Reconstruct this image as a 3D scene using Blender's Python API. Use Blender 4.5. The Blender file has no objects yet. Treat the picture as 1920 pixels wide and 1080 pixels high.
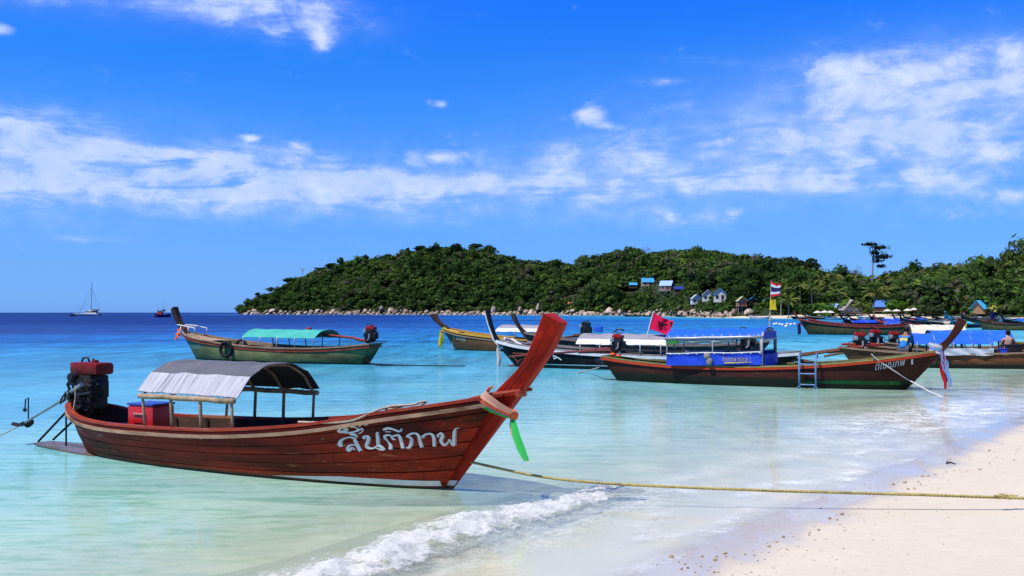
import bpy, bmesh, math, random
import numpy as np
from mathutils import Vector, Matrix

R = math.radians
S = bpy.context.scene
COL = S.collection
rng = np.random.default_rng(7)
random.seed(7)

# ------------------------------------------------------------------ camera, sky, sun, exposure
CAMH = 2.1
F = 1900.0                                   # focal length in photograph pixels
cam = bpy.data.cameras.new('camera')
cam.sensor_width = 36
cam.lens = 36 * F / 1920
cam.shift_y = 46 / 1920
cam.clip_start = 0.1
cam.clip_end = 80000
co = bpy.data.objects.new('camera', cam)
COL.objects.link(co)
co.location = (0, 0, CAMH)
co.rotation_euler = (R(90), 0, 0)
S.camera = co

SUNV = Vector((-0.92, -0.48, 1.9)).normalized()
W = bpy.data.worlds.new('World')
S.world = W
W.use_nodes = True
NT = W.node_tree
NT.nodes.clear()

class NB:                                     # small node building helper
    def __init__(s, nt): s.nt = nt
    def n(s, t, **k):
        x = s.nt.nodes.new(t)
        for a, v in k.items(): setattr(x, a, v)
        return x
    def put(s, sock, v):
        if hasattr(v, 'is_output'): s.nt.links.new(v, sock)
        elif v is not None: sock.default_value = v
    def m(s, op, a, b=None, c=None, clamp=False):
        x = s.n('ShaderNodeMath', operation=op, use_clamp=clamp)
        s.put(x.inputs[0], a); s.put(x.inputs[1], b); s.put(x.inputs[2], c)
        return x.outputs[0]
    def mr(s, v, a, b, c=0.0, d=1.0, smooth=False):
        x = s.n('ShaderNodeMapRange')
        if smooth: x.interpolation_type = 'SMOOTHSTEP'
        s.put(x.inputs[0], v); s.put(x.inputs[1], a); s.put(x.inputs[2], b); s.put(x.inputs[3], c); s.put(x.inputs[4], d)
        return x.outputs[0]
    def mix(s, f, a, b, mode='MIX'):
        x = s.n('ShaderNodeMix', data_type='RGBA', blend_type=mode)
        s.put(x.inputs[0], f)
        s.put(x.inputs[6], (*a, 1) if isinstance(a, tuple) and len(a) == 3 else a)
        s.put(x.inputs[7], (*b, 1) if isinstance(b, tuple) and len(b) == 3 else b)
        return x.outputs[2]
    def noise(s, vec, scale, detail=4, rough=0.55, dist=0.0):
        x = s.n('ShaderNodeTexNoise')
        s.put(x.inputs['Vector'], vec)
        x.inputs['Scale'].default_value = scale; x.inputs['Detail'].default_value = detail
        x.inputs['Roughness'].default_value = rough; x.inputs['Distortion'].default_value = dist
        return x.outputs['Fac']
    def map(s, vec, scale=(1, 1, 1), loc=(0, 0, 0), rot=(0, 0, 0)):
        x = s.n('ShaderNodeMapping')
        s.put(x.inputs[0], vec); x.inputs['Location'].default_value = loc
        x.inputs['Rotation'].default_value = rot; x.inputs['Scale'].default_value = scale
        return x.outputs[0]
    def ramp(s, f, stops, interp='LINEAR'):
        x = s.n('ShaderNodeValToRGB')
        s.put(x.inputs[0], f)
        cr = x.color_ramp; cr.interpolation = interp
        while len(cr.elements) < len(stops): cr.elements.new(0.5)
        for e, (p, c) in zip(cr.elements, stops):
            e.position = p; e.color = (*c, 1) if len(c) == 3 else c
        return x.outputs[0]

def srgb(r, g, b):
    f = lambda c: (c / 12.92 if c <= 0.04045 else ((c + 0.055) / 1.055) ** 2.4)
    return (f(r / 255), f(g / 255), f(b / 255))

b = NB(NT)
sky = b.n('ShaderNodeTexSky', sky_type='NISHITA')
sky.sun_disc = False
sky.sun_elevation = math.asin(SUNV.z)
sky.sun_rotation = math.atan2(SUNV.x, SUNV.y)
sky.air_density = 1.0; sky.dust_density = 0.3; sky.ozone_density = 2.0
tc = b.n('ShaderNodeTexCoord')
sep = b.n('ShaderNodeSeparateXYZ')
b.put(sep.inputs[0], tc.outputs['Generated'])
dx, dy, dz = sep.outputs
az = b.m('ARCTAN2', dx, dy)
el = b.m('ARCTAN2', dz, b.m('SQRT', b.m('ADD', b.m('MULTIPLY', dx, dx), b.m('MULTIPLY', dy, dy))))
cv = b.n('ShaderNodeCombineXYZ')
b.put(cv.inputs[0], az); b.put(cv.inputs[1], el)
cvec = cv.outputs[0]
# deep tropical blue: the clear air here is darker in red and green than the model sky
elc = b.mr(el, 0.0, 0.34, 0.0, 1.0)
tint = b.ramp(elc, [(0.0, (.104, .25, .76)), (0.13, (.107, .235, .572)), (.53, (.060, .259, .622)), (.72, (.041, .256, .672)), (.86, (.028, .24, .74)), (1.0, (.0235, .227, .757))])
tsc = b.n('ShaderNodeVectorMath', operation='SCALE')
b.put(tsc.inputs[0], tint); tsc.inputs['Scale'].default_value = 2.0
blue = b.mix(1.0, sky.outputs[0], tsc.outputs[0], 'MULTIPLY')
# clouds: soft patches (azimuth, elevation, width, height, amount) broken up by noise
def pa(px, py): return (math.atan((px - 960) / F), math.atan((586 - py) / F))
def patches(lst):
    tot = None
    for px, py, wx, wy, am, tilt in lst:
        a0, e0 = pa(px, py)
        u = b.m('SUBTRACT', az, a0); v = b.m('SUBTRACT', el, e0)
        v = b.m('SUBTRACT', v, b.m('MULTIPLY', u, tilt))
        q = b.m('ADD', b.m('POWER', b.m('ABSOLUTE', b.m('MULTIPLY', u, F / wx)), 2.0), b.m('POWER', b.m('ABSOLUTE', b.m('MULTIPLY', v, F / wy)), 2.0))
        g = b.m('MULTIPLY', b.m('EXPONENT', b.m('MULTIPLY', q, -1.0)), am)
        tot = g if tot is None else b.m('ADD', tot, g)
    return tot
wisp = patches([(40, 282, 340, 40, .95, -.10), (60, 385, 400, 46, .80, .03), (420, 330, 420, 52, .78, -.10), (300, 350, 420, 40, .5, -.05), (760, 345, 420, 34, .52, -.03),
                (1080, 330, 260, 50, .52, .03), (1130, 285, 150, 28, .4, .1), (1430, 300, 230, 50, .52, .05), (1740, 235, 290, 80, .70, .03), (1850, 330, 260, 60, .52, 0.0), (1780, 170, 220, 45, .6, .02),
                (1600, 150, 90, 40, .45, .1), (1270, 415, 110, 24, .5, 0.0), (1240, 205, 75, 22, .55, -.05), (1250, 158, 50, 9, .5, 0.0), (170, 460, 60, 7, .5, 0.0),
                (40, 15, 260, 42, .75, -.03), (330, 20, 140, 22, .4, -.2), (520, 22, 150, 58, 1.0, -.12), (1800, 415, 160, 22, .35, 0.0), (1380, 130, 120, 10, .28, -.1), (1500, 350, 300, 26, .38, -.03)])
puff = patches([(1106, 218, 38, 22, 1.15, 0), (1150, 240, 38, 9, .7, -.1), (824, 196, 28, 10, .95, -.15), (552, 281, 34, 15, .95, -.1), (463, 268, 26, 8, .95, -.1),
                (830, 298, 86, 19, 1.0, .02), (1576, 345, 38, 10, .95, 0), (1345, 272, 60, 10, .9, .12), (1480, 295, 30, 9, .7, 0), (1880, 312, 70, 16, .9, -.05), (1905, 390, 38, 18, .95, 0),
                (1780, 416, 50, 16, .8, 0), (1570, 148, 60, 34, .78, .05), (1660, 170, 110, 34, .60, -.03), (1800, 165, 60, 28, .55, 0), (1905, 150, 50, 30, .85, .1), (525, 20, 110, 50, .50, -.1),
                (600, 82, 26, 24, .95, 0), (520, 70, 30, 14, .4, 0), (30, 12, 190, 40, .8, 0), (5, 110, 30, 12, .95, 0), (1375, 405, 18, 14, .6, 0), (640, 360, 45, 9, .6, 0), (1275, 410, 50, 14, .55, 0)])
n1 = b.noise(b.map(cvec, (5.5, 34, 1), (3.1, 1.7, 0), (0, 0, -.06)), 1.0, 8, 0.62, 0.6)
n2 = b.noise(b.map(cvec, (26, 40, 1), (1.3, 8.7, 0)), 1.0, 8, 0.62, 0.3)
n3 = b.noise(b.map(cvec, (2.2, 6, 1), (9.3, 4.2, 0)), 1.0, 3, 0.5)
# the rest of the sky keeps the same kind of scattered thin cloud
rest = b.m('MULTIPLY', b.mr(b.m('ABSOLUTE', az), 0.52, 0.8, 0, 1), b.mr(n3, .42, .7, 0, .5))
dw = b.m('MULTIPLY', b.m('MULTIPLY', b.m('ADD', wisp, rest), b.mr(n1, .32, .68, 0.05, 1.4)), b.mr(n2, .28, .68, .30, 1.32))
dp = b.mr(b.m('ADD', b.m('MULTIPLY', puff, 0.74), b.mr(n2, .25, .75, -.40, .40)), .18, .98, 0, .88, True)
dw = b.mr(dw, .0, 1.05, 0, .78, True)
veil = patches([(150, 340, 520, 110, .16, -.03), (1600, 300, 520, 130, .20, 0), (900, 350, 600, 70, .10, 0), (1750, 200, 260, 80, .22, 0), (100, 20, 420, 50, .14, 0)])
veil = b.m('MULTIPLY', veil, b.mr(n3, .3, .7, .5, 1.3))
dw = b.m('MINIMUM', b.m('ADD', dw, veil), .80)
cl = b.m('SUBTRACT', 1.0, b.m('MULTIPLY', b.m('SUBTRACT', 1.0, dw), b.m('SUBTRACT', 1.0, dp)))
cl = b.m('MULTIPLY', cl, b.mr(el, 0.01, 0.06, 0, 1))
STR = 0.1
lit = b.m('MAXIMUM', dp, b.mr(n2, .36, .66, 0, .85))
cloudc = b.mix(lit, tuple(c / STR for c in (0.325, 0.435, 0.665)), tuple(c / STR for c in (0.52, 0.58, 0.69)))
final = b.mix(cl, blue, cloudc)
bg = b.n('ShaderNodeBackground')
b.put(bg.inputs[0], final); bg.inputs[1].default_value = STR
wo = b.n('ShaderNodeOutputWorld')
b.put(wo.inputs[0], bg.outputs[0])

sl = bpy.data.lights.new('sun', 'SUN')
sl.energy = 4.6; sl.angle = R(0.53); sl.color = (1.0, 0.94, 0.84)
so = bpy.data.objects.new('sun', sl)
COL.objects.link(so)
so.rotation_euler = SUNV.to_track_quat('Z', 'Y').to_euler()
so.location = (-30, -10, 60)
S.view_settings.view_transform = 'Standard'
S.view_settings.look = 'None'
S.view_settings.exposure = 0.55
S.view_settings.gamma = 1.0
S.view_settings.use_curve_mapping = False
S.cycles.use_denoising = True
S.cycles.max_bounces = 8
S.cycles.transparent_max_bounces = 12
S.cycles.caustics_reflective = False
S.cycles.caustics_refractive = False

# ------------------------------------------------------------------ helpers
def G(px, py, z=0.0):                         # where a sight line of the photograph meets height z
    Y = (CAMH - z) * F / (py - 586)
    return Vector(((px - 960) / F * Y, Y, z))
def AT(px, py, Y):
    return Vector(((px - 960) / F * Y, Y, CAMH - (py - 586) / F * Y))

def tag(o, label=None, cat=None, group=None, kind=None):
    if label: o['label'] = label
    if cat: o['category'] = cat
    if group: o['group'] = group
    if kind: o['kind'] = kind
    return o
def empty(name, loc, rz=0.0, label=None, cat=None, group=None):
    o = bpy.data.objects.new(name, None)
    o.empty_display_size = 0.2
    COL.objects.link(o)
    o.location = loc; o.rotation_euler = (0, 0, rz)
    return tag(o, label, cat, group)
def link(name, me, parent=None):
    o = bpy.data.objects.new(name, me)
    COL.objects.link(o)
    if parent: o.parent = parent
    return o

class MB:
    def __init__(s): s.v = []; s.f = []; s.mi = []; s.cur = 0
    def add(s, vs, fs):
        n = len(s.v); s.v.extend(tuple(p) for p in vs)
        for q in fs: s.f.append([i + n for i in q]); s.mi.append(s.cur)
        return s
    def box(s, c, size, rot=None, taper=1.0):
        x, y, z = (k / 2 for k in size)
        ps = [Vector((a * x * (taper if d > 0 else 1), e * y * (taper if d > 0 else 1), d * z)) for d in (-1, 1) for e in (-1, 1) for a in (-1, 1)]
        if rot is not None: ps = [rot @ p for p in ps]
        return s.add([p + Vector(c) for p in ps], [(0, 2, 3, 1), (4, 5, 7, 6), (0, 1, 5, 4), (2, 6, 7, 3), (0, 4, 6, 2), (1, 3, 7, 5)])
    def bbox(s, c, size, bev=0.02, rot=None):     # box with chamfered edges
        bm = bmesh.new(); bmesh.ops.create_cube(bm, size=1)
        for v in bm.verts: v.co = Vector((v.co.x * size[0], v.co.y * size[1], v.co.z * size[2]))
        bmesh.ops.bevel(bm, geom=bm.edges[:], offset=bev, segments=2, affect='EDGES', profile=0.6)
        vs = [(rot @ v.co if rot is not None else v.co) + Vector(c) for v in bm.verts]
        bm.verts.index_update()
        s.add(vs, [[v.index for v in f.verts] for f in bm.faces]); bm.free(); return s
    def tube(s, pts, r, n=6, cap=True):
        pts = [Vector(p) for p in pts]; m = len(pts)
        rs = [r] * m if not isinstance(r, (list, tuple)) else r
        vs = []; up = None
        for i, p in enumerate(pts):
            d = (pts[min(i + 1, m - 1)] - pts[max(i - 1, 0)])
            d = d.normalized() if d.length > 1e-9 else Vector((0, 0, 1))
            if up is None:
                up = Vector((0, 0, 1)) if abs(d.z) < 0.9 else Vector((1, 0, 0))
            a = d.cross(up)
            if a.length < 1e-6: a = d.orthogonal()
            a.normalize(); up = a.cross(d).normalized()
            for k in range(n):
                t = 2 * math.pi * k / n
                vs.append(p + (a * math.cos(t) + up * math.sin(t)) * rs[i])
        fs = [(i * n + k, i * n + (k + 1) % n, (i + 1) * n + (k + 1) % n, (i + 1) * n + k) for i in range(m - 1) for k in range(n)]
        if cap: fs += [tuple(reversed(range(n))), tuple((m - 1) * n + k for k in range(n))]
        return s.add(vs, fs)
    def grid(s, P, closed_u=False):
        P = np.asarray(P); a, c = P.shape[:2]
        vs = P.reshape(-1, 3); fs = []
        for i in range(a - (0 if closed_u else 1)):
            for j in range(c - 1):
                i2 = (i + 1) % a
                fs.append((i * c + j, i2 * c + j, i2 * c + j + 1, i * c + j + 1))
        return s.add(vs, fs)
    def shell(s, P, N, th):                       # a grid given thickness th along normals N (arrays a x c x 3)
        P = np.asarray(P, float); Q = P - np.asarray(N, float) * th
        a, c = P.shape[:2]; o = a * c
        vs = np.concatenate([P.reshape(-1, 3), Q.reshape(-1, 3)])
        fs = []
        for i in range(a - 1):
            for j in range(c - 1):
                q = (i * c + j, (i + 1) * c + j, (i + 1) * c + j + 1, i * c + j + 1)
                fs.append(q); fs.append(tuple(o + k for k in reversed(q)))
        for i in range(a - 1):
            for j in (0, c - 1):
                q = (i * c + j, (i + 1) * c + j, o + (i + 1) * c + j, o + i * c + j)
                fs.append(q if j else tuple(reversed(q)))
        for j in range(c - 1):
            for i in (0, a - 1):
                q = (i * c + j, i * c + j + 1, o + i * c + j + 1, o + i * c + j)
                fs.append(tuple(reversed(q)) if i else q)
        return s.add(vs, fs)
    def lathe(s, prof, n=12, c=(0, 0, 0), M=None):
        vs = []
        for r, z in prof:
            for k in range(n):
                t = 2 * math.pi * k / n
                p = Vector((r * math.cos(t), r * math.sin(t), z))
                if M is not None: p = M @ p
                vs.append(p + Vector(c))
        m = len(prof)
        fs = [(i * n + k, i * n + (k + 1) % n, (i + 1) * n + (k + 1) % n, (i + 1) * n + k) for i in range(m - 1) for k in range(n)]
        fs += [tuple(reversed(range(n))), tuple((m - 1) * n + k for k in range(n))]
        return s.add(vs, fs)
    def ball(s, c, r, sub=1, jit=0.0, sq=(1, 1, 1)):
        bm = bmesh.new(); bmesh.ops.create_icosphere(bm, subdivisions=sub, radius=1)
        vs = []
        for v in bm.verts:
            k = r * (1 + random.uniform(-jit, jit))
            vs.append(Vector((v.co.x * k * sq[0], v.co.y * k * sq[1], v.co.z * k * sq[2])) + Vector(c))
        bm.verts.index_update()
        s.add(vs, [[v.index for v in f.verts] for f in bm.faces]); bm.free(); return s
    def mesh(s, name, mats, smooth=False):
        me = bpy.data.meshes.new(name)
        me.from_pydata(s.v, [], s.f)
        for m in (mats if isinstance(mats, (list, tuple)) else [mats]): me.materials.append(m)
        if max(s.mi, default=0): me.polygons.foreach_set('material_index', s.mi)
        if smooth:
            me.polygons.foreach_set('use_smooth', [True] * len(me.polygons))
            if smooth is not True:
                me.set_sharp_from_angle(angle=R(smooth))
        me.update()
        return me
    def build(s, name, mats, parent=None, smooth=False):
        return link(name, s.mesh(name, mats, smooth), parent)

def np_mesh(name, V, Fq, mat, smooth=False):
    me = bpy.data.meshes.new(name)
    V = np.ascontiguousarray(V, dtype=np.float32); Fq = np.ascontiguousarray(Fq, dtype=np.int32)
    k = Fq.shape[1]
    me.vertices.add(len(V)); me.vertices.foreach_set('co', V.ravel())
    me.loops.add(Fq.size); me.loops.foreach_set('vertex_index', Fq.ravel())
    me.polygons.add(len(Fq))
    me.polygons.foreach_set('loop_start', np.arange(0, Fq.size, k, dtype=np.int32))
    me.polygons.foreach_set('loop_total', np.full(len(Fq), k, dtype=np.int32))
    if smooth: me.polygons.foreach_set('use_smooth', np.ones(len(Fq), dtype=bool))
    if mat: me.materials.append(mat)
    me.update(calc_edges=True)
    return me
def grid_faces(a, c):
    i, j = np.meshgrid(np.arange(a - 1), np.arange(c - 1), indexing='ij')
    q = i * c + j
    return np.stack([q, q + c, q + c + 1, q + 1], -1).reshape(-1, 4)
def fattr(me, name, arr):
    at = me.attributes.new(name, 'FLOAT', 'POINT')
    at.data.foreach_set('value', np.ascontiguousarray(arr, dtype=np.float32).ravel())

def pnoise(x, y, seed=0):                       # cheap smooth value noise for shapes
    x = np.asarray(x, float); y = np.asarray(y, float)
    xi = np.floor(x).astype(np.int64); yi = np.floor(y).astype(np.int64)
    xf = x - xi; yf = y - yi
    u = xf * xf * (3 - 2 * xf); v = yf * yf * (3 - 2 * yf)
    def h(a, c):
        n = (a * 374761393 + c * 668265263 + seed * 974711) & 0xffffffff
        n = ((n ^ (n >> 13)) * 1274126177) & 0xffffffff
        return ((n ^ (n >> 16)) & 0xffff) / 65535.0
    return (h(xi, yi) * (1 - u) + h(xi + 1, yi) * u) * (1 - v) + (h(xi, yi + 1) * (1 - u) + h(xi + 1, yi + 1) * u) * v

# ------------------------------------------------------------------ materials
MATS = {}
def pmat(name, col, rough=0.6, var=0.18, scale=6.0, stretch=(1, 1, 1), bump=0.0, metal=0.0, spec=0.14, col2=None, patch=0.5, rand=0.0, translucent=0.0, wear=None, low=None, streak=None):
    """plain procedural paint / wood / metal: two octaves of noise on the colour, optional worn patches and a stained low band (low=(z,colour))"""
    if name in MATS: return MATS[name]
    KK = .74
    sc_ = lambda c: tuple(v * KK for v in c) if c else c
    col, col2, wear, streak = sc_(col), sc_(col2), sc_(wear), sc_(streak)
    if low: low = (low[0], sc_(low[1])) + tuple(low[2:])
    m = bpy.data.materials.new(name); m.use_nodes = True
    nt = m.node_tree; b = NB(nt)
    p = nt.nodes['Principled BSDF']
    t = b.n('ShaderNodeTexCoord'); vec = t.outputs['Object']
    na = b.noise(b.map(vec, stretch), scale, 6, 0.6)
    nb_ = b.noise(b.map(vec, tuple(k * 0.3 for k in stretch), (3.3, 1.1, 7.7)), scale, 4, 0.55)
    lo = tuple(max(c * (1 - var), 0.0) for c in col); hi = tuple(min(c * (1 + var), 0.95) for c in col)
    c = b.mix(b.mr(na, .3, .7), lo, hi)
    if col2: c = b.mix(b.mr(nb_, patch, patch + .16), c, col2)
    if wear: c = b.mix(b.mr(b.noise(b.map(vec, stretch, (9, 5, 2)), scale * 2.7, 8, 0.7), .60, .66), c, wear)
    if streak: c = b.mix(b.m('MULTIPLY', b.mr(b.noise(b.map(vec, (5, 3, .7), (2, 8, 4)), 3.0, 7, .68), .54, .70), b.mr(nb_, .35, .6, .25, .8)), c, streak)
    if rand:
        oi = b.n('ShaderNodeObjectInfo')
        hs = b.n('ShaderNodeHueSaturation')
        b.put(hs.inputs['Value'], b.mr(oi.outputs['Random'], 0, 1, 1 - rand, 1 + rand)); b.put(hs.inputs['Color'], c)
        c = hs.outputs[0]
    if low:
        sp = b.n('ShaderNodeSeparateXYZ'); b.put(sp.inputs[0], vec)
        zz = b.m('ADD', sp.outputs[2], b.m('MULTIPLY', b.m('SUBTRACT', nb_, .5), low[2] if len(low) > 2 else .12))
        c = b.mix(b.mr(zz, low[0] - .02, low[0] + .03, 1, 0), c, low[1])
    b.put(p.inputs['Base Color'], c)
    b.put(p.inputs['Roughness'], b.mr(nb_, .3, .7, max(rough - .1, .03), min(rough + .1, 1)))
    p.inputs['Metallic'].default_value = metal
    p.inputs['Specular IOR Level'].default_value = spec
    if bump:
        bp = b.n('ShaderNodeBump'); bp.inputs['Strength'].default_value = 1.0; bp.inputs['Distance'].default_value = bump
        b.put(bp.inputs['Height'], na); b.put(p.inputs['Normal'], bp.outputs[0])
    if translucent:
        tr = b.n('ShaderNodeBsdfTranslucent'); b.put(tr.inputs[0], c)
        ms = b.n('ShaderNodeMixShader'); ms.inputs[0].default_value = translucent
        b.put(ms.inputs[1], p.outputs[0]); b.put(ms.inputs[2], tr.outputs[0])
        b.put(nt.nodes['Material Output'].inputs[0], ms.outputs[0])
    MATS[name] = m
    return m
# ------------------------------------------------------------------ shoreline, water, sand
SHORE = np.array([(-70, -78), (-30, -29.8), (-5, .7), (1.02, 8.08), (2.32, 10.0), (3.17, 11.0), (4.14, 12.4), (5.51, 14.2), (6.94, 16.2), (9.0, 18.9), (14, 25), (24, 36), (38, 51), (58, 75),
                  (82, 112), (100, 150), (112, 205), (122, 255), (124, 295), (108, 332), (90, 362), (80, 392), (82, 440), (83, 480), (82, 560), (80, 640), (16, 760), (-72, 850), (-176, 930),
                  (-266, 1000), (-300, 1060), (-250, 1250), (600, 1600)], float)
def shore_d(X, Y):                              # signed distance to the shoreline, land positive
    X = np.asarray(X, float); Y = np.asarray(Y, float)
    best = np.full(X.shape, 1e18); sign = np.ones(X.shape)
    for (x0, y0), (x1, y1) in zip(SHORE[:-1], SHORE[1:]):
        ex, ey = x1 - x0, y1 - y0; L2 = ex * ex + ey * ey
        t = np.clip(((X - x0) * ex + (Y - y0) * ey) / L2, 0, 1)
        qx = X - (x0 + t * ex); qy = Y - (y0 + t * ey)
        d2 = qx * qx + qy * qy
        cr = ex * (Y - y0) - ey * (X - x0)
        m = d2 < best
        best = np.where(m, d2, best); sign = np.where(m, np.where(cr > 0, -1.0, 1.0), sign)
    return np.sqrt(best) * sign
def sand_z(d, X, Y):
    w = (pnoise(X * .45, Y * .45, 3) - .5) * .03 + (pnoise(X * 1.7, Y * 1.7, 4) - .5) * .008
    land = np.where(d < 3, d * .05, .15 + (d - 3) * .03)
    land = np.minimum(land, .9 + (d - 20) * .004)
    land = np.where(Y > 90, np.minimum(d * .075, 1.75 + d * .002), land)
    sea = np.where(d > -8, d * .055, -.44 + (d + 8) * .05)
    sea = np.maximum(sea, -5)
    return np.where(d > 0, land, sea) + w * np.clip(np.abs(d) / 1.2, .25, 1)

def sand_material():
    m = bpy.data.materials.new('white_coral_sand'); m.use_nodes = True
    nt = m.node_tree; b = NB(nt); p = nt.nodes['Principled BSDF']
    g = b.n('ShaderNodeNewGeometry'); pos = g.outputs['Position']
    d = b.n('ShaderNodeAttribute', attribute_name='shore').outputs['Fac']
    n1 = b.noise(pos, 1.1, 5, .6); n2 = b.noise(pos, 9, 6, .65); n3 = b.noise(pos, 160, 2, .6)
    n4 = b.noise(b.map(pos, (1, .35, 1), (0, 0, 0), (0, 0, R(-50))), 1.6, 5, .6, .4)
    dry = b.mix(b.mr(n1, .3, .7), (.465, .410, .300), (.51, .455, .338))
    dry = b.mix(b.mr(n2, .35, .75), dry, (.455, .398, .30))
    dry = b.mix(b.m('MULTIPLY', b.mr(n3, .64, .78), .18), dry, (.36, .30, .21))
    de = b.m('ADD', d, b.m('MULTIPLY', b.m('SUBTRACT', n4, .5), 1.1))
    wet = b.m('MULTIPLY', b.mr(de, .30, .85, 1, 0, True), 1.0)
    wc = b.mix(b.mr(n4, .4, .62), (.415, .375, .295), (.345, .305, .235))
    c = b.mix(wet, dry, wc)
    # ridged pale bed under the water
    c = b.mix(b.mr(d, -.4, -.05, 1, 0), c, b.mix(b.mr(n1, .3, .7), (.47, .44, .315), (.54, .50, .375)))
    b.put(p.inputs['Base Color'], c)
    film = b.m('MULTIPLY', wet, b.mr(n4, .45, .68, 1, .6))
    b.put(p.inputs['Roughness'], b.mr(film, 0, 1, .95, .05))
    b.put(p.inputs['Specular IOR Level'], b.mr(film, 0, 1, .12, .26))
    bp = b.n('ShaderNodeBump'); bp.inputs['Distance'].default_value = .02
    b.put(bp.inputs['Strength'], b.mr(wet, 0, 1, .55, .06))
    b.put(bp.inputs['Height'], b.m('ADD', b.m('MULTIPLY', n2, 1.0), b.m('MULTIPLY', n3, .12)))
    b.put(p.inputs['Normal'], bp.outputs[0])
    return m
SAND = sand_material()
def sand_sheet(name, xs, ys):
    X, Y = np.meshgrid(xs, ys, indexing='ij')
    d = shore_d(X, Y); Z = sand_z(d, X, Y)
    me = np_mesh(name, np.stack([X, Y, Z], -1).reshape(-1, 3), grid_faces(len(xs), len(ys)), SAND, True)
    fattr(me, 'shore', d)
    return tag(link(name, me), kind='structure')
sand_sheet('beach', np.concatenate([np.arange(-60, -14, 1.5), np.arange(-14, 16, .16), np.arange(16, 70, 1.2)]),
           np.concatenate([np.arange(-60, 4, 2.0), np.arange(4, 24, .16), np.arange(24, 70, 1.2)]))
o = sand_sheet('far_beach', np.arange(40, 330, 3.0), np.arange(72.5, 520, 3.0))

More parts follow.
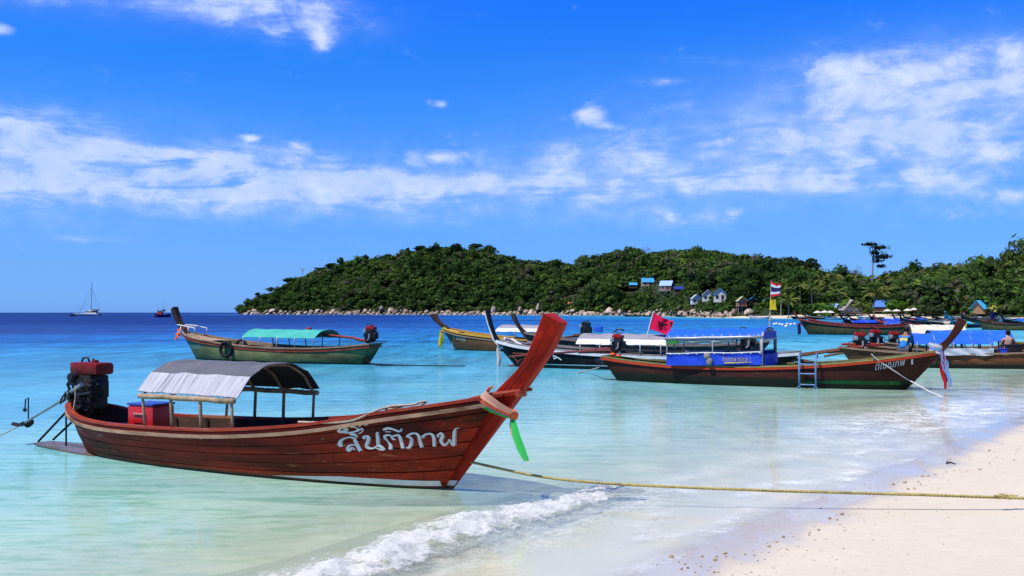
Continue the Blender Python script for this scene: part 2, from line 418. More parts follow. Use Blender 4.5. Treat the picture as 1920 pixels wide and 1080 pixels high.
def water_material():
    m = bpy.data.materials.new('tropical_sea'); m.use_nodes = True
    nt = m.node_tree; b = NB(nt); nt.nodes.remove(nt.nodes['Principled BSDF'])
    out = nt.nodes['Material Output']
    g = b.n('ShaderNodeNewGeometry'); pos = g.outputs['Position']
    dep = b.n('ShaderNodeAttribute', attribute_name='depth').outputs['Fac']
    foam = b.n('ShaderNodeAttribute', attribute_name='foam').outputs['Fac']
    sp = b.n('ShaderNodeSeparateXYZ'); b.put(sp.inputs[0], pos)
    # sea grass and coral patches on the bed show as dark blue streaks further out
    pn = b.noise(b.map(pos, (.012, .05, 1), (4.4, 1.9, 0)), 1.0, 5, .6, .3)
    pn2 = b.noise(b.map(pos, (.05, .16, 1), (7.7, 5.9, 0)), 1.0, 5, .6, .2)
    dd = b.m('MULTIPLY', dep, b.mr(pn2, .3, .7, .82, 1.18))
    dd = b.m('ADD', dd, b.m('MULTIPLY', b.mr(pn, .47, .64, -.6, 2.6, True), b.mr(dep, 1.6, 4.5, 0, 1)))
    f = b.mr(dd, 0, 12, 0, 1)
    k = 1 / 12
    col = b.ramp(f, [(0, (.58, .62, .48)), (.13 * k, (.56, .66, .50)), (.3 * k, (.45, .66, .52)), (.5 * k, (.25, .50, .47)), (.9 * k, (.085, .33, .42)), (1.7 * k, (.022, .195, .31)), (3.0 * k, (.008, .125, .29)),
                     (5 * k, (.005, .080, .265)), (8 * k, (.0025, .034, .165)), (1.0, (.0015, .020, .115))])
    # wind ripple: choppy short crests, stretched along the crest
    w1 = b.noise(b.map(pos, (.55, 1.25, 1), (0, 0, 0), (0, 0, R(12))), 2.3, 4, .62, .35)
    w2 = b.noise(b.map(pos, (.6, 1.5, 1), (5, 2, 0), (0, 0, R(-16))), .55, 3, .55, .2)
    w3 = b.noise(b.map(pos, (.8, 1.4, 1), (1, 7, 0), (0, 0, R(25))), 8.0, 3, .6)
    w4 = b.noise(b.map(pos, (.25, .9, 1), (3, 7, 0), (0, 0, R(4))), .12, 4, .6)
    far = b.mr(sp.outputs[1], 25, 140, 0, 1)
    h = b.m('ADD', b.m('ADD', b.m('MULTIPLY', w1, .055), b.m('MULTIPLY', w2, .10)), b.m('ADD', b.m('MULTIPLY', w3, .010), b.m('MULTIPLY', w4, b.mr(far, 0, 1, 0, .5))))
    calm = b.mr(dep, 0.0, .5, .12, 1)
    bp = b.n('ShaderNodeBump'); b.put(bp.inputs['Height'], h)
    bp.inputs['Distance'].default_value = 1.0
    b.put(bp.inputs['Strength'], b.m('MULTIPLY', calm, b.mr(sp.outputs[1], 8, 60, .20, .5)))
    w5 = b.noise(b.map(pos, (1, .14, 1), (2, 4, 0)), .85, 4, .7)
    chop_shade = b.m('MULTIPLY', b.mr(w5, .32, .68, -.5, .5), b.mr(sp.outputs[1], 13, 60, 0, 1))
    tex = b.m('ADD', b.mr(w1, .35, .65, -.10, .10), b.m('ADD', b.mr(w4, .35, .65, -.16, .16), b.mr(w2, .35, .65, -.10, .10)))
    hs = b.n('ShaderNodeHueSaturation'); b.put(hs.inputs['Color'], col)
    b.put(hs.inputs['Value'], b.m('ADD', b.m('ADD', 1.0, chop_shade), b.m('MULTIPLY', tex, b.mr(dep, .3, 2, .25, 1.1))))  # light and dark of the waves put into the colour value
    shal = b.mr(dep, .03, .2, 0, 1); deepw = b.mr(dep, 1.2, 3.5, 1, .0)
    wr = b.noise(b.map(pos, (.55, 2.0, 1), (8, 3, 0), (0, 0, R(-14))), 2.1, 5, .66, .5)
    wr2 = b.noise(b.map(pos, (.7, 1.9, 1), (5, 9, 0), (0, 0, R(10))), 5.5, 4, .65, .4)
    rip_shade = b.m('ADD', b.m('MULTIPLY', b.mr(w2, .35, .6, .25, 1), b.mr(wr, .49, .60, 0, .9, True)), b.mr(wr2, .50, .66, 0, .55, True), clamp=True)
    rc = b.mix(b.m('MULTIPLY', b.m('MULTIPLY', rip_shade, shal), deepw), hs.outputs[0], b.mix(1.0, hs.outputs[0], (.52, .74, .62), 'MULTIPLY'))  # ripple shading painted as darker lines in the body colour
    df = b.n('ShaderNodeBsdfDiffuse'); b.put(df.inputs[0], rc)
    tr = b.n('ShaderNodeBsdfTransparent')
    b.put(tr.inputs[0], b.ramp(b.mr(dep, 0, 1.2), [(0, (.99, .995, .98)), (.12, (.955, .99, .955)), (.25, (.86, .97, .95)), (.5, (.70, .93, .935)), (1, (.42, .85, .90))]))
    rip_tint = b.m('MULTIPLY', b.m('ADD', b.mr(w1, .46, .62, 0, .6, True), b.mr(b.noise(b.map(pos, (.45, 2.2, 1), (8, 3, 0), (0, 0, R(-14))), 1.5, 4, .6, .3), .50, .64, 0, .7, True)), b.mr(dep, .02, .2, 0, 1), clamp=True)
    b.put(tr.inputs[0], b.mix(rip_tint, tr.inputs[0].links[0].from_socket, b.mix(1.0, tr.inputs[0].links[0].from_socket, (.84, .91, .85), 'MULTIPLY')))  # ripple light and dark painted into the see-through tint as well
    tf = b.ramp(b.mr(dep, 0, 2), [(0, (.98,) * 3), (.05, (.84,) * 3), (.15, (.44,) * 3), (.3, (.16,) * 3), (.5, (0, 0, 0))])
    body = b.n('ShaderNodeMixShader'); b.put(body.inputs[0], tf); b.put(body.inputs[1], df.outputs[0]); b.put(body.inputs[2], tr.outputs[0])
    gl = b.n('ShaderNodeBsdfGlossy'); b.put(gl.inputs['Normal'], bp.outputs[0]); gl.inputs[0].default_value = (.95, .97, 1, 1)
    b.put(gl.inputs['Roughness'], b.mr(far, 0, 1, .07, .25))
    fr = b.n('ShaderNodeFresnel'); fr.inputs[0].default_value = 1.33; b.put(fr.inputs[1], bp.outputs[0])
    surf = b.n('ShaderNodeMixShader'); b.put(surf.inputs[0], b.m('MULTIPLY', b.m('MINIMUM', fr.outputs[0], .72), b.m('MULTIPLY', b.m('MULTIPLY', b.mr(sp.outputs[1], 24, 70, .66, .26), b.mr(sp.outputs[1], 9, 18, .62, 1)), b.mr(sp.outputs[1], 70, 220, 1.0, .45))))
    b.put(surf.inputs[1], body.outputs[0]); b.put(surf.inputs[2], gl.outputs[0])
    # lacy foam
    fv = b.n('ShaderNodeTexVoronoi', feature='DISTANCE_TO_EDGE'); fv.inputs['Scale'].default_value = 7
    wp = b.n('ShaderNodeVectorMath', operation='ADD'); b.put(wp.inputs[0], pos)
    nc = b.n('ShaderNodeTexNoise'); b.put(nc.inputs['Vector'], pos); nc.inputs['Scale'].default_value = 3; nc.inputs['Detail'].default_value = 4
    b.put(wp.inputs[1], nc.outputs['Color']); b.put(fv.inputs['Vector'], wp.outputs[0])
    fn = b.noise(pos, 2.2, 6, .65)
    fm = b.m('MULTIPLY', foam, b.m('ADD', b.mr(fv.outputs['Distance'], .0, .16, .8, .0), b.mr(fn, .45, .7, 0, .9)), clamp=True)
    fd = b.n('ShaderNodeBsdfDiffuse'); fd.inputs[0].default_value = (.66, .67, .64, 1)
    fs = b.n('ShaderNodeMixShader'); b.put(fs.inputs[0], fm); b.put(fs.inputs[1], surf.outputs[0]); b.put(fs.inputs[2], fd.outputs[0])
    b.put(out.inputs[0], fs.outputs[0])
    return m
WATER = water_material()
def geo(a, bb, n): return np.geomspace(a, bb, n)
ypos = np.concatenate([[-60, -30, -12], np.arange(-6, 4, 1.0), np.arange(4, 26, .25), geo(26, 400, 120)[0:], geo(400, 1500, 50)[1:], geo(1500, 60000, 24)[1:]])
xr = np.concatenate([np.arange(16, 40, 1.0), geo(40, 400, 60), geo(400, 1500, 26)[1:], geo(1500, 60000, 18)[1:]])
xl = -np.concatenate([np.arange(14, 40, 1.0), geo(40, 400, 60), geo(400, 1500, 26)[1:], geo(1500, 60000, 18)[1:]])[::-1]
xpos = np.concatenate([xl, np.arange(-13.75, 16, .25), xr])
X, Y = np.meshgrid(xpos, ypos, indexing='ij')
d = -shore_d(X, Y)
DEP = np.interp(d, [-5, 0, .6, 2.5, 5, 9, 15, 24, 36, 50, 70, 110, 200], [0, .0, .03, .13, .28, .5, .85, 1.25, 1.9, 2.7, 4.2, 6.8, 9.5])
farw = np.clip((Y - 320) / 300, 0, 1)           # the bay shoals again before the far shore
DEP = np.where((Y > 150) & (d < 160), np.interp(d, [0, 5, 25, 60, 110, 160], [.6, 1.2, 2.0, 3.4, 5.5, 8]), DEP)
DEP = DEP + np.clip((-X - 8) / 60, 0, 1) * np.clip((Y - 40) / 60, 0, 1) * 2.5
# foam left on the water: thin lines at the edge of the wash and a lacy patch further along the beach
FO = np.exp(-((d - .12 - .12 * np.sin(X * 3)) / .05) ** 2) * .5 * (Y < 60)
FO += np.exp(-((d - 1.0 - .25 * np.sin(X * 1.3 + Y)) / .10) ** 2) * .35 * (Y < 11) * (X > 1)
FO += np.exp(-(((d - 1.7) / 1.0) ** 2 + ((Y - 21.0) / 4.0) ** 2)) * .7
wash = pnoise(X * .9 + 3, Y * .9, 41)                # milky wash running up the sand
FO += np.clip(1 - np.abs(d - .75) / .75, 0, 1) * (Y > 11) * (Y < 60) * (.05 + .16 * wash)
FO += np.exp(-((d - .5 - .35 * np.sin(X * 1.9 + Y * .7)) / .09) ** 2) * .38 * (Y < 60) * (X > 1)
FO += np.exp(-((d - 1.6 - .4 * np.sin(X * 1.1 - Y * .5)) / .12) ** 2) * .16 * (Y < 60) * (X > 1.5)
gx = np.interp(Y, [7.4, 8.0, 8.6, 9.45, 10.4, 11.15, 11.95], [-2.05, -1.53, -1.15, -.68, -.05, .48, 1.05])
FO += np.exp(-((X - gx - .75) / .45) ** 2) * (Y > 4) * (Y < 12.5) * (.12 + .35 * pnoise(X * 2.1, Y * 2.1, 43))
me = np_mesh('sea_water', np.stack([X, Y, np.zeros_like(X)], -1).reshape(-1, 3), grid_faces(len(xpos), len(ypos)), WATER, True)
fattr(me, 'depth', DEP); fattr(me, 'foam', FO)
tag(link('sea_water', me), kind='structure')
# a dark deep sea bed so that no light leaks up from under the open water
bed = MB(); bed.add([(-70000, -70000, -8), (70000, -70000, -8), (70000, 70000, -8), (-70000, 70000, -8)], [(0, 1, 2, 3)])
tag(bed.build('sea_bed', pmat('deep_bed', (.05, .10, .12), 1, .2, .01)), kind='structure')

# ------------------------------------------------------------------ small breaking wave
def wave_material():
    m = bpy.data.materials.new('wave_foam'); m.use_nodes = True
    nt = m.node_tree; b = NB(nt); nt.nodes.remove(nt.nodes['Principled BSDF'])
    out = nt.nodes['Material Output']
    g = b.n('ShaderNodeNewGeometry'); pos = g.outputs['Position']
    fo = b.n('ShaderNodeAttribute', attribute_name='foam').outputs['Fac']
    n1 = b.noise(pos, 5, 8, .72, .5); n2 = b.noise(pos, 26, 5, .7); n3 = b.noise(b.map(pos, (1, 1.0, 1)), 70, 3, .7)
    k = b.m('ADD', b.m('ADD', fo, b.mr(n1, .25, .75, -.85, .45)), b.mr(n2, .3, .7, -.34, .30))
    bp = b.n('ShaderNodeBump'); bp.inputs['Distance'].default_value = .016; bp.inputs['Strength'].default_value = .9
    b.put(bp.inputs['Height'], b.m('ADD', n2, b.m('MULTIPLY', n3, .2)))
    fd = b.n('ShaderNodeBsdfDiffuse'); b.put(fd.inputs[0], b.mix(b.mr(n2, .3, .7), (.60, .595, .56), (.74, .74, .72))); b.put(fd.inputs[1], None); b.put(fd.inputs['Normal'], bp.outputs[0])
    tr = b.n('ShaderNodeBsdfTransparent'); tr.inputs[0].default_value = (.985, .99, .97, 1)
    gl = b.n('ShaderNodeBsdfGlossy'); gl.inputs['Roughness'].default_value = .06; b.put(gl.inputs['Normal'], bp.outputs[0])
    fr = b.n('ShaderNodeFresnel'); fr.inputs[0].default_value = 1.33; b.put(fr.inputs[1], bp.outputs[0])
    w = b.n('ShaderNodeMixShader'); b.put(w.inputs[0], b.m('MINIMUM', fr.outputs[0], .16)); b.put(w.inputs[1], tr.outputs[0]); b.put(w.inputs[2], gl.outputs[0])
    ft = b.n('ShaderNodeBsdfTranslucent'); ft.inputs[0].default_value = (.72, .73, .70, 1)
    fm = b.n('ShaderNodeMixShader'); fm.inputs[0].default_value = .35; b.put(fm.inputs[1], fd.outputs[0]); b.put(fm.inputs[2], ft.outputs[0])
    s = b.n('ShaderNodeMixShader'); b.put(s.inputs[0], b.m('MULTIPLY', b.mr(k, .16, .74, 0, 1, True), .86)); b.put(s.inputs[1], w.outputs[0]); b.put(s.inputs[2], fm.outputs[0])
    b.put(out.inputs[0], s.outputs[0])
    return m
WAVE = wave_material()
cre = np.array([(-4.6, 5.3), (-3.2, 6.4), (-2.05, 7.4), (-1.53, 8.0), (-1.15, 8.6), (-.68, 9.45), (-.05, 10.4), (.48, 11.15), (1.05, 11.95), (1.4, 12.4)])
seg = np.r_[0, np.cumsum(np.hypot(*np.diff(cre, axis=0).T))]
uu = np.linspace(0, seg[-1], 420)
cx = np.interp(uu, seg, cre[:, 0]); cy = np.interp(uu, seg, cre[:, 1])
for _ in range(30):
    cx[1:-1] = (cx[:-2] + cx[1:-1] + cx[2:]) / 3; cy[1:-1] = (cy[:-2] + cy[1:-1] + cy[2:]) / 3
tx, ty = np.gradient(cx), np.gradient(cy); ln = np.hypot(tx, ty); nx, ny = ty / ln, -tx / ln    # n points to the beach
ww = np.linspace(-.75, .75, 90)
U, Wd = np.meshgrid(uu, ww, indexing='ij')
und = (pnoise(U * .9, U * 0, 11) - .5) * .30
Wl = Wd + und
amp = (.040 + .036 * pnoise(U * .8, U * 0 + 3, 5)) * np.clip((seg[-1] - U) / 3.0, 0, 1) ** .7
prof = np.where(Wl < 0, np.exp(-(Wl / .36) ** 2), np.exp(-(Wl / .26) ** 2))
front = np.exp(-((Wl - .28) / .22) ** 2)
rough_ = sum((pnoise(U * fq + 9, Wd * fq, 20 + i) - .5) / fq for i, fq in enumerate((4, 8, 16, 32)))
foamv = np.clip(.12 + .92 * np.exp(-((Wl - .14) / .36) ** 2), 0, 1) * np.clip((.66 - np.abs(Wd)) / .28, 0, 1)
foamv -= .55 * np.exp(-((Wl + .12) / .07) ** 2) * (pnoise(U * .7, U * 0 + 7, 6) > .45)
Z = .012 + amp * prof + .03 * front + rough_ * .42 * np.clip(foamv, 0, 1)
edge = np.clip((.75 - np.abs(Wd)) / .1, 0, 1)
Z = Z * edge - .03 * (1 - edge)
P = np.stack([cx[:, None] + nx[:, None] * Wd, cy[:, None] + ny[:, None] * Wd, Z], -1)
me = np_mesh('breaking_wave', P.reshape(-1, 3), grid_faces(len(uu), len(ww)), WAVE, True)
fattr(me, 'foam', foamv - (1 - edge) * 2 - np.clip((U - seg[-1] + 1.6) / 1.6, 0, 1) * .55)
tag(link('breaking_wave', me), 'small foaming wave curling on to the sand below the red boat', 'wave', kind='stuff')
sp_ = MB()
dro = [(random.random(), random.gauss(.08, .17)) for _ in range(700)]
bmi = bmesh.new(); bmesh.ops.create_icosphere(bmi, subdivisions=1, radius=1)
iv = [v.co.copy() for v in bmi.verts]; bmi.verts.index_update(); ifc = [[v.index for v in f.verts] for f in bmi.faces]; bmi.free()
for q, w in dro:
    i = int((q ** .9) * (len(uu) - 1)); j = min(max(int((w + .75) / 1.5 * 89), 0), 89)
    r = random.choice((.002, .003, .004, .005, .007))
    base = Vector(P[i, j]) + Vector((random.gauss(0, .01), random.gauss(0, .01), abs(random.gauss(0, .022)) * (1 if amp[i, 0] > .03 else .3)))
    sp_.add([base + v * r for v in iv], ifc)
tag(sp_.build('spray', pmat('spray_white', (.88, .88, .87), .3, .03), None, True), 'white droplets thrown up along the crest of the small wave', 'spray', kind='stuff')

# ------------------------------------------------------------------ headland terrain
SKY_PX = [(430, 590), (455, 582), (470, 567), (500, 548), (540, 528), (570, 512), (600, 508), (650, 494), (700, 486), (730, 481), (760, 470), (790, 466), (850, 465), (880, 462), (920, 470), (950, 480), (980, 490),
          (1050, 495), (1070, 497), (1100, 488), (1130, 481), (1150, 476), (1200, 473), (1340, 473), (1380, 481), (1420, 490), (1500, 494), (1530, 512), (1560, 517), (1650, 514), (1730, 510), (1760, 504), (1800, 499),
          (1850, 494), (1880, 492), (1920, 488), (2100, 480), (2400, 470)]
SA = np.array([(p - 960) / F for p, q in SKY_PX]); SE = np.array([(586 - q) / F for p, q in SKY_PX])
DA = [(-.285, 1015), (-.266, 1000), (-.19, 930), (-.0842, 850), (.021, 760), (.10, 670), (.126, 640), (.148, 560), (.1737, 480), (.2075, 392), (.249, 362), (.326, 332), (.42, 295), (.478, 255), (.56, 215), (.8, 150)]
DAa = np.array([a for a, _ in DA]); DAd = np.array([q for _, q in DA])
WA = [(-.285, 30), (-.266, 60), (-.19, 150), (-.08, 230), (.02, 250), (.126, 260), (.2, 260), (.3, 200), (.42, 190), (.5, 170), (.8, 160)]
def D0(a): return np.interp(a, DAa, DAd)
def DW(a): return np.interp(a, [k for k, _ in WA], [k for _, k in WA])
def BW(a): return np.interp(a, [.15, .2, .3, .5], [7, 16, 24, 24])
TREEH = 9.5
def terrain(a, r):
    d0 = D0(a); w = DW(a); bw = BW(a)
    top = CAMH + np.interp(a, SA, SE) * (d0 + w)
    hr = np.maximum(top - TREEH, 2.0)
    t = (r - d0 - bw) / (w - bw)
    t1 = np.clip(t, 0, 1)
    s = 1.6 * t1 - .6 * t1 ** 2
    s = s - np.clip(t - 1, 0, 3) * .5
    z = 1.3 + (hr - 1.3) * s + (pnoise(a * r * .02, r * .02, 8) - .5) * 3 * np.clip(t * 3, 0, 1)
    z = np.where(t < 0, np.interp(r - d0, [-12, -3, 0, 2], [-3, -.8, -.1, .25]) + np.clip((r - d0) / bw, 0, 1) * 1.0, z)
    z = np.where((a > .20) & (r - d0 < bw - 2), -1.5, z)
    return z * np.clip((a + .272) / .012, 0, 1) - 2.0 * np.clip((-.266 - a) / .01, 0, 1)
aa = np.concatenate([np.linspace(-.29, .62, 240), np.linspace(.63, 1.1, 20)])
rr = np.concatenate([np.linspace(-12, 40, 27), np.linspace(48, 430, 48)])
A_, Q_ = np.meshgrid(aa, rr, indexing='ij')
Rr = D0(A_) + Q_
me = np_mesh('headland', np.stack([A_ * Rr, Rr, terrain(A_, Rr)], -1).reshape(-1, 3), grid_faces(len(aa), len(rr)),
             pmat('shaded_forest_floor', (.022, .038, .012), .95, .4, .08, bump=.3, col2=(.04, .05, .02)), True)  # ground painted dark so gaps between trees read as forest shade
tag(link('headland', me), kind='structure')
# ------------------------------------------------------------------ vegetation
def leaf_material(name, stops, trans=.22):
    m = bpy.data.materials.new(name); m.use_nodes = True
    nt = m.node_tree; b = NB(nt); nt.nodes.remove(nt.nodes['Principled BSDF'])
    t = b.n('ShaderNodeAttribute', attribute_name='tint').outputs['Fac']
    oi = b.n('ShaderNodeObjectInfo').outputs['Random']
    g = b.n('ShaderNodeNewGeometry').outputs['Position']
    n = b.noise(g, .35, 3, .6); big = b.noise(g, .018, 3, .5)
    k = b.m('FRACT', b.m('ADD', t, oi))
    k = b.m('ADD', k, b.mr(big, .35, .65, -.26, .26), clamp=True)
    c = b.ramp(k, [(i / (len(stops) - 1), q) for i, q in enumerate(stops)])
    hs = b.n('ShaderNodeHueSaturation'); b.put(hs.inputs['Color'], c); b.put(hs.inputs['Value'], b.mr(n, .3, .7, .62, 1.35)); c = hs.outputs[0]
    d = b.n('ShaderNodeBsdfDiffuse'); b.put(d.inputs[0], c)
    tr = b.n('ShaderNodeBsdfTranslucent'); b.put(tr.inputs[0], b.mix(.5, c, (.08, .13, .015)))
    ms = b.n('ShaderNodeMixShader'); ms.inputs[0].default_value = trans
    b.put(ms.inputs[1], d.outputs[0]); b.put(ms.inputs[2], tr.outputs[0])
    b.put(nt.nodes['Material Output'].inputs[0], ms.outputs[0])
    return m
LEAF = leaf_material('jungle_leaves', [(.014, .030, .011), (.026, .052, .014), (.042, .084, .018), (.020, .044, .014), (.064, .118, .019), (.034, .056, .018), (.095, .155, .024), (.028, .042, .022), (.085, .080, .050)])
LEAF_D = leaf_material('dark_leaves', [(.013, .025, .010), (.020, .036, .013), (.028, .046, .015), (.022, .032, .015)], .15)
LEAF_L = leaf_material('bright_leaves', [(.055, .12, .016), (.085, .17, .022), (.11, .19, .030)], .3)
LEAF_C = leaf_material('casuarina_needles', [(.060, .092, .022), (.085, .115, .030)], .25)
LEAF_P = leaf_material('palm_leaflets', [(.060, .10, .018), (.10, .135, .030), (.15, .15, .04)], .25)
BARK = pmat('grey_bark', (.20, .16, .125), .9, .3, 3)
BARK_P = pmat('pale_bark', (.34, .30, .26), .9, .25, 3)
TWIG = pmat('bare_grey_twigs', (.20, .165, .16), .9, .25, 3)

def crown_arrays(seed, n, lobes, flat=.62, leaf=.075, wide=.5, hol=.35):
    """leaf clump quads on the skin of several overlapping lobes; unit crown: about 1 wide, sits on z=0"""
    g = np.random.default_rng(seed)
    cs = []
    for i in range(lobes):
        th = g.uniform(0, 2 * np.pi); rr_ = wide * .62 * np.sqrt(g.uniform(0, 1)); z = g.uniform(.10, flat)
        cs.append((rr_ * np.cos(th), rr_ * np.sin(th), z * (1 - .55 * (rr_ / wide) ** 2), g.uniform(.16, .33)))
    cs = np.array(cs)
    k = g.integers(0, lobes, n)
    d = g.normal(size=(n, 3)); d[:, 2] = d[:, 2] * .8 + .35
    d /= np.linalg.norm(d, axis=1)[:, None]
    rad = cs[k, 3] * (1 - hol * g.uniform(0, 1, n) ** 2)
    c = cs[k, :3] + d * rad[:, None] * np.array([1, 1, .78])
    nn = d + g.normal(scale=.34, size=(n, 3)); nn /= np.linalg.norm(nn, axis=1)[:, None]
    a = np.cross(nn, g.normal(size=(n, 3))); a /= np.linalg.norm(a, axis=1)[:, None]
    bb = np.cross(nn, a)
    s = leaf * g.uniform(.55, 1.25, n)[:, None]
    q = np.stack([c - a * s - bb * s * .6, c + a * s * .9 - bb * s * .4, c + a * s + bb * s * .7, c - a * s * .7 + bb * s * .55], 1)   # n x 4 x 3
    t = np.repeat((k * .137 + g.uniform(0, .16, n)) % 1 * .5, 4)
    return q.reshape(-1, 3), t, c
VARF = [crown_arrays(160 + i, 420, [12, 9, 14, 10][i], [.62, .8, .5, .7][i], .055) for i in range(4)]
VARB = [crown_arrays(190 + i, 120, [5, 6, 4][i], [.5, .6, .45][i], .11) for i in range(3)]
VAR = [crown_arrays(100 + i, 250, [9, 7, 11, 8, 6, 10][i], [.62, .8, .5, .7, .95, .6][i], .08) for i in range(6)]
def crown_mesh(name, seed, n, lobes, flat, leaf, mat, sx=1.0):
    q, t, _ = crown_arrays(seed, n, lobes, flat, leaf)
    me = np_mesh(name, q, np.arange(len(q)).reshape(-1, 4), mat)
    fattr(me, 'tint', t)
    return me

# houses and clearings the forest keeps away from:  (azimuth px, py of its foot, half width px, height px)
CLEAR = [(1211, 545, 24, 26), (1250, 552, 22, 26), (1187, 545, 12, 14), (1305, 585, 12, 42), (1305, 573, 15, 32), (1327, 567, 15, 32), (1350, 568, 17, 34), (1327, 570, 14, 34), (1350, 570, 16, 36), (1390, 586, 18, 36), (1265, 556, 14, 14), (1410, 582, 14, 32), (1437, 582, 14, 26)]
def on_hill(px, py):                            # distance at which the slope shows at that height
    a = (px - 960) / F; d0 = float(D0(a)); r = np.linspace(d0 + float(BW(a)), d0 + float(DW(a)), 400)
    return float(r[np.argmin(np.abs(586 - (terrain(np.full(400, a), r) - CAMH) / r * F - py))])
CLEAR = [(c[0], c[1], c[2], c[3], on_hill(c[0], c[1])) for c in CLEAR]
def hidden_by(px, py_top, py_base, r, hw):
    for cx_, cy_, w, h, Yh in CLEAR:
        if r < Yh + 7 and abs(px - cx_) < w + hw * .8 and py_top < cy_ - h * .22 and py_base > cy_ - h: return True
    return False
def forest():
    g = np.random.default_rng(42)
    Vs, Ts = [], []
    cnt = 0; tries = 0
    while cnt < 3300 and tries < 60000:
        tries += 1
        a = g.uniform(-.275, .60); d0 = float(D0(a)); w = float(DW(a)); bw = float(BW(a))
        u = g.uniform(0, 1)
        r = d0 + bw + 4 + u * (w - bw + 22)
        if a < -.255 and u > .8: continue
        if u > .80 and g.uniform() < .35: continue
        z = float(terrain(a, r))
        if z < .4: continue
        h = g.uniform(6.5, 14.0) ** 1.0 * (1 if a > -.2 else .75) * (.8 if u < .1 else 1)
        if a > .2: h = min(h * 1.05, 11.5)
        wd = h * g.uniform(.95, 1.55)
        if g.uniform() < .09 and (a < .2 or u < .6): h *= 1.45; wd *= .85
        px = 960 + a * F; pt = 586 - (z + h - CAMH) / r * F; pb = 586 - (z - CAMH) / r * F
        if hidden_by(px, pt, pb, r, wd / 2 / r * F) or (1600 < px < 1672 and pt < 514): continue
        q, t, _ = VAR[g.integers(0, 6)] if a < .18 else VARF[g.integers(0, 4)]
        th = g.uniform(0, 6.28); c, s_ = np.cos(th), np.sin(th)
        m = q * np.array([wd, wd, h * .95])
        m = np.stack([m[:, 0] * c - m[:, 1] * s_, m[:, 0] * s_ + m[:, 1] * c, m[:, 2]], 1) + np.array([a * r, r, z + h * .12])
        Vs.append(m.astype(np.float32)); Ts.append((t + g.uniform(0, 1) ** 1.5) % 1)
        cnt += 1
    for _ in range(1500):                             # bushes and low growth down to the rocks
        a = g.uniform(-.268, .52); d0 = float(D0(a)); bw = float(BW(a)); r = d0 + bw + 5 + g.uniform(0, 1) ** 1.3 * 40 * (1 if a < .2 else .5)
        z = float(terrain(a, r)); h = g.uniform(2.2, 5.2); wd = h * g.uniform(1.3, 2.0)
        px = 960 + a * F; pt = 586 - (z + h - CAMH) / r * F; pb = 586 - (z - CAMH) / r * F
        if z < .4 or hidden_by(px, pt, pb, r, wd / 2 / r * F): continue
        q, t, _ = VARB[g.integers(0, 3)]
        m = q * np.array([wd, wd, h * 1.15]) + np.array([a * r, r, z - h * .12])
        Vs.append(m.astype(np.float32)); Ts.append((t * .6 + g.uniform(.1, .9)) % 1)
    for _ in range(900):                              # knee-high scrub round the huts and houses
        c = CLEAR[g.integers(0, len(CLEAR))]; px = c[0] + g.uniform(-34, 34); a = (px - 960) / F; r = c[4] + g.uniform(-34, 20); z = float(terrain(a, r))
        if r < D0(a) + BW(a) + 1 or z < .4 or (abs(px - c[0]) < c[2] * .6 and abs(r - c[4]) < 8): continue
        h = g.uniform(.9, 2.4); wd = h * g.uniform(1.6, 2.4); q, t, _ = VARB[g.integers(0, 3)]
        Vs.append((q * np.array([wd, wd, h * 1.1]) + np.array([a * r, r, z - .2])).astype(np.float32)); Ts.append((t * .6 + g.uniform(.2, .8)) % 1)
    V = np.concatenate(Vs); T = np.concatenate(Ts)
    me = np_mesh('forest', V, np.arange(len(V)).reshape(-1, 4), LEAF); fattr(me, 'tint', T)
    tag(link('forest', me), 'dense mixed jungle covering the headland behind the bay', 'forest', kind='stuff')
forest()

def trunk_mesh(name, h, r, mat, bend=.4, limbs=3, seed=0, top=None):
    g = random.Random(seed); m = MB()
    pts = [(bend * math.sin(i / 5 * 1.6) * (i / 5), bend * .4 * math.sin(i * 1.3) * i / 5, h * i / 5) for i in range(6)]
    m.tube(pts, [r * (1 - .12 * i) for i in range(6)], 7)
    for k in range(limbs):
        i = 3 + k % 2; p = Vector(pts[i]); th = g.uniform(0, 6.28); L = h * g.uniform(.25, .4)
        m.tube([p, p + Vector((math.cos(th) * L * .5, math.sin(th) * L * .5, L * .5)), p + Vector((math.cos(th) * L * .8, math.sin(th) * L * .8, L))], [r * .5, r * .35, r * .15], 5)
    return m.mesh(name, mat, True)
TRK = trunk_mesh('trunk', 6.0, .3, BARK, .5, 4, 3)
CR = [crown_mesh('crown', 300 + i, 620, [11, 9, 7][i], [.6, .85, .7][i], .06, LEAF_D) for i in range(3)]
CRG = [crown_mesh('crown', 330 + i, 620, [10, 8][i], [.6, .75][i], .06, LEAF) for i in range(2)]
CRL = [crown_mesh('crown', 350 + i, 520, [9, 7][i], [.7, .6][i], .065, LEAF_L) for i in range(2)]
def tree(px, py_top, Y, h, wd, crown, label, group=None, name='broadleaf_tree', lift=.42, base=None):
    """a tree whose top shows at py_top when it stands at distance Y"""
    ztop = CAMH + (586 - py_top) / F * Y
    x = (px - 960) / F * Y
    z0 = ztop - h
    e = empty(name, (x, Y, z0), random.uniform(0, 6.28), label, 'tree', group)
    t = link('trunk', TRK, e); t.scale = (h / 10, h / 10, h / 10)
    c = link('crown', crown, e); c.location = (0, 0, h * lift); c.scale = (wd, wd, h * (1 - lift) * 1.08)
    return e
def ridge(px): a = (px - 960) / F; return float(D0(a) + DW(a))
RG = 'trees standing out along the ridge of the headland'
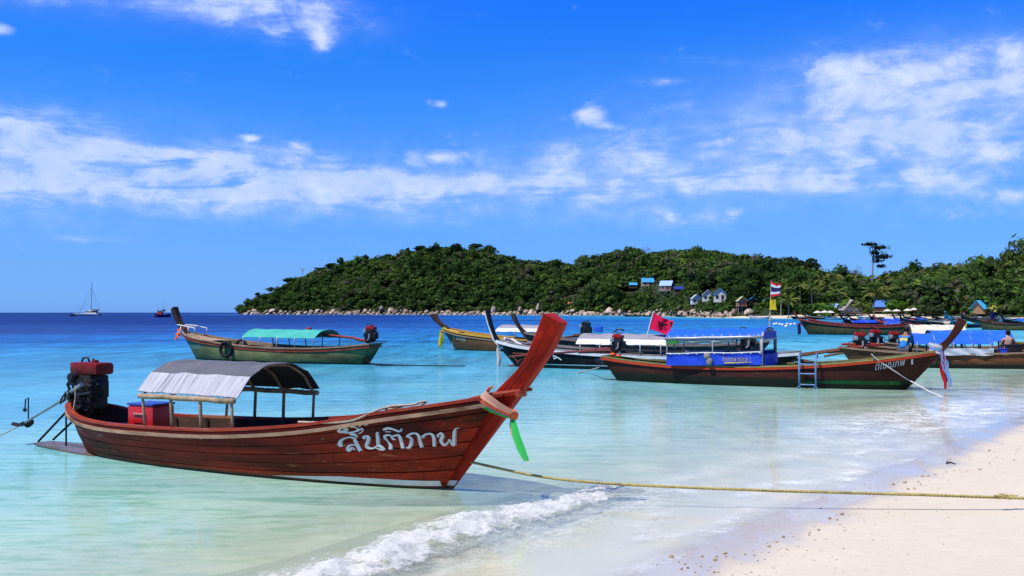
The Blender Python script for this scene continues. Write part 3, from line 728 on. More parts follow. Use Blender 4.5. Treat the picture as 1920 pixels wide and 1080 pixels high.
for px, pt, h, wd, cr, lb in [
    (484, 546, 8, 8, CR[0], 'small dark tree low on the seaward tip of the headland, first along its skyline'),
    (508, 537, 9, 11, CR[1], 'spreading dark tree on the headland skyline, second up from the seaward tip'),
    (537, 518, 10, 11, CR[0], 'dark tree with a broken crown, third up the skyline from the seaward tip'),
    (597, 500, 9, 9, CR[2], 'rounded dark tree on the skyline just left of the wide grey-green crown'),
    (622, 490, 11, 17, CR[0], 'wide dull crown rising from the left slope of the headland skyline'),
    (641, 487, 9, 5.5, CR[1], 'narrow ball-topped tree just right of the wide dull crown on the left slope'),
    (684, 478, 11, 10, CR[2], 'dark tree standing up midway along the left slope of the skyline'),
    (728, 473, 11, 12, CR[0], 'dark bushy tree on the skyline below the left shoulder of the summit'),
    (764, 463, 10, 7, CR[1], 'small separate dark crown at the left shoulder of the summit'),
    (790, 457, 13, 18, CR[0], 'broad layered tree at the left shoulder of the summit'),
    (832, 461, 10, 13, CR[2], 'low dark tree in the middle of the flat summit'),
    (858, 455, 12, 11, CR[1], 'dark tree just left of the highest crown on the summit'),
    (888, 452, 14, 20, CR[0], 'highest and widest dark crown on the summit of the headland'),
    (922, 462, 12, 16, CR[2], 'dark spreading tree at the right shoulder of the summit'),
    (980, 487, 10, 14, CRG[0], 'green tree on the falling skyline right of the summit'),
    (1118, 478, 12, 14, CRG[1], 'green crown where the skyline rises again right of the saddle'),
    (1146, 471, 13, 12, CR[2], 'dark domed tree on the rise left of the bare crown'),
    (1272, 467, 12, 16, CR[0], 'dark tree on the second hill just right of the bare crown'),
    (1338, 468, 14, 22, CRG[0], 'broad bright green crown on the second hill above the white cabins'),
    (1394, 474, 14, 15, CRG[1], 'mid green tree on the right slope of the second hill'),
    (1447, 477, 16, 10, CR[1], 'leftmost of the three tall ball-topped trees at the end of the second hill'),
    (1478, 477, 17, 11, CR[2], 'middle one of the three tall ball-topped trees at the end of the second hill'),
    (1513, 481, 19, 15, CR[1], 'rightmost and largest of the three tall ball-topped trees at the end of the second hill')]:
    Y_ = ridge(px) - 4
    if px > 1430: Y_ = D0((px - 960) / F) + 150
    if px > 1430: h, wd = h * .78, wd * 1.0
    tree(px, pt, Y_, h, wd, cr, lb, RG)
BG = 'trees behind the far beach'
for px, pt, Y_, h, wd, cr, lb in [
    (1585, 512, 400, 15, 13, CR[0], 'dark tree behind the palms left of the tall emergent tree'),
    (1612, 508, 420, 15, 11, CR[2], 'small dark crown just left of the trunk of the tall emergent tree'),
    (1667, 505, 420, 17, 16, CR[1], 'dark domed tree just right of the trunk of the tall emergent tree'),
    (1700, 507, 420, 17, 15, CR[0], 'dark flat-topped tree behind the palms above the white umbrellas'),
    (1745, 507, 400, 17, 14, CR[2], 'dark tree behind the big evergreen right of the umbrellas'),
    (1773, 492, 395, 20, 16, CR[1], 'tall dark tree with a domed top left of the bare twiggy crown'),
    (1812, 497, 390, 18, 16, CRG[0], 'mid green tree right of the bare twiggy crown'),
    (1846, 488, 380, 20, 18, CR[0], 'broad dark tree on the skyline above the blue-roofed beach house'),
    (1745, 545, 318, 12, 12, CRG[1], 'layered green tree at the back of the beach left of the dark evergreen'),
    (1785, 528, 320, 13, 16, CR[2], 'big dark evergreen at the back of the beach left of the blue-roofed house'),
    (1812, 522, 325, 14, 16, CR[0], 'very dark evergreen next to the blue-roofed house'),
    (1762, 560, 312, 8, 11, CR[1], 'low dark evergreen shading the sand left of the light blue boat'),
    (1868, 527, 330, 14, 18, CRG[0], 'dull green tree right behind the blue-roofed beach house'),
    (1603, 548, 345, 8, 10, CRL[0], 'bright green bush at the top of the beach left of the thatched hut'),
    (1545, 556, 350, 9, 12, CRL[1], 'light green bush at the top of the beach behind the two beached boats'),
    (1684, 551, 330, 7, 9, CRL[0], 'rounded bright green bush between the big palm and the dark red block'),
    (1515, 560, 352, 8, 11, CRG[0], 'dark green bush overhanging the beach left of the light green bush'),
    (1712, 565, 322, 5, 7, CRL[1], 'small pale green bush in front of the dark red block')]:
    tree(px, pt, Y_, h, wd, cr, lb, BG, lift=.2)
for px, pt, Y_, h, wd, lb in [(1905, 470, 312, 21, 15, 'tall feathery casuarina at the right edge of the view'), (1938, 466, 305, 22, 16, 'feathery casuarina cut off by the right edge of the view'),
                              (1890, 508, 318, 15, 11, 'shorter feathery casuarina left of the tall one at the right edge')]:
    q, t, _ = crown_arrays(500 + int(px), 1500, 22, 1.0, .035, .5, .6)
    cm = np_mesh('crown', q, np.arange(len(q)).reshape(-1, 4), LEAF_C); fattr(cm, 'tint', t)
    tree(px, pt, Y_, h, wd, cm, lb, 'casuarinas at the right edge', 'casuarina_tree', .12)

# tall emergent tree with a tiered, wind-swept crown
def emergent():
    Y_ = 400; x = (1635 - 960) / F * Y_; z0 = 3; k = Y_ / F
    e = empty('emergent_tree', (x, Y_, z0), 0, 'very tall lone tree with a pale trunk and tiered wind-swept crown above the palms', 'tree')
    m = MB(); H = CAMH + (586 - 462) * k - z0
    m.tube([(0, 0, 0), (.1, 0, H * .4), (.25, 0, H * .75), (.6, 0, H * .9), (0, .2, H)], [.45, .4, .32, .22, .08], 8)
    for (px_, py_, r) in [(1628, 459, 0), (1660, 478, 0), (1645, 490, 0), (1655, 466, 0)]:
        m.tube([(.3, 0, H * .8), ((px_ - 1635) * k * .5, .5, (CAMH + (586 - py_) * k - z0) * .97), ((px_ - 1635) * k, .5, CAMH + (586 - py_) * k - z0)], [.2, .12, .06], 5)
    m.build('trunk', BARK_P, e, True)
    g = np.random.default_rng(5)
    Q, T = [], []
    for (px_, py_, wx, hz, n) in [(1631, 458, 13, 3, 150), (1648, 464, 14, 4, 190), (1640, 474, 10, 4, 130), (1655, 481, 13, 5, 190), (1644, 489, 9, 3, 90), (1651, 499, 7, 3, 70)]:
        c = np.array([(px_ - 1635) * k, 0, CAMH + (586 - py_) * k - z0])
        dd_ = g.normal(size=(n, 3)) * np.array([wx * k * .5, wx * k * .45, hz * k * .5])
        p = c + dd_
        nn = g.normal(size=(n, 3)) * .6 + np.array([0, 0, 1]); nn /= np.linalg.norm(nn, axis=1)[:, None]
        a = np.cross(nn, g.normal(size=(n, 3))); a /= np.linalg.norm(a, axis=1)[:, None]; b2 = np.cross(nn, a); s = .42
        Q.append(np.stack([p - a * s - b2 * s * .6, p + a * s - b2 * s * .5, p + a * s + b2 * s * .6, p - a * s + b2 * s * .5], 1).reshape(-1, 3)); T.append(np.repeat(g.uniform(0, .3, n), 4))
    q = np.concatenate(Q); me = np_mesh('crown', q, np.arange(len(q)).reshape(-1, 4), LEAF_D); fattr(me, 'tint', np.concatenate(T)); link('crown', me, e)
emergent()

def bare_tree(px, pt, Y_, h, label, seed):
    g = random.Random(seed); z0 = CAMH + (586 - pt) / F * Y_ - h
    e = empty('bare_tree', ((px - 960) / F * Y_, Y_, z0), 0, label, 'tree')
    m = MB(); m.tube([(0, 0, 0), (.2, 0, h * .3), (0, .1, h * .55)], [h * .03, h * .025, h * .018], 6); m.build('trunk', TWIG, e)
    m = MB()
    def br(p, d, L, r, n):
        q = p + d * L; m.tube([p, p + d * L * .5 + Vector((g.gauss(0, .08), g.gauss(0, .08), 0)) * L, q], [r, r * .8, r * .5], 4, False)
        if n: 
            for _ in range(3): br(q, (d + Vector((g.gauss(0, .55), g.gauss(0, .55), g.gauss(.1, .3)))).normalized(), L * .62, r * .55, n - 1)
    for k in range(6): br(Vector((0, 0, h * g.uniform(.4, .55))), Vector((math.cos(k * 1.05) * .8, math.sin(k * 1.05) * .8, g.uniform(.5, 1.1))).normalized(), h * .2, h * .013, 3)
    m.build('branches', TWIG, e)
bare_tree(1211, 459, ridge(1211) - 6, 14, 'bare grey tree on the crest of the second hill', 1)
bare_tree(1292, 461, ridge(1292) - 4, 8, 'small leafless tree on the ridge right of the big bare one', 5)
bare_tree(1600, 493, 415, 12, 'thin bare purplish tree left of the tall emergent tree', 2)
bare_tree(1555, 506, 415, 9, 'small bare tree on the skyline right of the ball-topped trees', 4)
bare_tree(1793, 484, 400, 14, 'bare twiggy crown on the skyline above the dark evergreens', 3)
bare_tree(567, 500, ridge(567) - 6, 9, 'leafless pale tree on the left slope of the headland skyline', 6)

# coconut palms: each frond is a part
def frond_mesh(seed, L=3.3):
    g = random.Random(seed); m = MB(); n = 11
    droop = g.uniform(.9, 1.5)
    rib = [Vector((L * t, 0, L * (.34 * t - .42 * droop * t * t))) for t in [i / (n - 1) for i in range(n)]]
    m.tube(rib, [.04 * (1 - .8 * i / n) for i in range(n)], 4, False)
    for i in range(1, n - 1):
        for q in (0, .5):
            p = rib[i].lerp(rib[i + 1], q); t = (i + q) / n; d = (rib[i + 1] - rib[i]).normalized()
            l = L * .27 * math.sin(math.pi * (.12 + .86 * t)) ** .7
            for s in (-1, 1):
                tip = p + Vector((0, s * l * .75, -l * .42)) + d * l * .55
                m.add([p, p + d * .34, tip + d * .10], [(0, 1, 2)])
    me = m.mesh('frond', LEAF_P); fattr(me, 'tint', np.full(len(me.vertices), g.uniform(0, .9)))
    return me
FR = [frond_mesh(i) for i in range(4)]
PT = {}
def palm(px, pt, Y_, h, label, lean=0.0, k=1.0, nf=15):
    z0 = CAMH + (586 - pt) / F * Y_ - h - 1.0 * k
    e = empty('coconut_palm', ((px - 960) / F * Y_ - lean, Y_, z0), 0, label, 'palm tree', 'coconut palms behind the far beach')
    m = MB(); m.tube([(lean * (i / 6) ** 1.6, 0, h * i / 6) for i in range(7)], [.22 - .012 * i for i in range(7)], 7); m.build('trunk', BARK_P, e, True)
    for i in range(nf):
        f = link('frond', FR[(i * 7 + int(px)) % 4], e); f.location = (lean, 0, h)
        f.rotation_euler = (0, R(random.uniform(-55, 22)), i * 2.4 + random.uniform(-.2, .2)); f.scale = (k,) * 3
for a_ in [(1640, 543, 322, 8, 'big coconut palm with drooping yellow-green fronds on the beach beside the thatched hut', .3, 1.25, 19), (1616, 571, 330, 4, 'short young palm in front of the thatched hut', .2, .95, 15),
           (1571, 543, 350, 10, 'leaning coconut palm with a bare pale trunk behind the bright green bush', -1.8, 1.0), (1480, 557, 355, 7, 'coconut palm at the left end of the beach above the red-prowed green boat', .4, 1.1),
           (1541, 519, 392, 13, 'coconut palm on the skyline, first right of the ball-topped trees', 0, 1.1), (1562, 514, 400, 13, 'coconut palm on the skyline, second right of the ball-topped trees', .5, 1.1), (1583, 521, 385, 12, 'coconut palm in front of the dark tree left of the emergent trunk', -.4, 1.1),
           (1604, 517, 390, 12, 'coconut palm just left of the emergent trunk', .3, 1.1), (1626, 521, 385, 12, 'coconut palm crown across the foot of the emergent trunk', .4, 1.1), (1655, 519, 385, 12, 'coconut palm just right of the emergent trunk', -.4, 1.1), (1679, 521, 380, 12, 'coconut palm in front of the dark domed tree', .4, 1.1),
           (1704, 517, 380, 12, 'coconut palm above the dark red block', .4, 1.1), (1727, 519, 378, 12, 'coconut palm right above the group of umbrellas', 0, 1.1), (1749, 513, 372, 12, 'coconut palm against the dark trees above the big evergreen', .4, 1.1), (1502, 527, 372, 11, 'coconut palm below the rightmost ball-topped tree', .5, 1.1),
           (1521, 537, 366, 10, 'coconut palm in the gap right of the flags', -.5, 1.1), (1552, 531, 372, 10, 'coconut palm lower down behind the light green bush', .3, 1.1), (1597, 537, 364, 9, 'coconut palm behind the bright green bush', .3, 1.0), (1662, 541, 350, 9, 'coconut palm behind the rounded bush', .3, 1.0),
           (1690, 533, 356, 9, 'coconut palm over the rounded bush', -.3, 1.0), (1722, 539, 350, 8, 'coconut palm behind the dark red block', .3, 1.0), (1465, 541, 372, 10, 'coconut palm just right of the yellow flag', .2, 1.1), (1803, 503, 366, 13, 'coconut palm among the dark trees below the bare twiggy crown', .3, 1.1)]:
    palm(*a_)

# granite boulders along the headland
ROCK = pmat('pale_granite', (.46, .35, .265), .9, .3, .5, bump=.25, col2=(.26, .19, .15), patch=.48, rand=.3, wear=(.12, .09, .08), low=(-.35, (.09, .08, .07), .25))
def rock_mesh(seed):
    g = random.Random(seed); bm = bmesh.new(); bmesh.ops.create_icosphere(bm, subdivisions=2, radius=1)
    cuts = [(Vector((g.gauss(0, 1), g.gauss(0, 1), g.gauss(.2, .8))).normalized(), g.uniform(.55, .85)) for _ in range(7)]
    for v in bm.verts:
        for n_, d_ in cuts:
            e = v.co.dot(n_) - d_
            if e > 0: v.co -= n_ * e * .85
        v.co *= 1 + g.uniform(-.04, .04)
    me = bpy.data.meshes.new('boulder'); bm.to_mesh(me); bm.free(); me.materials.append(ROCK)
    me.polygons.foreach_set('use_smooth', [True] * len(me.polygons)); me.set_sharp_from_angle(angle=R(32))
    return me
RK = [rock_mesh(i) for i in range(9)]
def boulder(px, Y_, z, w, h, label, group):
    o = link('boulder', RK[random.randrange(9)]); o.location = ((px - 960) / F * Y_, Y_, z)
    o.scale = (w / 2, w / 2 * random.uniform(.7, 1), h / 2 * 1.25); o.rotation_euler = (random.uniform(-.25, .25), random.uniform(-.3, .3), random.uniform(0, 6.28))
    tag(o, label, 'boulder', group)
gr = random.Random(11)
for i in range(280):
    px = 462 + (1372 - 462) * (i + gr.uniform(-.4, .4)) / 279
    a = (px - 960) / F; row = i % 3
    Y_ = float(D0(a)) + (1.0, 4.5, 9)[row] + gr.uniform(-1.5, 1.5)
    pxm = F / Y_
    pile = float(pnoise(px / 37., 0., 77)); w = gr.uniform(4, 10) / pxm * gr.choice((.6, .9, 1.1, 1.2, 1.7)); h = w * gr.uniform(.45, .85)
    seg_ = 'on the far left tip of the headland' if px < 640 else 'below the summit of the headland' if px < 960 else 'between the red prow and the red flag' if px < 1240 else 'below the white cabins'
    boulder(px, Y_, (.0, .9 + pile * .8, 1.4 + pile * 2.2)[row] + h * .05, w, h, 'pale granite boulder in the rocky band ' + seg_, 'granite boulders ' + seg_)
for px, py, w, h, lb in [(925, 582, 13, 14, 'squat pale boulder just left of the black and white prow'), (1008, 577, 6, 17, 'tall thin upright rock right of the dark wooden prow'), (975, 581, 9, 12, 'leaning pale slab of rock just left of the dark wooden prow'),
                         (1142, 584, 18, 14, 'big rounded pale boulder in the middle of the shore rocks'), (1110, 588, 20, 8, 'long low pale boulder left of the big rounded one'), (1164, 585, 14, 11, 'pale boulder right of the big rounded one'),
                         (1375, 585, 11, 11, 'pale boulder at the left end of the sand under the stilted hut'), (1404, 586, 20, 12, 'big pinkish boulder at the foot of the stilted hut'), (1370, 592, 14, 6, 'flat pale boulder lying on the end of the sand'),
                         (715, 578, 12, 10, 'dark-topped pile rock below the summit forest'), (510, 583, 16, 7, 'pale slab of rock near the seaward tip of the headland')]:
    a = (px - 960) / F; Y_ = float(D0(a)) + (14 if px > 1365 else 6); k = Y_ / F
    boulder(px, Y_, CAMH - (py - 586) * k, w * k, h * k, lb, None)
# fallen rubble between the boulders, too small to pick apart
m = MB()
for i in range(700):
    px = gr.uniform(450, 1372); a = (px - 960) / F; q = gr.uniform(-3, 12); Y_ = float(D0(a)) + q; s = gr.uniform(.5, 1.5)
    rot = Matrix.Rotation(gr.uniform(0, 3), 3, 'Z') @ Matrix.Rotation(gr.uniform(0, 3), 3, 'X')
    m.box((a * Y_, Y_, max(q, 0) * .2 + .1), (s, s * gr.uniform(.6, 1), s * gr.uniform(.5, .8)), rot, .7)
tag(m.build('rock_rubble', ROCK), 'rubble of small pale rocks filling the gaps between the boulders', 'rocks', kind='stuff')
# ------------------------------------------------------------------ longtail boats
T_SH = [(-.975, .10, .72), (-.955, .26, .68), (-.92, .40, .63), (-.87, .52, .565), (-.78, .64, .53), (-.63, .75, .54), (-.44, .78, .585), (-.25, .72, .715), (-.10, .585, .90), (.03, .37, 1.05), (.105, .11, 1.15)]
T_BT = [(-.93, .02, -.02), (-.915, .10, -.08), (-.88, .16, -.14), (-.84, .22, -.20), (-.76, .30, -.28), (-.62, .37, -.32), (-.44, .38, -.34), (-.26, .32, -.34), (-.13, .20, -.34), (-.07, .12, -.33), (-.04, .025, -.32)]
# stern with a flat raked transom
T_SH2 = [(-1.05, .30, .80), (-1.00, .36, .75), (-.95, .43, .70), (-.88, .52, .65), (-.78, .64, .60), (-.63, .75, .58), (-.44, .78, .62), (-.25, .72, .73), (-.10, .585, .90), (.03, .37, 1.05), (.105, .11, 1.15)]
T_BT2 = [(-.985, .16, -.10), (-.96, .20, -.15), (-.92, .25, -.2), (-.86, .31, -.24), (-.76, .38, -.28), (-.62, .48, -.32), (-.44, .50, -.34), (-.26, .42, -.34), (-.13, .27, -.34), (-.07, .12, -.33), (-.04, .025, -.32)]
def shallow(SH, BT, z0=-.10, L=7.1):                     # only a hand's breadth of hull is modelled below the water
    out = []
    for (xs, ys, zs), (xb, yb, zb) in zip(SH, BT):
        v = max((z0 - zb) / (zs - zb), 0); out.append((xb + (xs - xb) * v, yb + (ys - yb) * v + .055 * math.sin(math.pi * v) * min(ys / .5, 1), zb + (zs - zb) * v))
    return out
T_BT = shallow(T_SH, T_BT); T_BT2 = shallow(T_SH2, T_BT2)
# prow timber: (front x, z), (back x, z), half thickness front, back   (metres for a 7.1 m boat)
T_PR = [((-.085, -.105), (-.26, -.06), .021, .04), ((0, 0), (-.15, .08), .022, .05), ((.40, .49), (.17, .60), .04, .065), ((.717, .883), (.40, .95), .06, .085), ((.931, 1.157), (.69, 1.235), .085, .10),
        ((1.19, 1.489), (.985, 1.50), .09, .125), ((1.355, 1.72), (1.155, 1.78), .09, .145), ((1.49, 1.985), (1.29, 2.09), .09, .15)]
def crom(P, t):
    P = np.asarray(P, float); n = len(P) - 1
    x = np.clip(np.asarray(t, float), 0, 1) * n; i = np.minimum(x.astype(int), n - 1); f = (x - i)[..., None]
    p0 = P[np.maximum(i - 1, 0)]; p1 = P[i]; p2 = P[i + 1]; p3 = P[np.minimum(i + 2, n)]
    return .5 * (2 * p1 + (p2 - p0) * f + (2 * p0 - 5 * p1 + 4 * p2 - p3) * f ** 2 + (3 * p1 - p0 - 3 * p2 + p3) * f ** 3)

class Boat:
    def __init__(s, name, bow, stern, label, group=None, kb=1.0, kz=1.0, transom=True, cat='boat', prow=None, pk=1.0, pkz=None, ov=1.0, bw=1.16):
        bow = Vector((bow[0], bow[1], 0)); stern = Vector((stern[0], stern[1], 0))
        s.L = (bow - stern).length; s.kx = s.L / 7.1; s.kb = kb; s.kz = kz
        dv = bow - stern
        s.e = empty(name, (bow + stern) / 2, math.atan2(dv.y, dv.x), label, cat, group)
        fx_ = lambda x: (x * s.L if x < -.12 else x * 7.1 * ov) + s.L / 2
        s.SH = np.array([(fx_(x), y * kb, z * kz) for x, y, z in (T_SH2 if transom else T_SH)])
        s.BT = np.array([(fx_(x), y * kb * bw, z * kz) for x, y, z in (T_BT2 if transom else T_BT)])
        s.transom = transom
        s.pr = []
        pkz = pkz or pk
        for (fx, fz), (bx, bz), hf, hb in (prow or T_PR):
            z0 = 1.15
            up = lambda z: z * kz if z < z0 else z0 * kz + (z - z0) * pkz
            fwd = lambda x, z: (x * ov if z < z0 else (.93 * ov + (x - .93) * pk)) + s.L / 2
            s.pr.append(((fwd(fx, fz), up(fz)), (fwd(bx, bz) , up(bz)), hf * min(max(kb, .8), 1.0), hb * min(max(kb, .8), 1.0)))
    def sheer(s, t): return crom(s.SH, t)
    def pt(s, t, v, side=1):
        a = crom(s.SH, t); c = crom(s.BT, t); v = np.asarray(v, float)[..., None]
        p = c + (a - c) * v
        bul = (np.sin(np.pi * v[..., 0]) * .055 * s.kb) * np.clip(np.minimum(a[..., 1] / (.5 * s.kb), 1), 0, 1)
        p[..., 1] = (p[..., 1] + bul) * side
        return p
    def normals(s, t, v, side):
        e = 1e-3
        du = s.pt(np.clip(t + e, 0, 1), v, side) - s.pt(np.clip(t - e, 0, 1), v, side)
        dv = s.pt(t, v + e, side) - s.pt(t, v - e, side)
        n = np.cross(du, dv); n /= np.linalg.norm(n, axis=-1)[..., None] + 1e-12
        return np.where((n[..., 1] * side)[..., None] < 0, -n, n)
    def skin(s, t0, t1, v0, v1, side, nt, nv, off=0.0, th=.03):
        t, v = np.meshgrid(np.linspace(t0, t1, nt), np.linspace(v0, v1, nv), indexing='ij')
        N = s.normals(t, v, side)
        return s.pt(t, v, side) + N * off, N, th
    def hull(s, mat, nt=34, nv=8, name='hull'):
        m = MB()
        for sd in (1, -1): m.shell(*s.skin(0, 1, 0, 1, sd, nt, nv))
        a = s.pt(np.zeros(nv), np.linspace(0, 1, nv), 1); c = s.pt(np.zeros(nv), np.linspace(0, 1, nv), -1)
        m.grid(np.stack([a + [-.004, 0, 0], c + [-.004, 0, 0]], 0))
        s.bottom(m)
        return m.build(name, mat, s.e, 40)
    def bottom(s, m):
        t = np.linspace(0, 1, 20); a = crom(s.BT, t); c = a * [1, -1, 1]
        m.grid(np.stack([a, c], 0))
    def floor(s, mat, t0=.03, t1=.93, z=.14, nt=20, name='floor'):
        t = np.linspace(t0, t1, nt); w = []
        for tt in t:
            v = np.linspace(0, 1, 40); p = s.pt(np.full(40, tt), v, 1); w.append((np.interp(z * s.kz, p[:, 2], p[:, 0]), np.interp(z * s.kz, p[:, 2], p[:, 1]) - .02))
        w = np.array(w); P = np.stack([np.stack([w[:, 0], w[:, 1], np.full(nt, z * s.kz)], -1), np.stack([w[:, 0], -w[:, 1], np.full(nt, z * s.kz)], -1)], 0)
        m = MB(); m.grid(P); return m.build(name, mat, s.e)
    def deck(s, mat, t0, t1, dz=-.03, nt=12, name='foredeck'):
        t = np.linspace(t0, t1, nt); a = s.sheer(t) + [0, -.02, dz]; c = a * [1, -1, 1]
        mid = (a + c) / 2 + [0, 0, .04]
        m = MB(); m.shell(np.stack([c, mid, a], 0), np.broadcast_to([0, 0, 1.0], (3, nt, 3)), .025); return m.build(name, mat, s.e)
    def rail(s, mat, t0=0, t1=1, out=0.0, w=.05, h=.04, dz=0.0, name='gunwale', both=True, close=True, nt=60, sides=None):
        """a strip of rectangular section swept along the sheer line"""
        m = MB()
        def sweep(t, side):
            p = s.sheer(t); v = np.ones_like(t)
            n = s.normals(t, v * .999, side); n[:, 2] = 0; n /= np.linalg.norm(n, axis=1)[:, None] + 1e-9
            p = p * [1, side, 1] + n * out + [0, 0, dz]
            return p, n
        def prof(p, n):
            return np.stack([p - n * w / 2 + [0, 0, -h / 2], p + n * w / 2 + [0, 0, -h / 2], p + n * w / 2 + [0, 0, h / 2], p - n * w / 2 + [0, 0, h / 2], p - n * w / 2 + [0, 0, -h / 2]], 1)
        t = np.linspace(t0, t1, nt)
        pa, na = sweep(t, 1); pb, nb_ = sweep(t, -1)
        if t0 == 0 and close and sides is None:
            P = np.concatenate([pa[::-1], pb]); N = np.concatenate([na[::-1], nb_]); m.grid(prof(P, N))
        else:
            for sd, p, n in ((1, pa, na), (-1, pb, nb_)):
                if sides is None or sd in sides: m.grid(prof(p, n))
        return m.build(name, mat, s.e, 50)
    def band(s, mat, t0, t1, vf0, vf1, side, off=.006, nt=40, name='boot_stripe'):
        t = np.linspace(t0, t1, nt)
        v0 = np.array([vf0(x) for x in np.linspace(0, 1, nt)]); v1 = np.array([vf1(x) for x in np.linspace(0, 1, nt)])
        rows = []
        N0 = []
        for k in np.linspace(0, 1, 4):
            v = v0 + (v1 - v0) * k; n = s.normals(t, v, side); rows.append(s.pt(t, v, side) + n * off); N0.append(n)
        m = MB(); m.shell(np.stack(rows, 1), np.stack(N0, 1), .005)
        return m.build(name, mat, s.e, 40)
    def zband(s, mat, xs, zlo, zhi, side, off=.007, name='boot_stripe'):
        rows = []
        for k in np.linspace(0, 1, 3): rows.append(s.on_side(xs, zlo + (zhi - zlo) * k, side, off))
        P = np.stack(rows, 1); N = np.broadcast_to(np.array([0, float(side), 0]), P.shape)
        m = MB(); m.shell(P, N, .005); return m.build(name, mat, s.e, 40)
    def prow(s, mat, upto=99, name='prow_post'):
        m = MB(); rows = []
        pr = s.pr
        sm = []
        for i in range(len(pr) - 1):
            for k in range(4):
                f = k / 4; A = [np.r_[q[0], q[1], q[2], q[3]] for q in (pr[max(i - 1, 0)], pr[i], pr[i + 1], pr[min(i + 2, len(pr) - 1)])]
                sm.append(.5 * (2 * A[1] + (A[2] - A[0]) * f + (2 * A[0] - 5 * A[1] + 4 * A[2] - A[3]) * f ** 2 + (3 * A[1] - A[0] - 3 * A[2] + A[3]) * f ** 3))
        sm.append(np.r_[pr[-1][0], pr[-1][1], pr[-1][2], pr[-1][3]])
        for fx, fz, bx, bz, hf, hb in sm:
            ch = .014; ex, ez = (bx - fx), (bz - fz); l = math.hypot(ex, ez); ex, ez = ex / l * ch, ez / l * ch
            rows.append([(fx, -hf + ch * .7, fz), (fx, hf - ch * .7, fz), (fx + ex, hf, fz + ez), (bx - ex, hb, bz - ez), (bx, hb - ch, bz), (bx, -hb + ch, bz), (bx - ex, -hb, bz - ez), (fx + ex, -hf, fz + ez), (fx, -hf + ch * .7, fz)])
        m.grid(np.array(rows)); n = len(m.v)
        last = rows[-1][:8]; cx_ = sum(p[0] for p in last) / 8; cz_ = sum(p[2] for p in last) / 8
        m.add(last, [tuple(range(8))])
        return m.build(name, mat, s.e, 30)
    def prow_at(s, k):                              # front, back, half thickness along the timber, k in 0..1
        x = k * (len(s.pr) - 1); i = min(int(x), len(s.pr) - 2); f = x - i
        A = np.r_[s.pr[i][0], s.pr[i][1], s.pr[i][2], s.pr[i][3]]; B = np.r_[s.pr[i + 1][0], s.pr[i + 1][1], s.pr[i + 1][2], s.pr[i + 1][3]]
        return A + (B - A) * f
    def thwarts(s, mat, ts, dz=-.16, w=.16, name='thwart'):
        for t in ts:
            p = s.sheer(t); p2 = s.pt(t, .8); hw = abs(float(p2[1])) - .01
            MB().box((p[0], 0, p[2] + dz), (w, 2 * hw, .03)).build(name, mat, s.e)
    def ribs(s, mat, ts, name='rib'):
        for t in ts:
            m = MB()
            for sd in (1, -1):
                v = np.linspace(.35, .97, 6); P = s.pt(np.full(6, t), v, sd); N = s.normals(np.full(6, t), v, sd); P = P - N * .055
                m.tube([tuple(p) for p in P], .028, 4)
            m.build(name, mat, s.e)
    def on_side(s, x, z, side, off=.006):           # hull surface point for given local x, z
        x = np.asarray(x, float); z = np.asarray(z, float)
        t = np.clip((x - s.SH[0, 0]) / (s.SH[-1, 0] - s.SH[0, 0]), .05, .95); v = np.full_like(t, .6)
        for _ in range(25):
            p = s.pt(t, v, side); e = 1e-4
            pt_ = (s.pt(t + e, v, side) - p) / e; pv = (s.pt(t, v + e, side) - p) / e
            rx = x - p[..., 0]; rz = z - p[..., 2]
            det = pt_[..., 0] * pv[..., 2] - pv[..., 0] * pt_[..., 2]
            t = np.clip(t + np.clip((rx * pv[..., 2] - pv[..., 0] * rz) / det, -.1, .1), 0.001, .999); v = np.clip(v + np.clip((pt_[..., 0] * rz - rx * pt_[..., 2]) / det, -.2, .2), 0.0, 1.05)
        return s.pt(t, v, side) + s.normals(t, v, side) * off

def text_geo(txt, size=1.0):
    c = bpy.data.curves.new('t', 'FONT'); c.body = txt; c.size = size; c.resolution_u = 3
    o = bpy.data.objects.new('t', c); COL.objects.link(o)
    me = bpy.data.meshes.new_from_object(o.evaluated_get(bpy.context.evaluated_depsgraph_get()))
    bm = bmesh.new(); bm.from_mesh(me); bmesh.ops.triangulate(bm, faces=bm.faces[:])
    bm.verts.index_update()
    V = np.array([v.co[:] for v in bm.verts]); Fc = [[v.index for v in f.verts] for f in bm.faces]
    bm.free(); bpy.data.meshes.remove(me); bpy.data.objects.remove(o); bpy.data.curves.remove(c)
    return V, Fc
def hull_text(boat, txt, x0, x1, z0, z1, h, side, mat, slant=0.0, off=.008):
    """lettering laid on the hull, reading from (x0,z0) towards (x1,z1), letters h high"""
    V, Fc = text_geo(txt)
    if not len(V): return
    w = V[:, 0].max() - V[:, 0].min(); u = (V[:, 0] - V[:, 0].min()) / w
    hh = V[:, 1] / max(np.percentile(V[:, 1], 97), 1e-6)
    x = x0 + (x1 - x0) * u + slant * hh * (1 if x1 > x0 else -1); z = z0 + (z1 - z0) * u + hh * h
    P = boat.on_side(x, z, side, off)
    m = MB(); m.add(P, Fc); return m.build('lettering', mat, boat.e)

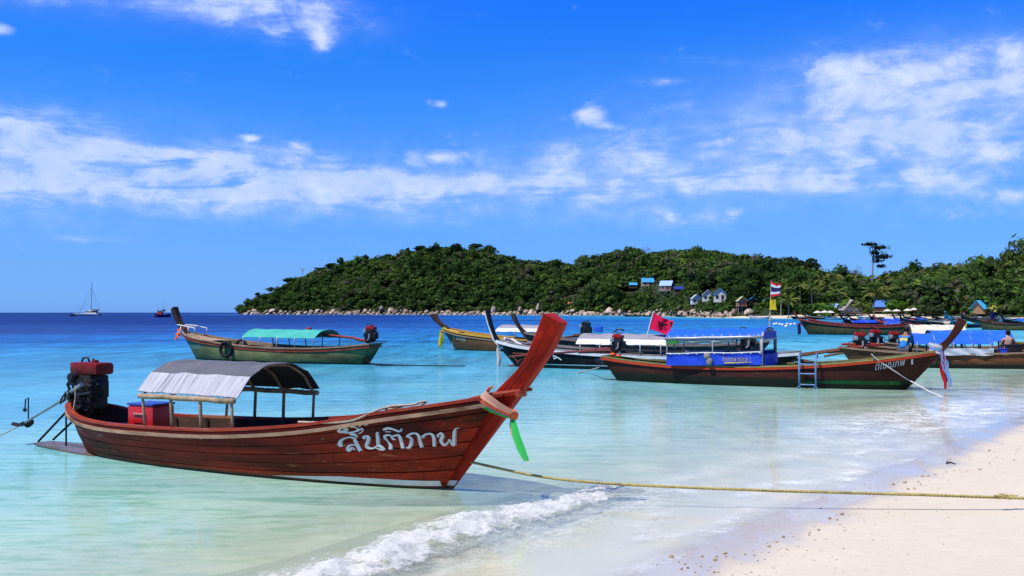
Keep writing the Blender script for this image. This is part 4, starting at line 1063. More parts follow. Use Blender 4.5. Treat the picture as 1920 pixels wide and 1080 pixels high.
WOOD_R = pmat('red_stained_planks', (.34, .022, .006), .55, .55, 1.8, (.5, 2.5, 5.5), bump=.004, col2=(.085, .012, .006), patch=.50, rand=.22, streak=(.055, .014, .010), wear=(.50, .14, .05), low=(.035, (.055, .045, .022), .10), spec=.14)
WOOD_RP = pmat('red_prow_paint', (.40, .020, .007), .55, .4, 2.2, (1.6, 6, 1.6), bump=.004, wear=(.10, .012, .008), streak=(.22, .010, .006), col2=(.26, .016, .008), patch=.56, spec=.10, low=(.035, (.06, .05, .022), .05))
WOOD_T = pmat('weathered_tan_wood', (.36, .23, .14), .8, .35, 5, (.5, 3, 3), bump=.004, col2=(.16, .09, .05), patch=.55)
WOOD_RC = pmat('red_cap_rail', (.33, .045, .020), .5, .35, 4, (.5, 3, 3), bump=.003, col2=(.42, .20, .12), patch=.55)
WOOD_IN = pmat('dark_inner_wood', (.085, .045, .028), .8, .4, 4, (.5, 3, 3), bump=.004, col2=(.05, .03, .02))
WOOD_L = pmat('light_plank_wood', (.40, .28, .17), .8, .25, 5, (.6, 3, 3), bump=.003)
TAR = pmat('tarred_seam', (.015, .010, .008), .8, .3, 5)
BAMBOO = pmat('bamboo_pole', (.40, .28, .16), .6, .3, 6, (2, 2, 1), col2=(.24, .15, .08), patch=.52)
WHITE_P = pmat('white_paint', (.74, .74, .70), .5, .12, 4, col2=(.55, .53, .47), patch=.62)
BLACK_M = pmat('greasy_black_iron', (.016, .015, .014), .5, .5, 14, bump=.004, col2=(.05, .04, .032), patch=.6, spec=.2)
RED_M = pmat('red_enamel', (.30, .014, .010), .38, .25, 9, col2=(.26, .03, .02), patch=.58, wear=(.12, .06, .04), spec=.15)
STEEL = pmat('worn_steel', (.40, .42, .38), .4, .3, 10, metal=.6, col2=(.25, .2, .15), patch=.6)
RUST = pmat('rusty_steel', (.16, .060, .035), .8, .4, 12, bump=.003, col2=(.26, .07, .04), patch=.55)
GREY_T = pmat('grey_tarpaulin', (.125, .128, .14), .75, .14, 3, (1, 1, 1), bump=.006, col2=(.16, .162, .17), patch=.5)
LIGHT_T = pmat('bleached_tarpaulin', (.45, .45, .47), .75, .28, 9, (4.5, .3, .3), bump=.006, col2=(.24, .245, .265), patch=.54)
BLUE_T = pmat('blue_tarpaulin', (.020, .130, .66), .5, .14, 2.5, (1, 2, 2), bump=.02, spec=.2)
BLUE_D = pmat('royal_blue_canvas', (.012, .065, .62), .6, .16, 3, bump=.012, spec=.3)
ROPE_T = pmat('pale_rope', (.48, .40, .30), .9, .3, 30, bump=.003)
TYRE = pmat('black_rubber', (.018, .018, .018), .8, .3, 10)

# ---------- engine with its long tail shaft (part of the boat; pieces are sub-parts)
def engine(boat, loc, k=1.0, yaw=0.0, tank=RED_M, shaft=None, tip_r=.018, handle=None, detail=1, guard=False, lamp=False, prop=True):
    M = Matrix.Rotation(yaw, 3, 'Z')
    L_ = Vector(loc)
    T = lambda x, y, z: L_ + M @ Vector((x * k, y * k, z * k))
    m = MB()
    m.bbox(T(0, 0, .26), ((.44 if detail == 2 else .36) * k, .34 * k, .34 * k), .03 * k, M)
    m.bbox(T(-.02, 0, .05), (.34 * k, .28 * k, .12 * k), .02 * k, M)
    m.bbox(T(.23, .0, .22), (.10 * k, .26 * k, .26 * k), .02 * k, M)
    m.lathe([(.001, -.2 * k), (.15 * k, -.2 * k), (.17 * k, -.17 * k), (.15 * k, -.13 * k), (.001, -.13 * k)], 16, T(0, 0, .24), M @ Matrix.Rotation(R(90), 3, 'X'))
    m.lathe([(.001, .13 * k), (.12 * k, .13 * k), (.13 * k, .2 * k), (.001, .2 * k)], 14, T(-.02, 0, .26), M @ Matrix.Rotation(R(90), 3, 'X'))
    if detail:
        for i in range(9): m.bbox(T(-.2 + .05 * i, random.choice((-.18, .18)), random.uniform(.10, .40)), (.05 * k, .04 * k, .06 * k), .008 * k, M)
        m.tube([T(-.24, .1, .3), T(-.34, .12, .22), T(-.36, .1, .06), T(-.26, .04, 0)], .016 * k, 6)
        m.tube([T(.24, -.12, .3), T(.33, -.1, .3), T(.36, -.05, .22), T(.3, 0, .1)], .014 * k, 6)
    e = m.build('engine', BLACK_M, boat.e, 35)
    m = MB()
    if detail == 2: m.bbox(T(.03, 0, .53), (.62 * k, .30 * k, .18 * k), .03 * k, M)
    else:
        m.bbox(T(.02, 0, .50), (.40 * k, .26 * k, .13 * k), .05 * k, M); m.bbox(T(-.04, .02, .575), (.20 * k, .20 * k, .06 * k), .02 * k, M)
    if detail == 2: m.bbox(T(.24, 0, .53), (.22 * k, .312 * k, .15 * k), .02 * k, M)
    m.build('fuel_tank', tank, e, 35)
    m = MB(); m.lathe([(.001, 0), (.055 * k, 0), (.05 * k, .035 * k), (.001, .04 * k)], 12, T(.12, 0, .62)); m.build('fuel_cap', tank, e, 40)
    for sd in (-1, 1):
        MB().lathe([(.001, -.07 * k), (.075 * k, -.07 * k), (.085 * k, 0), (.06 * k, .07 * k), (.001, .075 * k)], 12, T(-.12, sd * .2, .40), M if detail < 2 else M @ Matrix.Rotation(R(90), 3, 'X')).build('air_filter', STEEL if detail < 2 else BLACK_M, e, 40)
    if detail == 1: MB().tube([T(.1, -.2, .30), T(.1, -.22, .12), T(.02, -.22, .05)], .035 * k, 7).build('exhaust_elbow', STEEL, e, 40)
    if detail:
        m = MB(); m.tube([T(-.22, .02, .63), T(-.18, .02, .68), T(-.08, .02, .69), T(-.04, .02, .63)], .016 * k, 6); m.tube([T(.0, .06, .62), T(.0, .06, .68)], .018 * k, 6); m.build('lifting_eye', BLACK_M, e, True)
    m = MB(); m.tube([T(-.1, 0, -.22), T(-.1, 0, 0)], .05 * k, 8); m.box(T(-.1, 0, -.02), (.34 * k, .2 * k, .05 * k), M); m.build('pivot_mount', RUST if detail else BLACK_M, e)
    if handle:
        for i, (h0, h1, r) in enumerate(handle):
            MB().tube([h0, h1], r, 7).build('steering_pole' if i == 0 else 'exhaust_pipe', RUST if i else BLACK_M, e, 40)
    if shaft:
        p0, p1 = Vector(shaft[0]), Vector(shaft[1]); d = (p1 - p0).normalized()
        m = MB(); m.tube([p0, p0.lerp(p1, .25)], [tip_r * 2.1, tip_r * 1.7], 8); m.tube([p0.lerp(p1, .2), p1], tip_r, 8); m.build('tail_shaft', shaft[2] if len(shaft) > 2 else STEEL, e, 40)
        if prop:
            m = MB(); q = d.to_track_quat('Z', 'Y').to_matrix()
            m.lathe([(.001, -.05), (.03, -.04), (.035, .04), (.001, .09)], 10, p1, q)
            for s_ in (1, -1):
                g = []
                for i in range(7):
                    r_ = .03 + .17 * i / 6; w_ = .085 * math.sin(math.pi * (.15 + .8 * i / 6)); tw = R(60 - 30 * i / 6)
                    g.append([p1 + q @ Vector((s_ * r_, s_ * (-w_ * math.cos(tw)), -w_ * math.sin(tw))), p1 + q @ Vector((s_ * r_, 0, .012)), p1 + q @ Vector((s_ * r_, s_ * (w_ * math.cos(tw)), w_ * math.sin(tw)))])
                g = np.array([[tuple(p) for p in row] for row in g]); m.shell(g, np.broadcast_to(np.array(q @ Vector((0, 0, 1))), g.shape), .008)
            m.build('propeller', RUST if guard else BLACK_M, e, 40)
            m = MB(); u = Vector((0, 0, 1))
            if guard:
                up = (u - d * u.dot(d)).normalized(); sd = d.cross(up)
                for a_, b_ in (((-.55, 0, 0), (.1, 0, -.32)), ((-.75, 0, 0), (-.2, 0, -.26)), ((-.2, 0, -.26), (.1, 0, -.32)), ((.1, 0, -.32), (.22, 0, -.28)), ((-.2, 0, -.26), (.0, 0, .0)), ((-.9, 0, 0), (.1, .18, .1)), ((-.55, 0, 0), (.1, -.2, -.02))):
                    m.tube([p1 + d * a_[0] + sd * a_[1] + up * a_[2], p1 + d * b_[0] + sd * b_[1] + up * b_[2]], .022, 6)
                m.build('propeller_guard', RUST, e)
            else:
                q0 = p1 - d * .14
                m.tube([q0, q0 + u * .16, q0 + u * .34 - d * .0 + Vector((0, 0, .02)), q0 + u * .36 + d * .07, q0 + u * .22 + d * .09], .012, 6); m.ball(q0 + u * .2 + d * .09, .035, 1); m.build('weed_guard', BLACK_M, e)
    return e

# ---------- bowed canopy on hoops
def canopy(boat, xc0, xc1, hw, ze, rise, mats, posts, post_mat, r=.02, flat=2.4, sag=.02, over=.08, side_rail=True, n=13, name='canopy', facets=None, gap=.0, zfun=None, hoop_n=None, post_foot=None):
    def arch(y):                                        # height over the eave for y in -1..1
        if facets: return np.interp(np.abs(y), [0, .35, .72, 1], [1, .96, .62, 0]) * rise
        return rise * (1 - np.abs(y) ** flat)
    xs = np.linspace(xc0 - over, xc1 + over, 26); ys = np.linspace(-1, 1, 17 if not facets else 21)
    X, Y = np.meshgrid(xs, ys, indexing='ij')
    ph = (X - xc0) / max(xc1 - xc0, 1e-6) * (len(posts) - 1)
    zz = ze + gap + arch(Y) - sag * np.sin(np.pi * np.clip(ph, 0, len(posts) - 1)) ** 2 * (1 - np.abs(Y)) + (pnoise(X * 5, Y * 4, 31) - .5) * .025
    if zfun is not None: zz = zz + zfun(X)
    P = np.stack([X, Y * hw + (pnoise(X * 4, Y * 3, 9) - .5) * .012, zz], -1)
    Nn = np.cross(np.gradient(P, axis=0), np.gradient(P, axis=1)); Nn /= np.linalg.norm(Nn, axis=-1)[..., None]
    Nn = np.where(Nn[..., 2:3] < 0, -Nn, Nn)
    m = MB(); m.shell(P, Nn, .012)
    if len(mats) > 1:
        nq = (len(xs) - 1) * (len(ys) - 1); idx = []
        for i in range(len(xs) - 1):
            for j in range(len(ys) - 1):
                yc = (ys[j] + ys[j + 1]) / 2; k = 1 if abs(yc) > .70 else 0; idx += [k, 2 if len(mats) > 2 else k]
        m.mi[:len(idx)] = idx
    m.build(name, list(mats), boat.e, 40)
    zf = (lambda x: float(zfun(np.array(x)))) if zfun is not None else (lambda x: 0.0)
    for i, x in enumerate(posts):                       # hoops: post, bow over the top, post
        f = np.array(boat.sheer(np.linspace(0, 1, 60))); k = np.argmin(np.abs(f[:, 0] - x)); foot = f[k]
        hoop = [(x, -foot[1] * .97, foot[2] - .12), (x, -hw * 1.0, ze + zf(x))] + [(x, y * hw * .985, ze + zf(x) + gap * min(1, (1 - abs(y)) * 6) + float(arch(y)) - .025) for y in np.linspace(-.94, .94, 11)] + [(x, hw * 1.0, ze + zf(x)), (x, foot[1] * .97, foot[2] - .12)]
        MB().tube(hoop, r * random.uniform(.9, 1.15), 6).build('canopy_hoop', post_mat, boat.e, True)
    if side_rail:
        for sd in (1, -1):
            pts = [(x, sd * hw * 1.015, ze + zf(x) - .01 + .006 * math.sin(x * 9)) for x in np.linspace(xc0 - .05, xc1 + .06, 8)]
            MB().tube(pts, r * 1.7, 8).build('side_rail', post_mat, boat.e, True)

def ribbon_mesh(m, pts, w, wdir, th=.004, fold=.25):
    """a strip of cloth along pts with width along wdir, lightly folded"""
    pts = [Vector(p) for p in pts]; n = len(pts); rows = []
    for i, p in enumerate(pts):
        wd = Vector(wdir) if not isinstance(wdir, list) else Vector(wdir[i]); ww_ = w[i] if isinstance(w, list) else w
        d = (pts[min(i + 1, n - 1)] - pts[max(i - 1, 0)]).normalized(); nn = d.cross(wd).normalized()
        rows.append([tuple(p + wd * ww_ * (j / 4 - .5) + nn * ww_ * fold * math.sin(j * 1.7 + i * .5) * .5) for j in range(5)])
    P = np.array(rows); N = np.cross(np.gradient(P, axis=0), np.gradient(P, axis=1)); N /= np.linalg.norm(N, axis=-1)[..., None] + 1e-9
    m.shell(P, N, th)
def rope(name, pts, r, mat, label, cat='rope', sub=12, twist=True, group=None):
    P = np.array([tuple(p) for p in pts], float); t = np.linspace(0, 1, sub * (len(P) - 1) + 1)
    C = crom(P, t)
    m = MB()
    if twist and r > .008:
        cum = np.r_[0, np.cumsum(np.linalg.norm(np.diff(C, axis=0), axis=1))]; L = cum[-1]; n = int(L / .035)
        q = np.linspace(0, L, n); D = np.stack([np.interp(q, cum, C[:, i]) for i in range(3)], -1)
        tg = np.gradient(D, axis=0); tg /= np.linalg.norm(tg, axis=1)[:, None]; up = np.array([0, 0, 1.0]); s1 = np.cross(tg, up); s1 /= np.linalg.norm(s1, axis=1)[:, None] + 1e-9; s2 = np.cross(s1, tg)
        for k in range(3):
            ph = q / .11 * 2 * np.pi + k * 2.094
            m.tube([tuple(p) for p in D + (s1 * np.cos(ph)[:, None] + s2 * np.sin(ph)[:, None]) * r * .5], r * .58, 5)
    else: m.tube([tuple(p) for p in C], r, 5)
    return tag(m.build(name, mat, None, True), label, cat, group)
# ------------------------------------------------------------------ the red boat in front
A = Boat('longtail_boat', (-.70, 12.1), (-.70 - .864 * 7.1, 12.1 + .504 * 7.1), 'dark red wooden longtail boat with grey canopy and white Thai lettering, nearest the camera', 'longtail boats moored in the shallows', transom=False, bw=1.0)
H = A.L / 2
NP = 7
for sd in (1, -1):
    for j in range(NP):
        v0 = j / NP; v1 = (j + 1) / NP - .012
        P, N, th = A.skin(.012, .985, v0, v1, sd, 44, 3, off=(.0, .004, .001, .005, .002, .004, .0)[j], th=.026)
        MB().shell(P, N, th).build('plank', WOOD_R, A.e, 40)
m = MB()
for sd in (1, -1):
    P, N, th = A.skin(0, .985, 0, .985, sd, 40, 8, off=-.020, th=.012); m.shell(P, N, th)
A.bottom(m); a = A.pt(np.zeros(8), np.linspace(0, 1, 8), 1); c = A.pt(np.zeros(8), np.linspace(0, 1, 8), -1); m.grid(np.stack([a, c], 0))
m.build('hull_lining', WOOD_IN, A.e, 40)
A.prow(WOOD_RP)
m = MB()                                                 # drying cracks along the grain of the prow timber
for f0, k0, k1, r_ in ((.52, .50, .985, .0035), (.30, .62, .80, .0022), (.70, .45, .66, .0022), (.40, .30, .50, .0025)):
    pts = []
    for k in np.linspace(k0, k1, 14):
        q = A.prow_at(k); f = f0 + .03 * math.sin(k * 23); yy = q[4] + (q[5] - q[4]) * f
        pts.append((q[0] + (q[2] - q[0]) * f, -yy - .0008, q[1] + (q[3] - q[1]) * f))
    m.tube(pts, [r_ * (.3 + .7 * math.sin(math.pi * i / 13)) for i in range(14)], 4)
tag(m.build('timber_crack', TAR, A.e), kind='stuff')
# dark caulked joint where the planks meet the prow timber
for sd in (1, -1):
    pts = []
    for k in np.linspace(.02, .50, 10):
        q = A.prow_at(k); pts.append((q[2] - .004, sd * (q[5] + .004), q[3]))
    MB().tube(pts, .013, 5).build('caulked_joint', TAR, A.e, True)
A.rail(WOOD_RC, 0, 1, .012, .085, .035, .012, 'cap_rail', nt=70)
A.rail(WOOD_T, 0, .985, .030, .045, .045, -.075, 'rub_rail', nt=70)
A.rail(WOOD_R, 0, .985, .020, .030, .030, -.035, 'red_rail', nt=70)
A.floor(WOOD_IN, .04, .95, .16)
A.thwarts(WOOD_L, (.30, .40, .50, .62, .72), -.17, .2)
A.ribs(WOOD_IN, [.12 + .058 * i for i in range(13)])
A.deck(WOOD_IN, .01, .13, -.05, 8, 'stern_deck')
A.deck(WOOD_IN, .84, .97, -.07, 8, 'foredeck')
xs_ = np.linspace(H - 2.35, H - .10, 50); kk = np.clip((xs_ - xs_[0]) / 1.0, 0, 1)
for sd in (-1, 1): A.zband(WHITE_P, xs_, .050 - .010 * kk, .052 + .055 * kk, sd, .009)
m = MB()                                                 # the white band runs on over the prow timber
for hf, hb in ((-1, -1),): 
    m.add([(H + .034, hf * .033, .040), (H + .084, hf * .036, .104), (H - .130, hb * .066, .104), (H - .172, hb * .062, .040)], [(0, 1, 2, 3)])
m.build('prow_stripe', WHITE_P, A.e)
m = MB()                                                 # ends of the bow rails lashed across the prow
for sd in (1, -1):
    p = A.sheer(.93); m.tube([(p[0], sd * p[1], p[2] + .01), (H + .62, sd * .135, 1.155), (H + 1.0, sd * .125, 1.215)], [.030, .028, .022], 6)
m.tube([(H + .99, -.02, 1.17), (H + .985, -.19, 1.185)], .034, 8)
m.build('bow_rail', WOOD_RC, A.e, 40)
# flat board and stay at the stern, just above the water
m = MB(); P = np.array([[(-H - .72, -.13, .055), (-H - .70, .15, .055)], [(-H - .1, -.24, .045), (-H - .1, .24, .045)], [(-H + .5, -.36, .025), (-H + .5, .36, .025)], [(-H + 1.1, -.42, .0), (-H + 1.1, .42, .0)]])
m.shell(P, np.broadcast_to([0, 0, 1.0], P.shape), .035); m.build('stern_board', pmat('wet_board', (.17, .13, .105), .35, .35, 5, (.5, 3, 3), col2=(.10, .09, .06), patch=.5), A.e)
m = MB(); m.tube([(-H - .60, -.13, .08), (-H + .12, -.16, .58)], .017, 6); m.tube([(-H - .60, .13, .08), (-H + .12, .16, .58)], .017, 6); m.tube([(-H + .12, -.16, .06), (-H + .12, -.16, .56)], .015, 6); m.build('stern_stay', TAR, A.e)
# canopy
X0, X1 = H - 4.52, H - 2.86
canopy(A, X0, X1, .78, .985, .40, (GREY_T, LIGHT_T, pmat('canopy_underside_shade', (.05, .05, .055), .9, .2, 3)), [X0, X0 + .55, X0 + 1.1, X1], BAMBOO, .021, facets=True, over=.10, gap=.045, sag=.015)  # shade under the canopy put into a darker underside colour
m = MB()
for i in range(16):
    x = X0 + i * (X1 - X0) / 15
    for sd in (1, -1): m.tube([(x - .02, sd * .79, 1.04), (x + .02, sd * .80, .99), (x + .04, sd * .80, .955)], .0035, 4)
tag(m.build('canopy_lacing', pmat('blue_cord', (.03, .06, .16), .8), A.e), kind='stuff')
# engine on the stern
engine(A, (-H + .44, .02, .72), 1.0, 0, pmat('old_red_enamel', (.20, .012, .010), .5, .4, 7, (1, 1, 2.5), col2=(.09, .014, .010), patch=.52, wear=(.05, .03, .025)), ((-H + .12, -.02, .86), (-H - 1.06, -.08, .33)), .021,
       [((-H + .5, -.26, .86), (-H + .92, -.32, .92), .022), ((-H + .28, .16, 1.02), (-H - .20, .20, .90), .028)], 2)
m = MB()                                                # gearbox, brackets and hoses under the engine
m.bbox((-H + .30, 0, .80), (.46, .22, .13), .02, Matrix.Rotation(R(-22), 3, 'Y')); m.bbox((-H + .58, 0, .74), (.22, .3, .2), .02)
for i in range(12):
    a0 = Vector((-H + random.uniform(.12, .70), random.uniform(-.24, -.14), random.uniform(.72, 1.12))); m.tube([a0, a0 + Vector((random.uniform(-.1, .1), -.03, -.08)), a0 + Vector((random.uniform(-.16, .16), -.01, -.16))], .014, 5)
for i in range(14): m.bbox((-H + .44 + random.choice((-.27, -.24, .25, .28)), random.uniform(-.16, .05), random.uniform(.80, 1.12)), (random.uniform(.05, .12), .06, random.uniform(.04, .10)), .01, Matrix.Rotation(random.uniform(-.5, .5), 3, 'Y'))
m.tube([(-H + .18, -.1, 1.12), (-H + .10, -.12, 1.0), (-H + .16, -.1, .86)], .022, 6); m.lathe([(.001, 0), (.05, 0), (.05, .16), (.001, .17)], 10, (-H + .68, -.14, .92)); m.tube([(-H + .62, -.2, 1.02), (-H + .80, -.22, 1.0)], .026, 7)
for i in range(10): m.bbox((-H + random.uniform(.15, .75), random.uniform(-.2, -.1), random.uniform(.66, .86)), (.07, .06, .07), .01)
m.tube([(-H + .2, -.12, .70), (-H + .7, -.16, .62)], .04, 7); m.tube([(-H + .62, -.18, .9), (-H + .74, -.2, .74), (-H + .66, -.2, .62)], .018, 6)
m.build('gearbox', BLACK_M, A.e, 35)
MB().tube([(-H + .60, -.24, 1.02), (-H + .05, -.10, .83)], .034, 8).build('torque_tube', STEEL, A.e, 40)
MB().tube([(-H + .42, -.22, 1.0), (-H + .44, -.24, .80), (-H + .46, -.30, .56)], .012, 5).build('engine_lashing', ROPE_T, A.e)

def loc2w(boat, p): return boat.e.matrix_basis @ Vector(p)
# cool box standing inside
rot = A.e.rotation_euler.z
cb = empty('cool_box', loc2w(A, (H - 5.06, -.18, .30)), rot + .04, 'red plastic cool box with a blue lid under the grey canopy of the red boat', 'cool box')
RPL = pmat('red_plastic', (.62, .010, .006), .35, .08, 4, spec=.5)
MB().bbox((0, 0, .25), (.50, .40, .46), .025).bbox((0, -.205, .30), (.24, .03, .13), .01).build('body', RPL, cb, 40)
MB().bbox((0, 0, .50), (.52, .42, .032), .012).build('lid', pmat('blue_plastic', (.035, .07, .35), .35, .1, 4, spec=.5), cb, 40)
MB().bbox((0, -.232, .37), (.20, .02, .025), .006).build('handle', pmat('pink_plastic', (.60, .25, .22), .4), cb)

# cloth tied round the prow
rb = empty('prow_ribbon', loc2w(A, (H + .80, 0, 1.1)), rot, 'orange, pink and green cloth tied round the red prow with a long green tail', 'ribbon')
OR = pmat('orange_cloth', (1.2, .23, .07), .7, .12, 6, translucent=.25); PK = pmat('pink_cloth', (1.0, .10, .52), .7, .12, 6, translucent=.25); GN = pmat('green_cloth', (.05, .62, .12), .65, .12, 6, translucent=.3); PEACH = pmat('peach_cloth', (1.15, .62, .42), .7, .12, 6, translucent=.25)
O_ = Vector((H + .80, 0, 1.1))
def wrap(name, mat, q0, w0, off):                        # a band from the rail behind the prow, over the near face, down to the knot at the front
    m = MB(); ks = np.linspace(0, 1, 9)
    top = [(H + .55, -.10), (H + .55, -.19), (H + .565, -.262), (H + .60, -.258), (H + .66, -.235), (H + .73, -.205), (H + .80, -.165), (H + .85, -.115), (H + .885, -.05)]
    zz = [1.18, 1.175, 1.15, 1.12, 1.08, 1.03, .99, .955, .935]
    pts = []
    for k, (x, y), z in zip(ks, top, zz):
        q = q0 * (.85 - .45 * k); pts.append(Vector((x + q * .70, y - off if k > .1 else y, z + q * .72)) - O_)
    ribbon_mesh(m, pts, [w0 * (1 - .6 * k) for k in ks], (.70, 0, .72), .004, .06)
    return m.build(name, mat, rb, 50)
wrap('green_band', GN, -.135, .085, .004); wrap('pink_band', PK, -.085, .06, .006); wrap('orange_band', OR, -.020, .13, .010); wrap('peach_band', PEACH, .045, .13, .016)
KN = Vector((H + .86, -.06, .93)) - O_
MB().ball(KN, .062, 2, .12, (1, .8, 1.1)).build('knot', OR, rb, True)
m = MB(); ribbon_mesh(m, [KN + Vector((0, -.02, -.02)), KN + Vector((.04, -.05, -.12)), KN + Vector((.10, -.09, -.24)), KN + Vector((.19, -.13, -.38)), KN + Vector((.27, -.16, -.49))], [.04, .085, .105, .10, .07], (.93, .1, .15), .004, .25); m.build('green_tail', GN, rb, 50)
m = MB(); ribbon_mesh(m, [KN + Vector((-.02, .0, -.02)), KN + Vector((-.01, -.02, -.12)), KN + Vector((.02, -.04, -.24))], [.03, .05, .03], (.93, .1, .15), .004, .25); m.build('orange_tail', OR, rb, 50)

# rope lying along the gunwale near the bow
def gun(t, dy=0, dz=.03, sd=-1):
    p = A.sheer(t); return loc2w(A, (p[0], sd * (p[1] + dy), p[2] + dz))
rope('rope_coil', [gun(.70, .02, .05), gun(.735, .04, .0), gun(.77, .045, -.03), gun(.795, .04, .02), gun(.81, -.02, .06), gun(.825, -.14, .05), gun(.80, -.22, .04), gun(.815, -.05, .07), gun(.845, -.03, .05), gun(.855, -.03, .07), gun(.86, -.07, .06), gun(.85, -.14, .04)], .017, ROPE_T, 'pale old rope thrown over the near rail of the red boat behind its prow')

# mooring rope from the bow to the sand
g0 = loc2w(A, (H + .265, -.02, .335))
YR = pmat('yellow_mooring_rope', (.46, .37, .12), .9, .3, 25, bump=.003, col2=(.30, .24, .09), patch=.52, low=None)
rp = [g0, Vector((.35, 11.68, .205)), Vector((1.15, 11.42, .17)), Vector((2.2, 11.05, .18)), Vector((3.3, 10.72, .20)), Vector((4.4, 10.45, .215)), Vector((5.6, 10.15, .23)), Vector((7.2, 9.9, .26))]
rope('mooring_rope', rp, .018, YR, 'long yellowish rope from the bow of the red boat to the sand at right')
m = MB()
for i in range(26):
    p = Vector((5.02, 10.29, .235)); m.tube([p, p + Vector((random.gauss(0, .06), random.gauss(0, .03), random.uniform(-.035, .03)))], .005, 4)
tag(m.build('rope_fringe', YR), 'frayed knot of fibres on the yellowish rope at the right edge', 'rope knot')
pp = loc2w(A, (-H - 1.12, -.08, .30))
rope('stern_line', [pp, pp + Vector((-.5, -.05, -.22)), pp + Vector((-1.2, -.1, -.27)), pp + Vector((-3.5, -.2, -.285))], .010, ROPE_T, 'thin pale line trailing from the propeller of the red boat', twist=False)
# ------------------------------------------------------------------ the other longtail boats
FLEET = 'longtail boats moored in the shallows'
def loc(boat, px, py, y_off=0.0):                       # local coordinates of a seen point in the boat's own middle plane (shifted sideways)
    M = boat.e.matrix_basis.inverted(); o = M @ Vector((0, 0, CAMH)); d = M.to_3x3() @ Vector(((px - 960) / F, 1, -(py - 586) / F))
    k = (y_off - o.y) / d.y
    return o + d * k
def sway(boat, x, y, z): return boat.e.matrix_basis @ Vector((x, y, z))

# ---- green boat, left
GREEN_H = pmat('flaking_green_paint', (.17, .20, .075), .75, .35, 2.2, (.6, 1, 2), bump=.006, col2=(.085, .080, .032), patch=.50, wear=(.26, .15, .08), low=(.06, (.020, .032, .020), .1))
B = Boat('longtail_boat', (-14.3, 46.0), (-5.9, 41.0), 'flaking green longtail boat with a turquoise canopy, moored at the left', FLEET, kb=1.25, kz=1.03, pk=1.3, pkz=1.26)
h = B.L / 2
B.hull(GREEN_H, 34, 8); B.prow(pmat('dark_prow_wood', (.060, .028, .018), .6, .4, 3, (1, 4, 1), bump=.004, col2=(.025, .014, .010)))
B.rail(WOOD_T, 0, .99, .03, .09, .06, .02, 'gunwale'); B.rail(WOOD_RC, 0, .99, .03, .04, .05, -.10, 'rub_rail')
B.floor(WOOD_IN, .05, .93, .2); B.deck(WOOD_L, .76, .985, -.03, 12); B.deck(WOOD_IN, .0, .10, -.03, 6, 'stern_deck')
B.thwarts(WOOD_L, (.40, .46, .52, .58, .64, .70), -.10, .16)
m = MB()                                                  # raised far side plank
for sd in (-1,): m.shell(*B.skin(.30, .74, .9, 1.10, sd, 20, 2, off=-.02, th=.03))
m.build('side_bench', WOOD_L, B.e)
TURQ = pmat('turquoise_canvas', (.055, .40, .31), .7, .15, 3, (1, 2, 2), bump=.01, col2=(.08, .46, .37), patch=.5)
STEELP = pmat('galvanised_tube', (.36, .36, .38), .5, .15, 8, metal=.4)
xa, xb = loc(B, 612, 625).x, loc(B, 484, 625).x
canopy(B, xa, xb, .86, 1.05, .34, (TURQ,), list(np.linspace(xa, xb, 5)), STEELP, .024, over=.12, sag=.03, side_rail=False)
engine(B, loc(B, 695, 640), 1.05, R(180), RED_M, None, .03, [(loc(B, 672, 638), loc(B, 724, 640), .022)], 1, prop=False)
MB().tube([loc(B, 690, 641), loc(B, 660, 633)], [.07, .05], 8).tube([loc(B, 665, 634), loc(B, 606, 627)], .045, 8).build('shaft_housing', pmat('red_lead_paint', (.30, .045, .030), .6, .3, 6), B.e, 40)
MB().tube([loc(B, 657, 632), loc(B, 657, 652)], .02, 6).build('shaft_rest', STEELP, B.e)
m = MB()
for dy in (.35, -.35): m.tube([loc(B, 336, 609) + Vector((0, dy * .3, 0)), loc(B, 352, 610) + Vector((0, dy, 0)), loc(B, 376, 615) + Vector((0, dy, 0)), loc(B, 378, 628) + Vector((0, dy, 0))], .028, 6)
for q in (350, 364): m.tube([loc(B, q, 612) + Vector((0, .35, 0)), loc(B, q + 1, 626) + Vector((0, .35, 0))], .024, 6)
m.tube([loc(B, 364, 612) + Vector((0, .35, 0)), loc(B, 364, 612) + Vector((0, -.35, 0))], .024, 6)
m.build('bow_railing', WHITE_P, B.e, True)
hull_text(B, 'ศรีอันดา', h - .05, h - 1.05, .52, .46, .30, 1, pmat('faded_turquoise_paint', (.22, .50, .40), .7, .2, 9))
def hoop_tyre(boat, px, py, yoff, r, label):
    p = loc(boat, px, py, yoff); e = MB()
    M = Matrix.Rotation(R(90), 3, 'X') @ Matrix.Rotation(R(8), 3, 'Y')
    for k in range(20):
        pass
    ring = [p + M @ Vector((math.cos(2 * math.pi * k / 20) * r, math.sin(2 * math.pi * k / 20) * r, 0)) for k in range(21)]
    ring = [boat.e.matrix_basis @ q for q in ring]
    e.tube(ring, r * .24, 8, False)
    tag(e.build('tyre_fender', TYRE, None, True), label, 'tyre', 'tyres hung on the green boat')
hoop_tyre(B, 424, 655, 1.06, .30, 'black tyre hung over the side of the green boat nearest its bow')
hoop_tyre(B, 452, 650, .86, .27, 'black tyre hanging inside the rail of the green boat, second from the bow')
bow_cloth = lambda boat, name, label, cols, px, py, tails, w: None
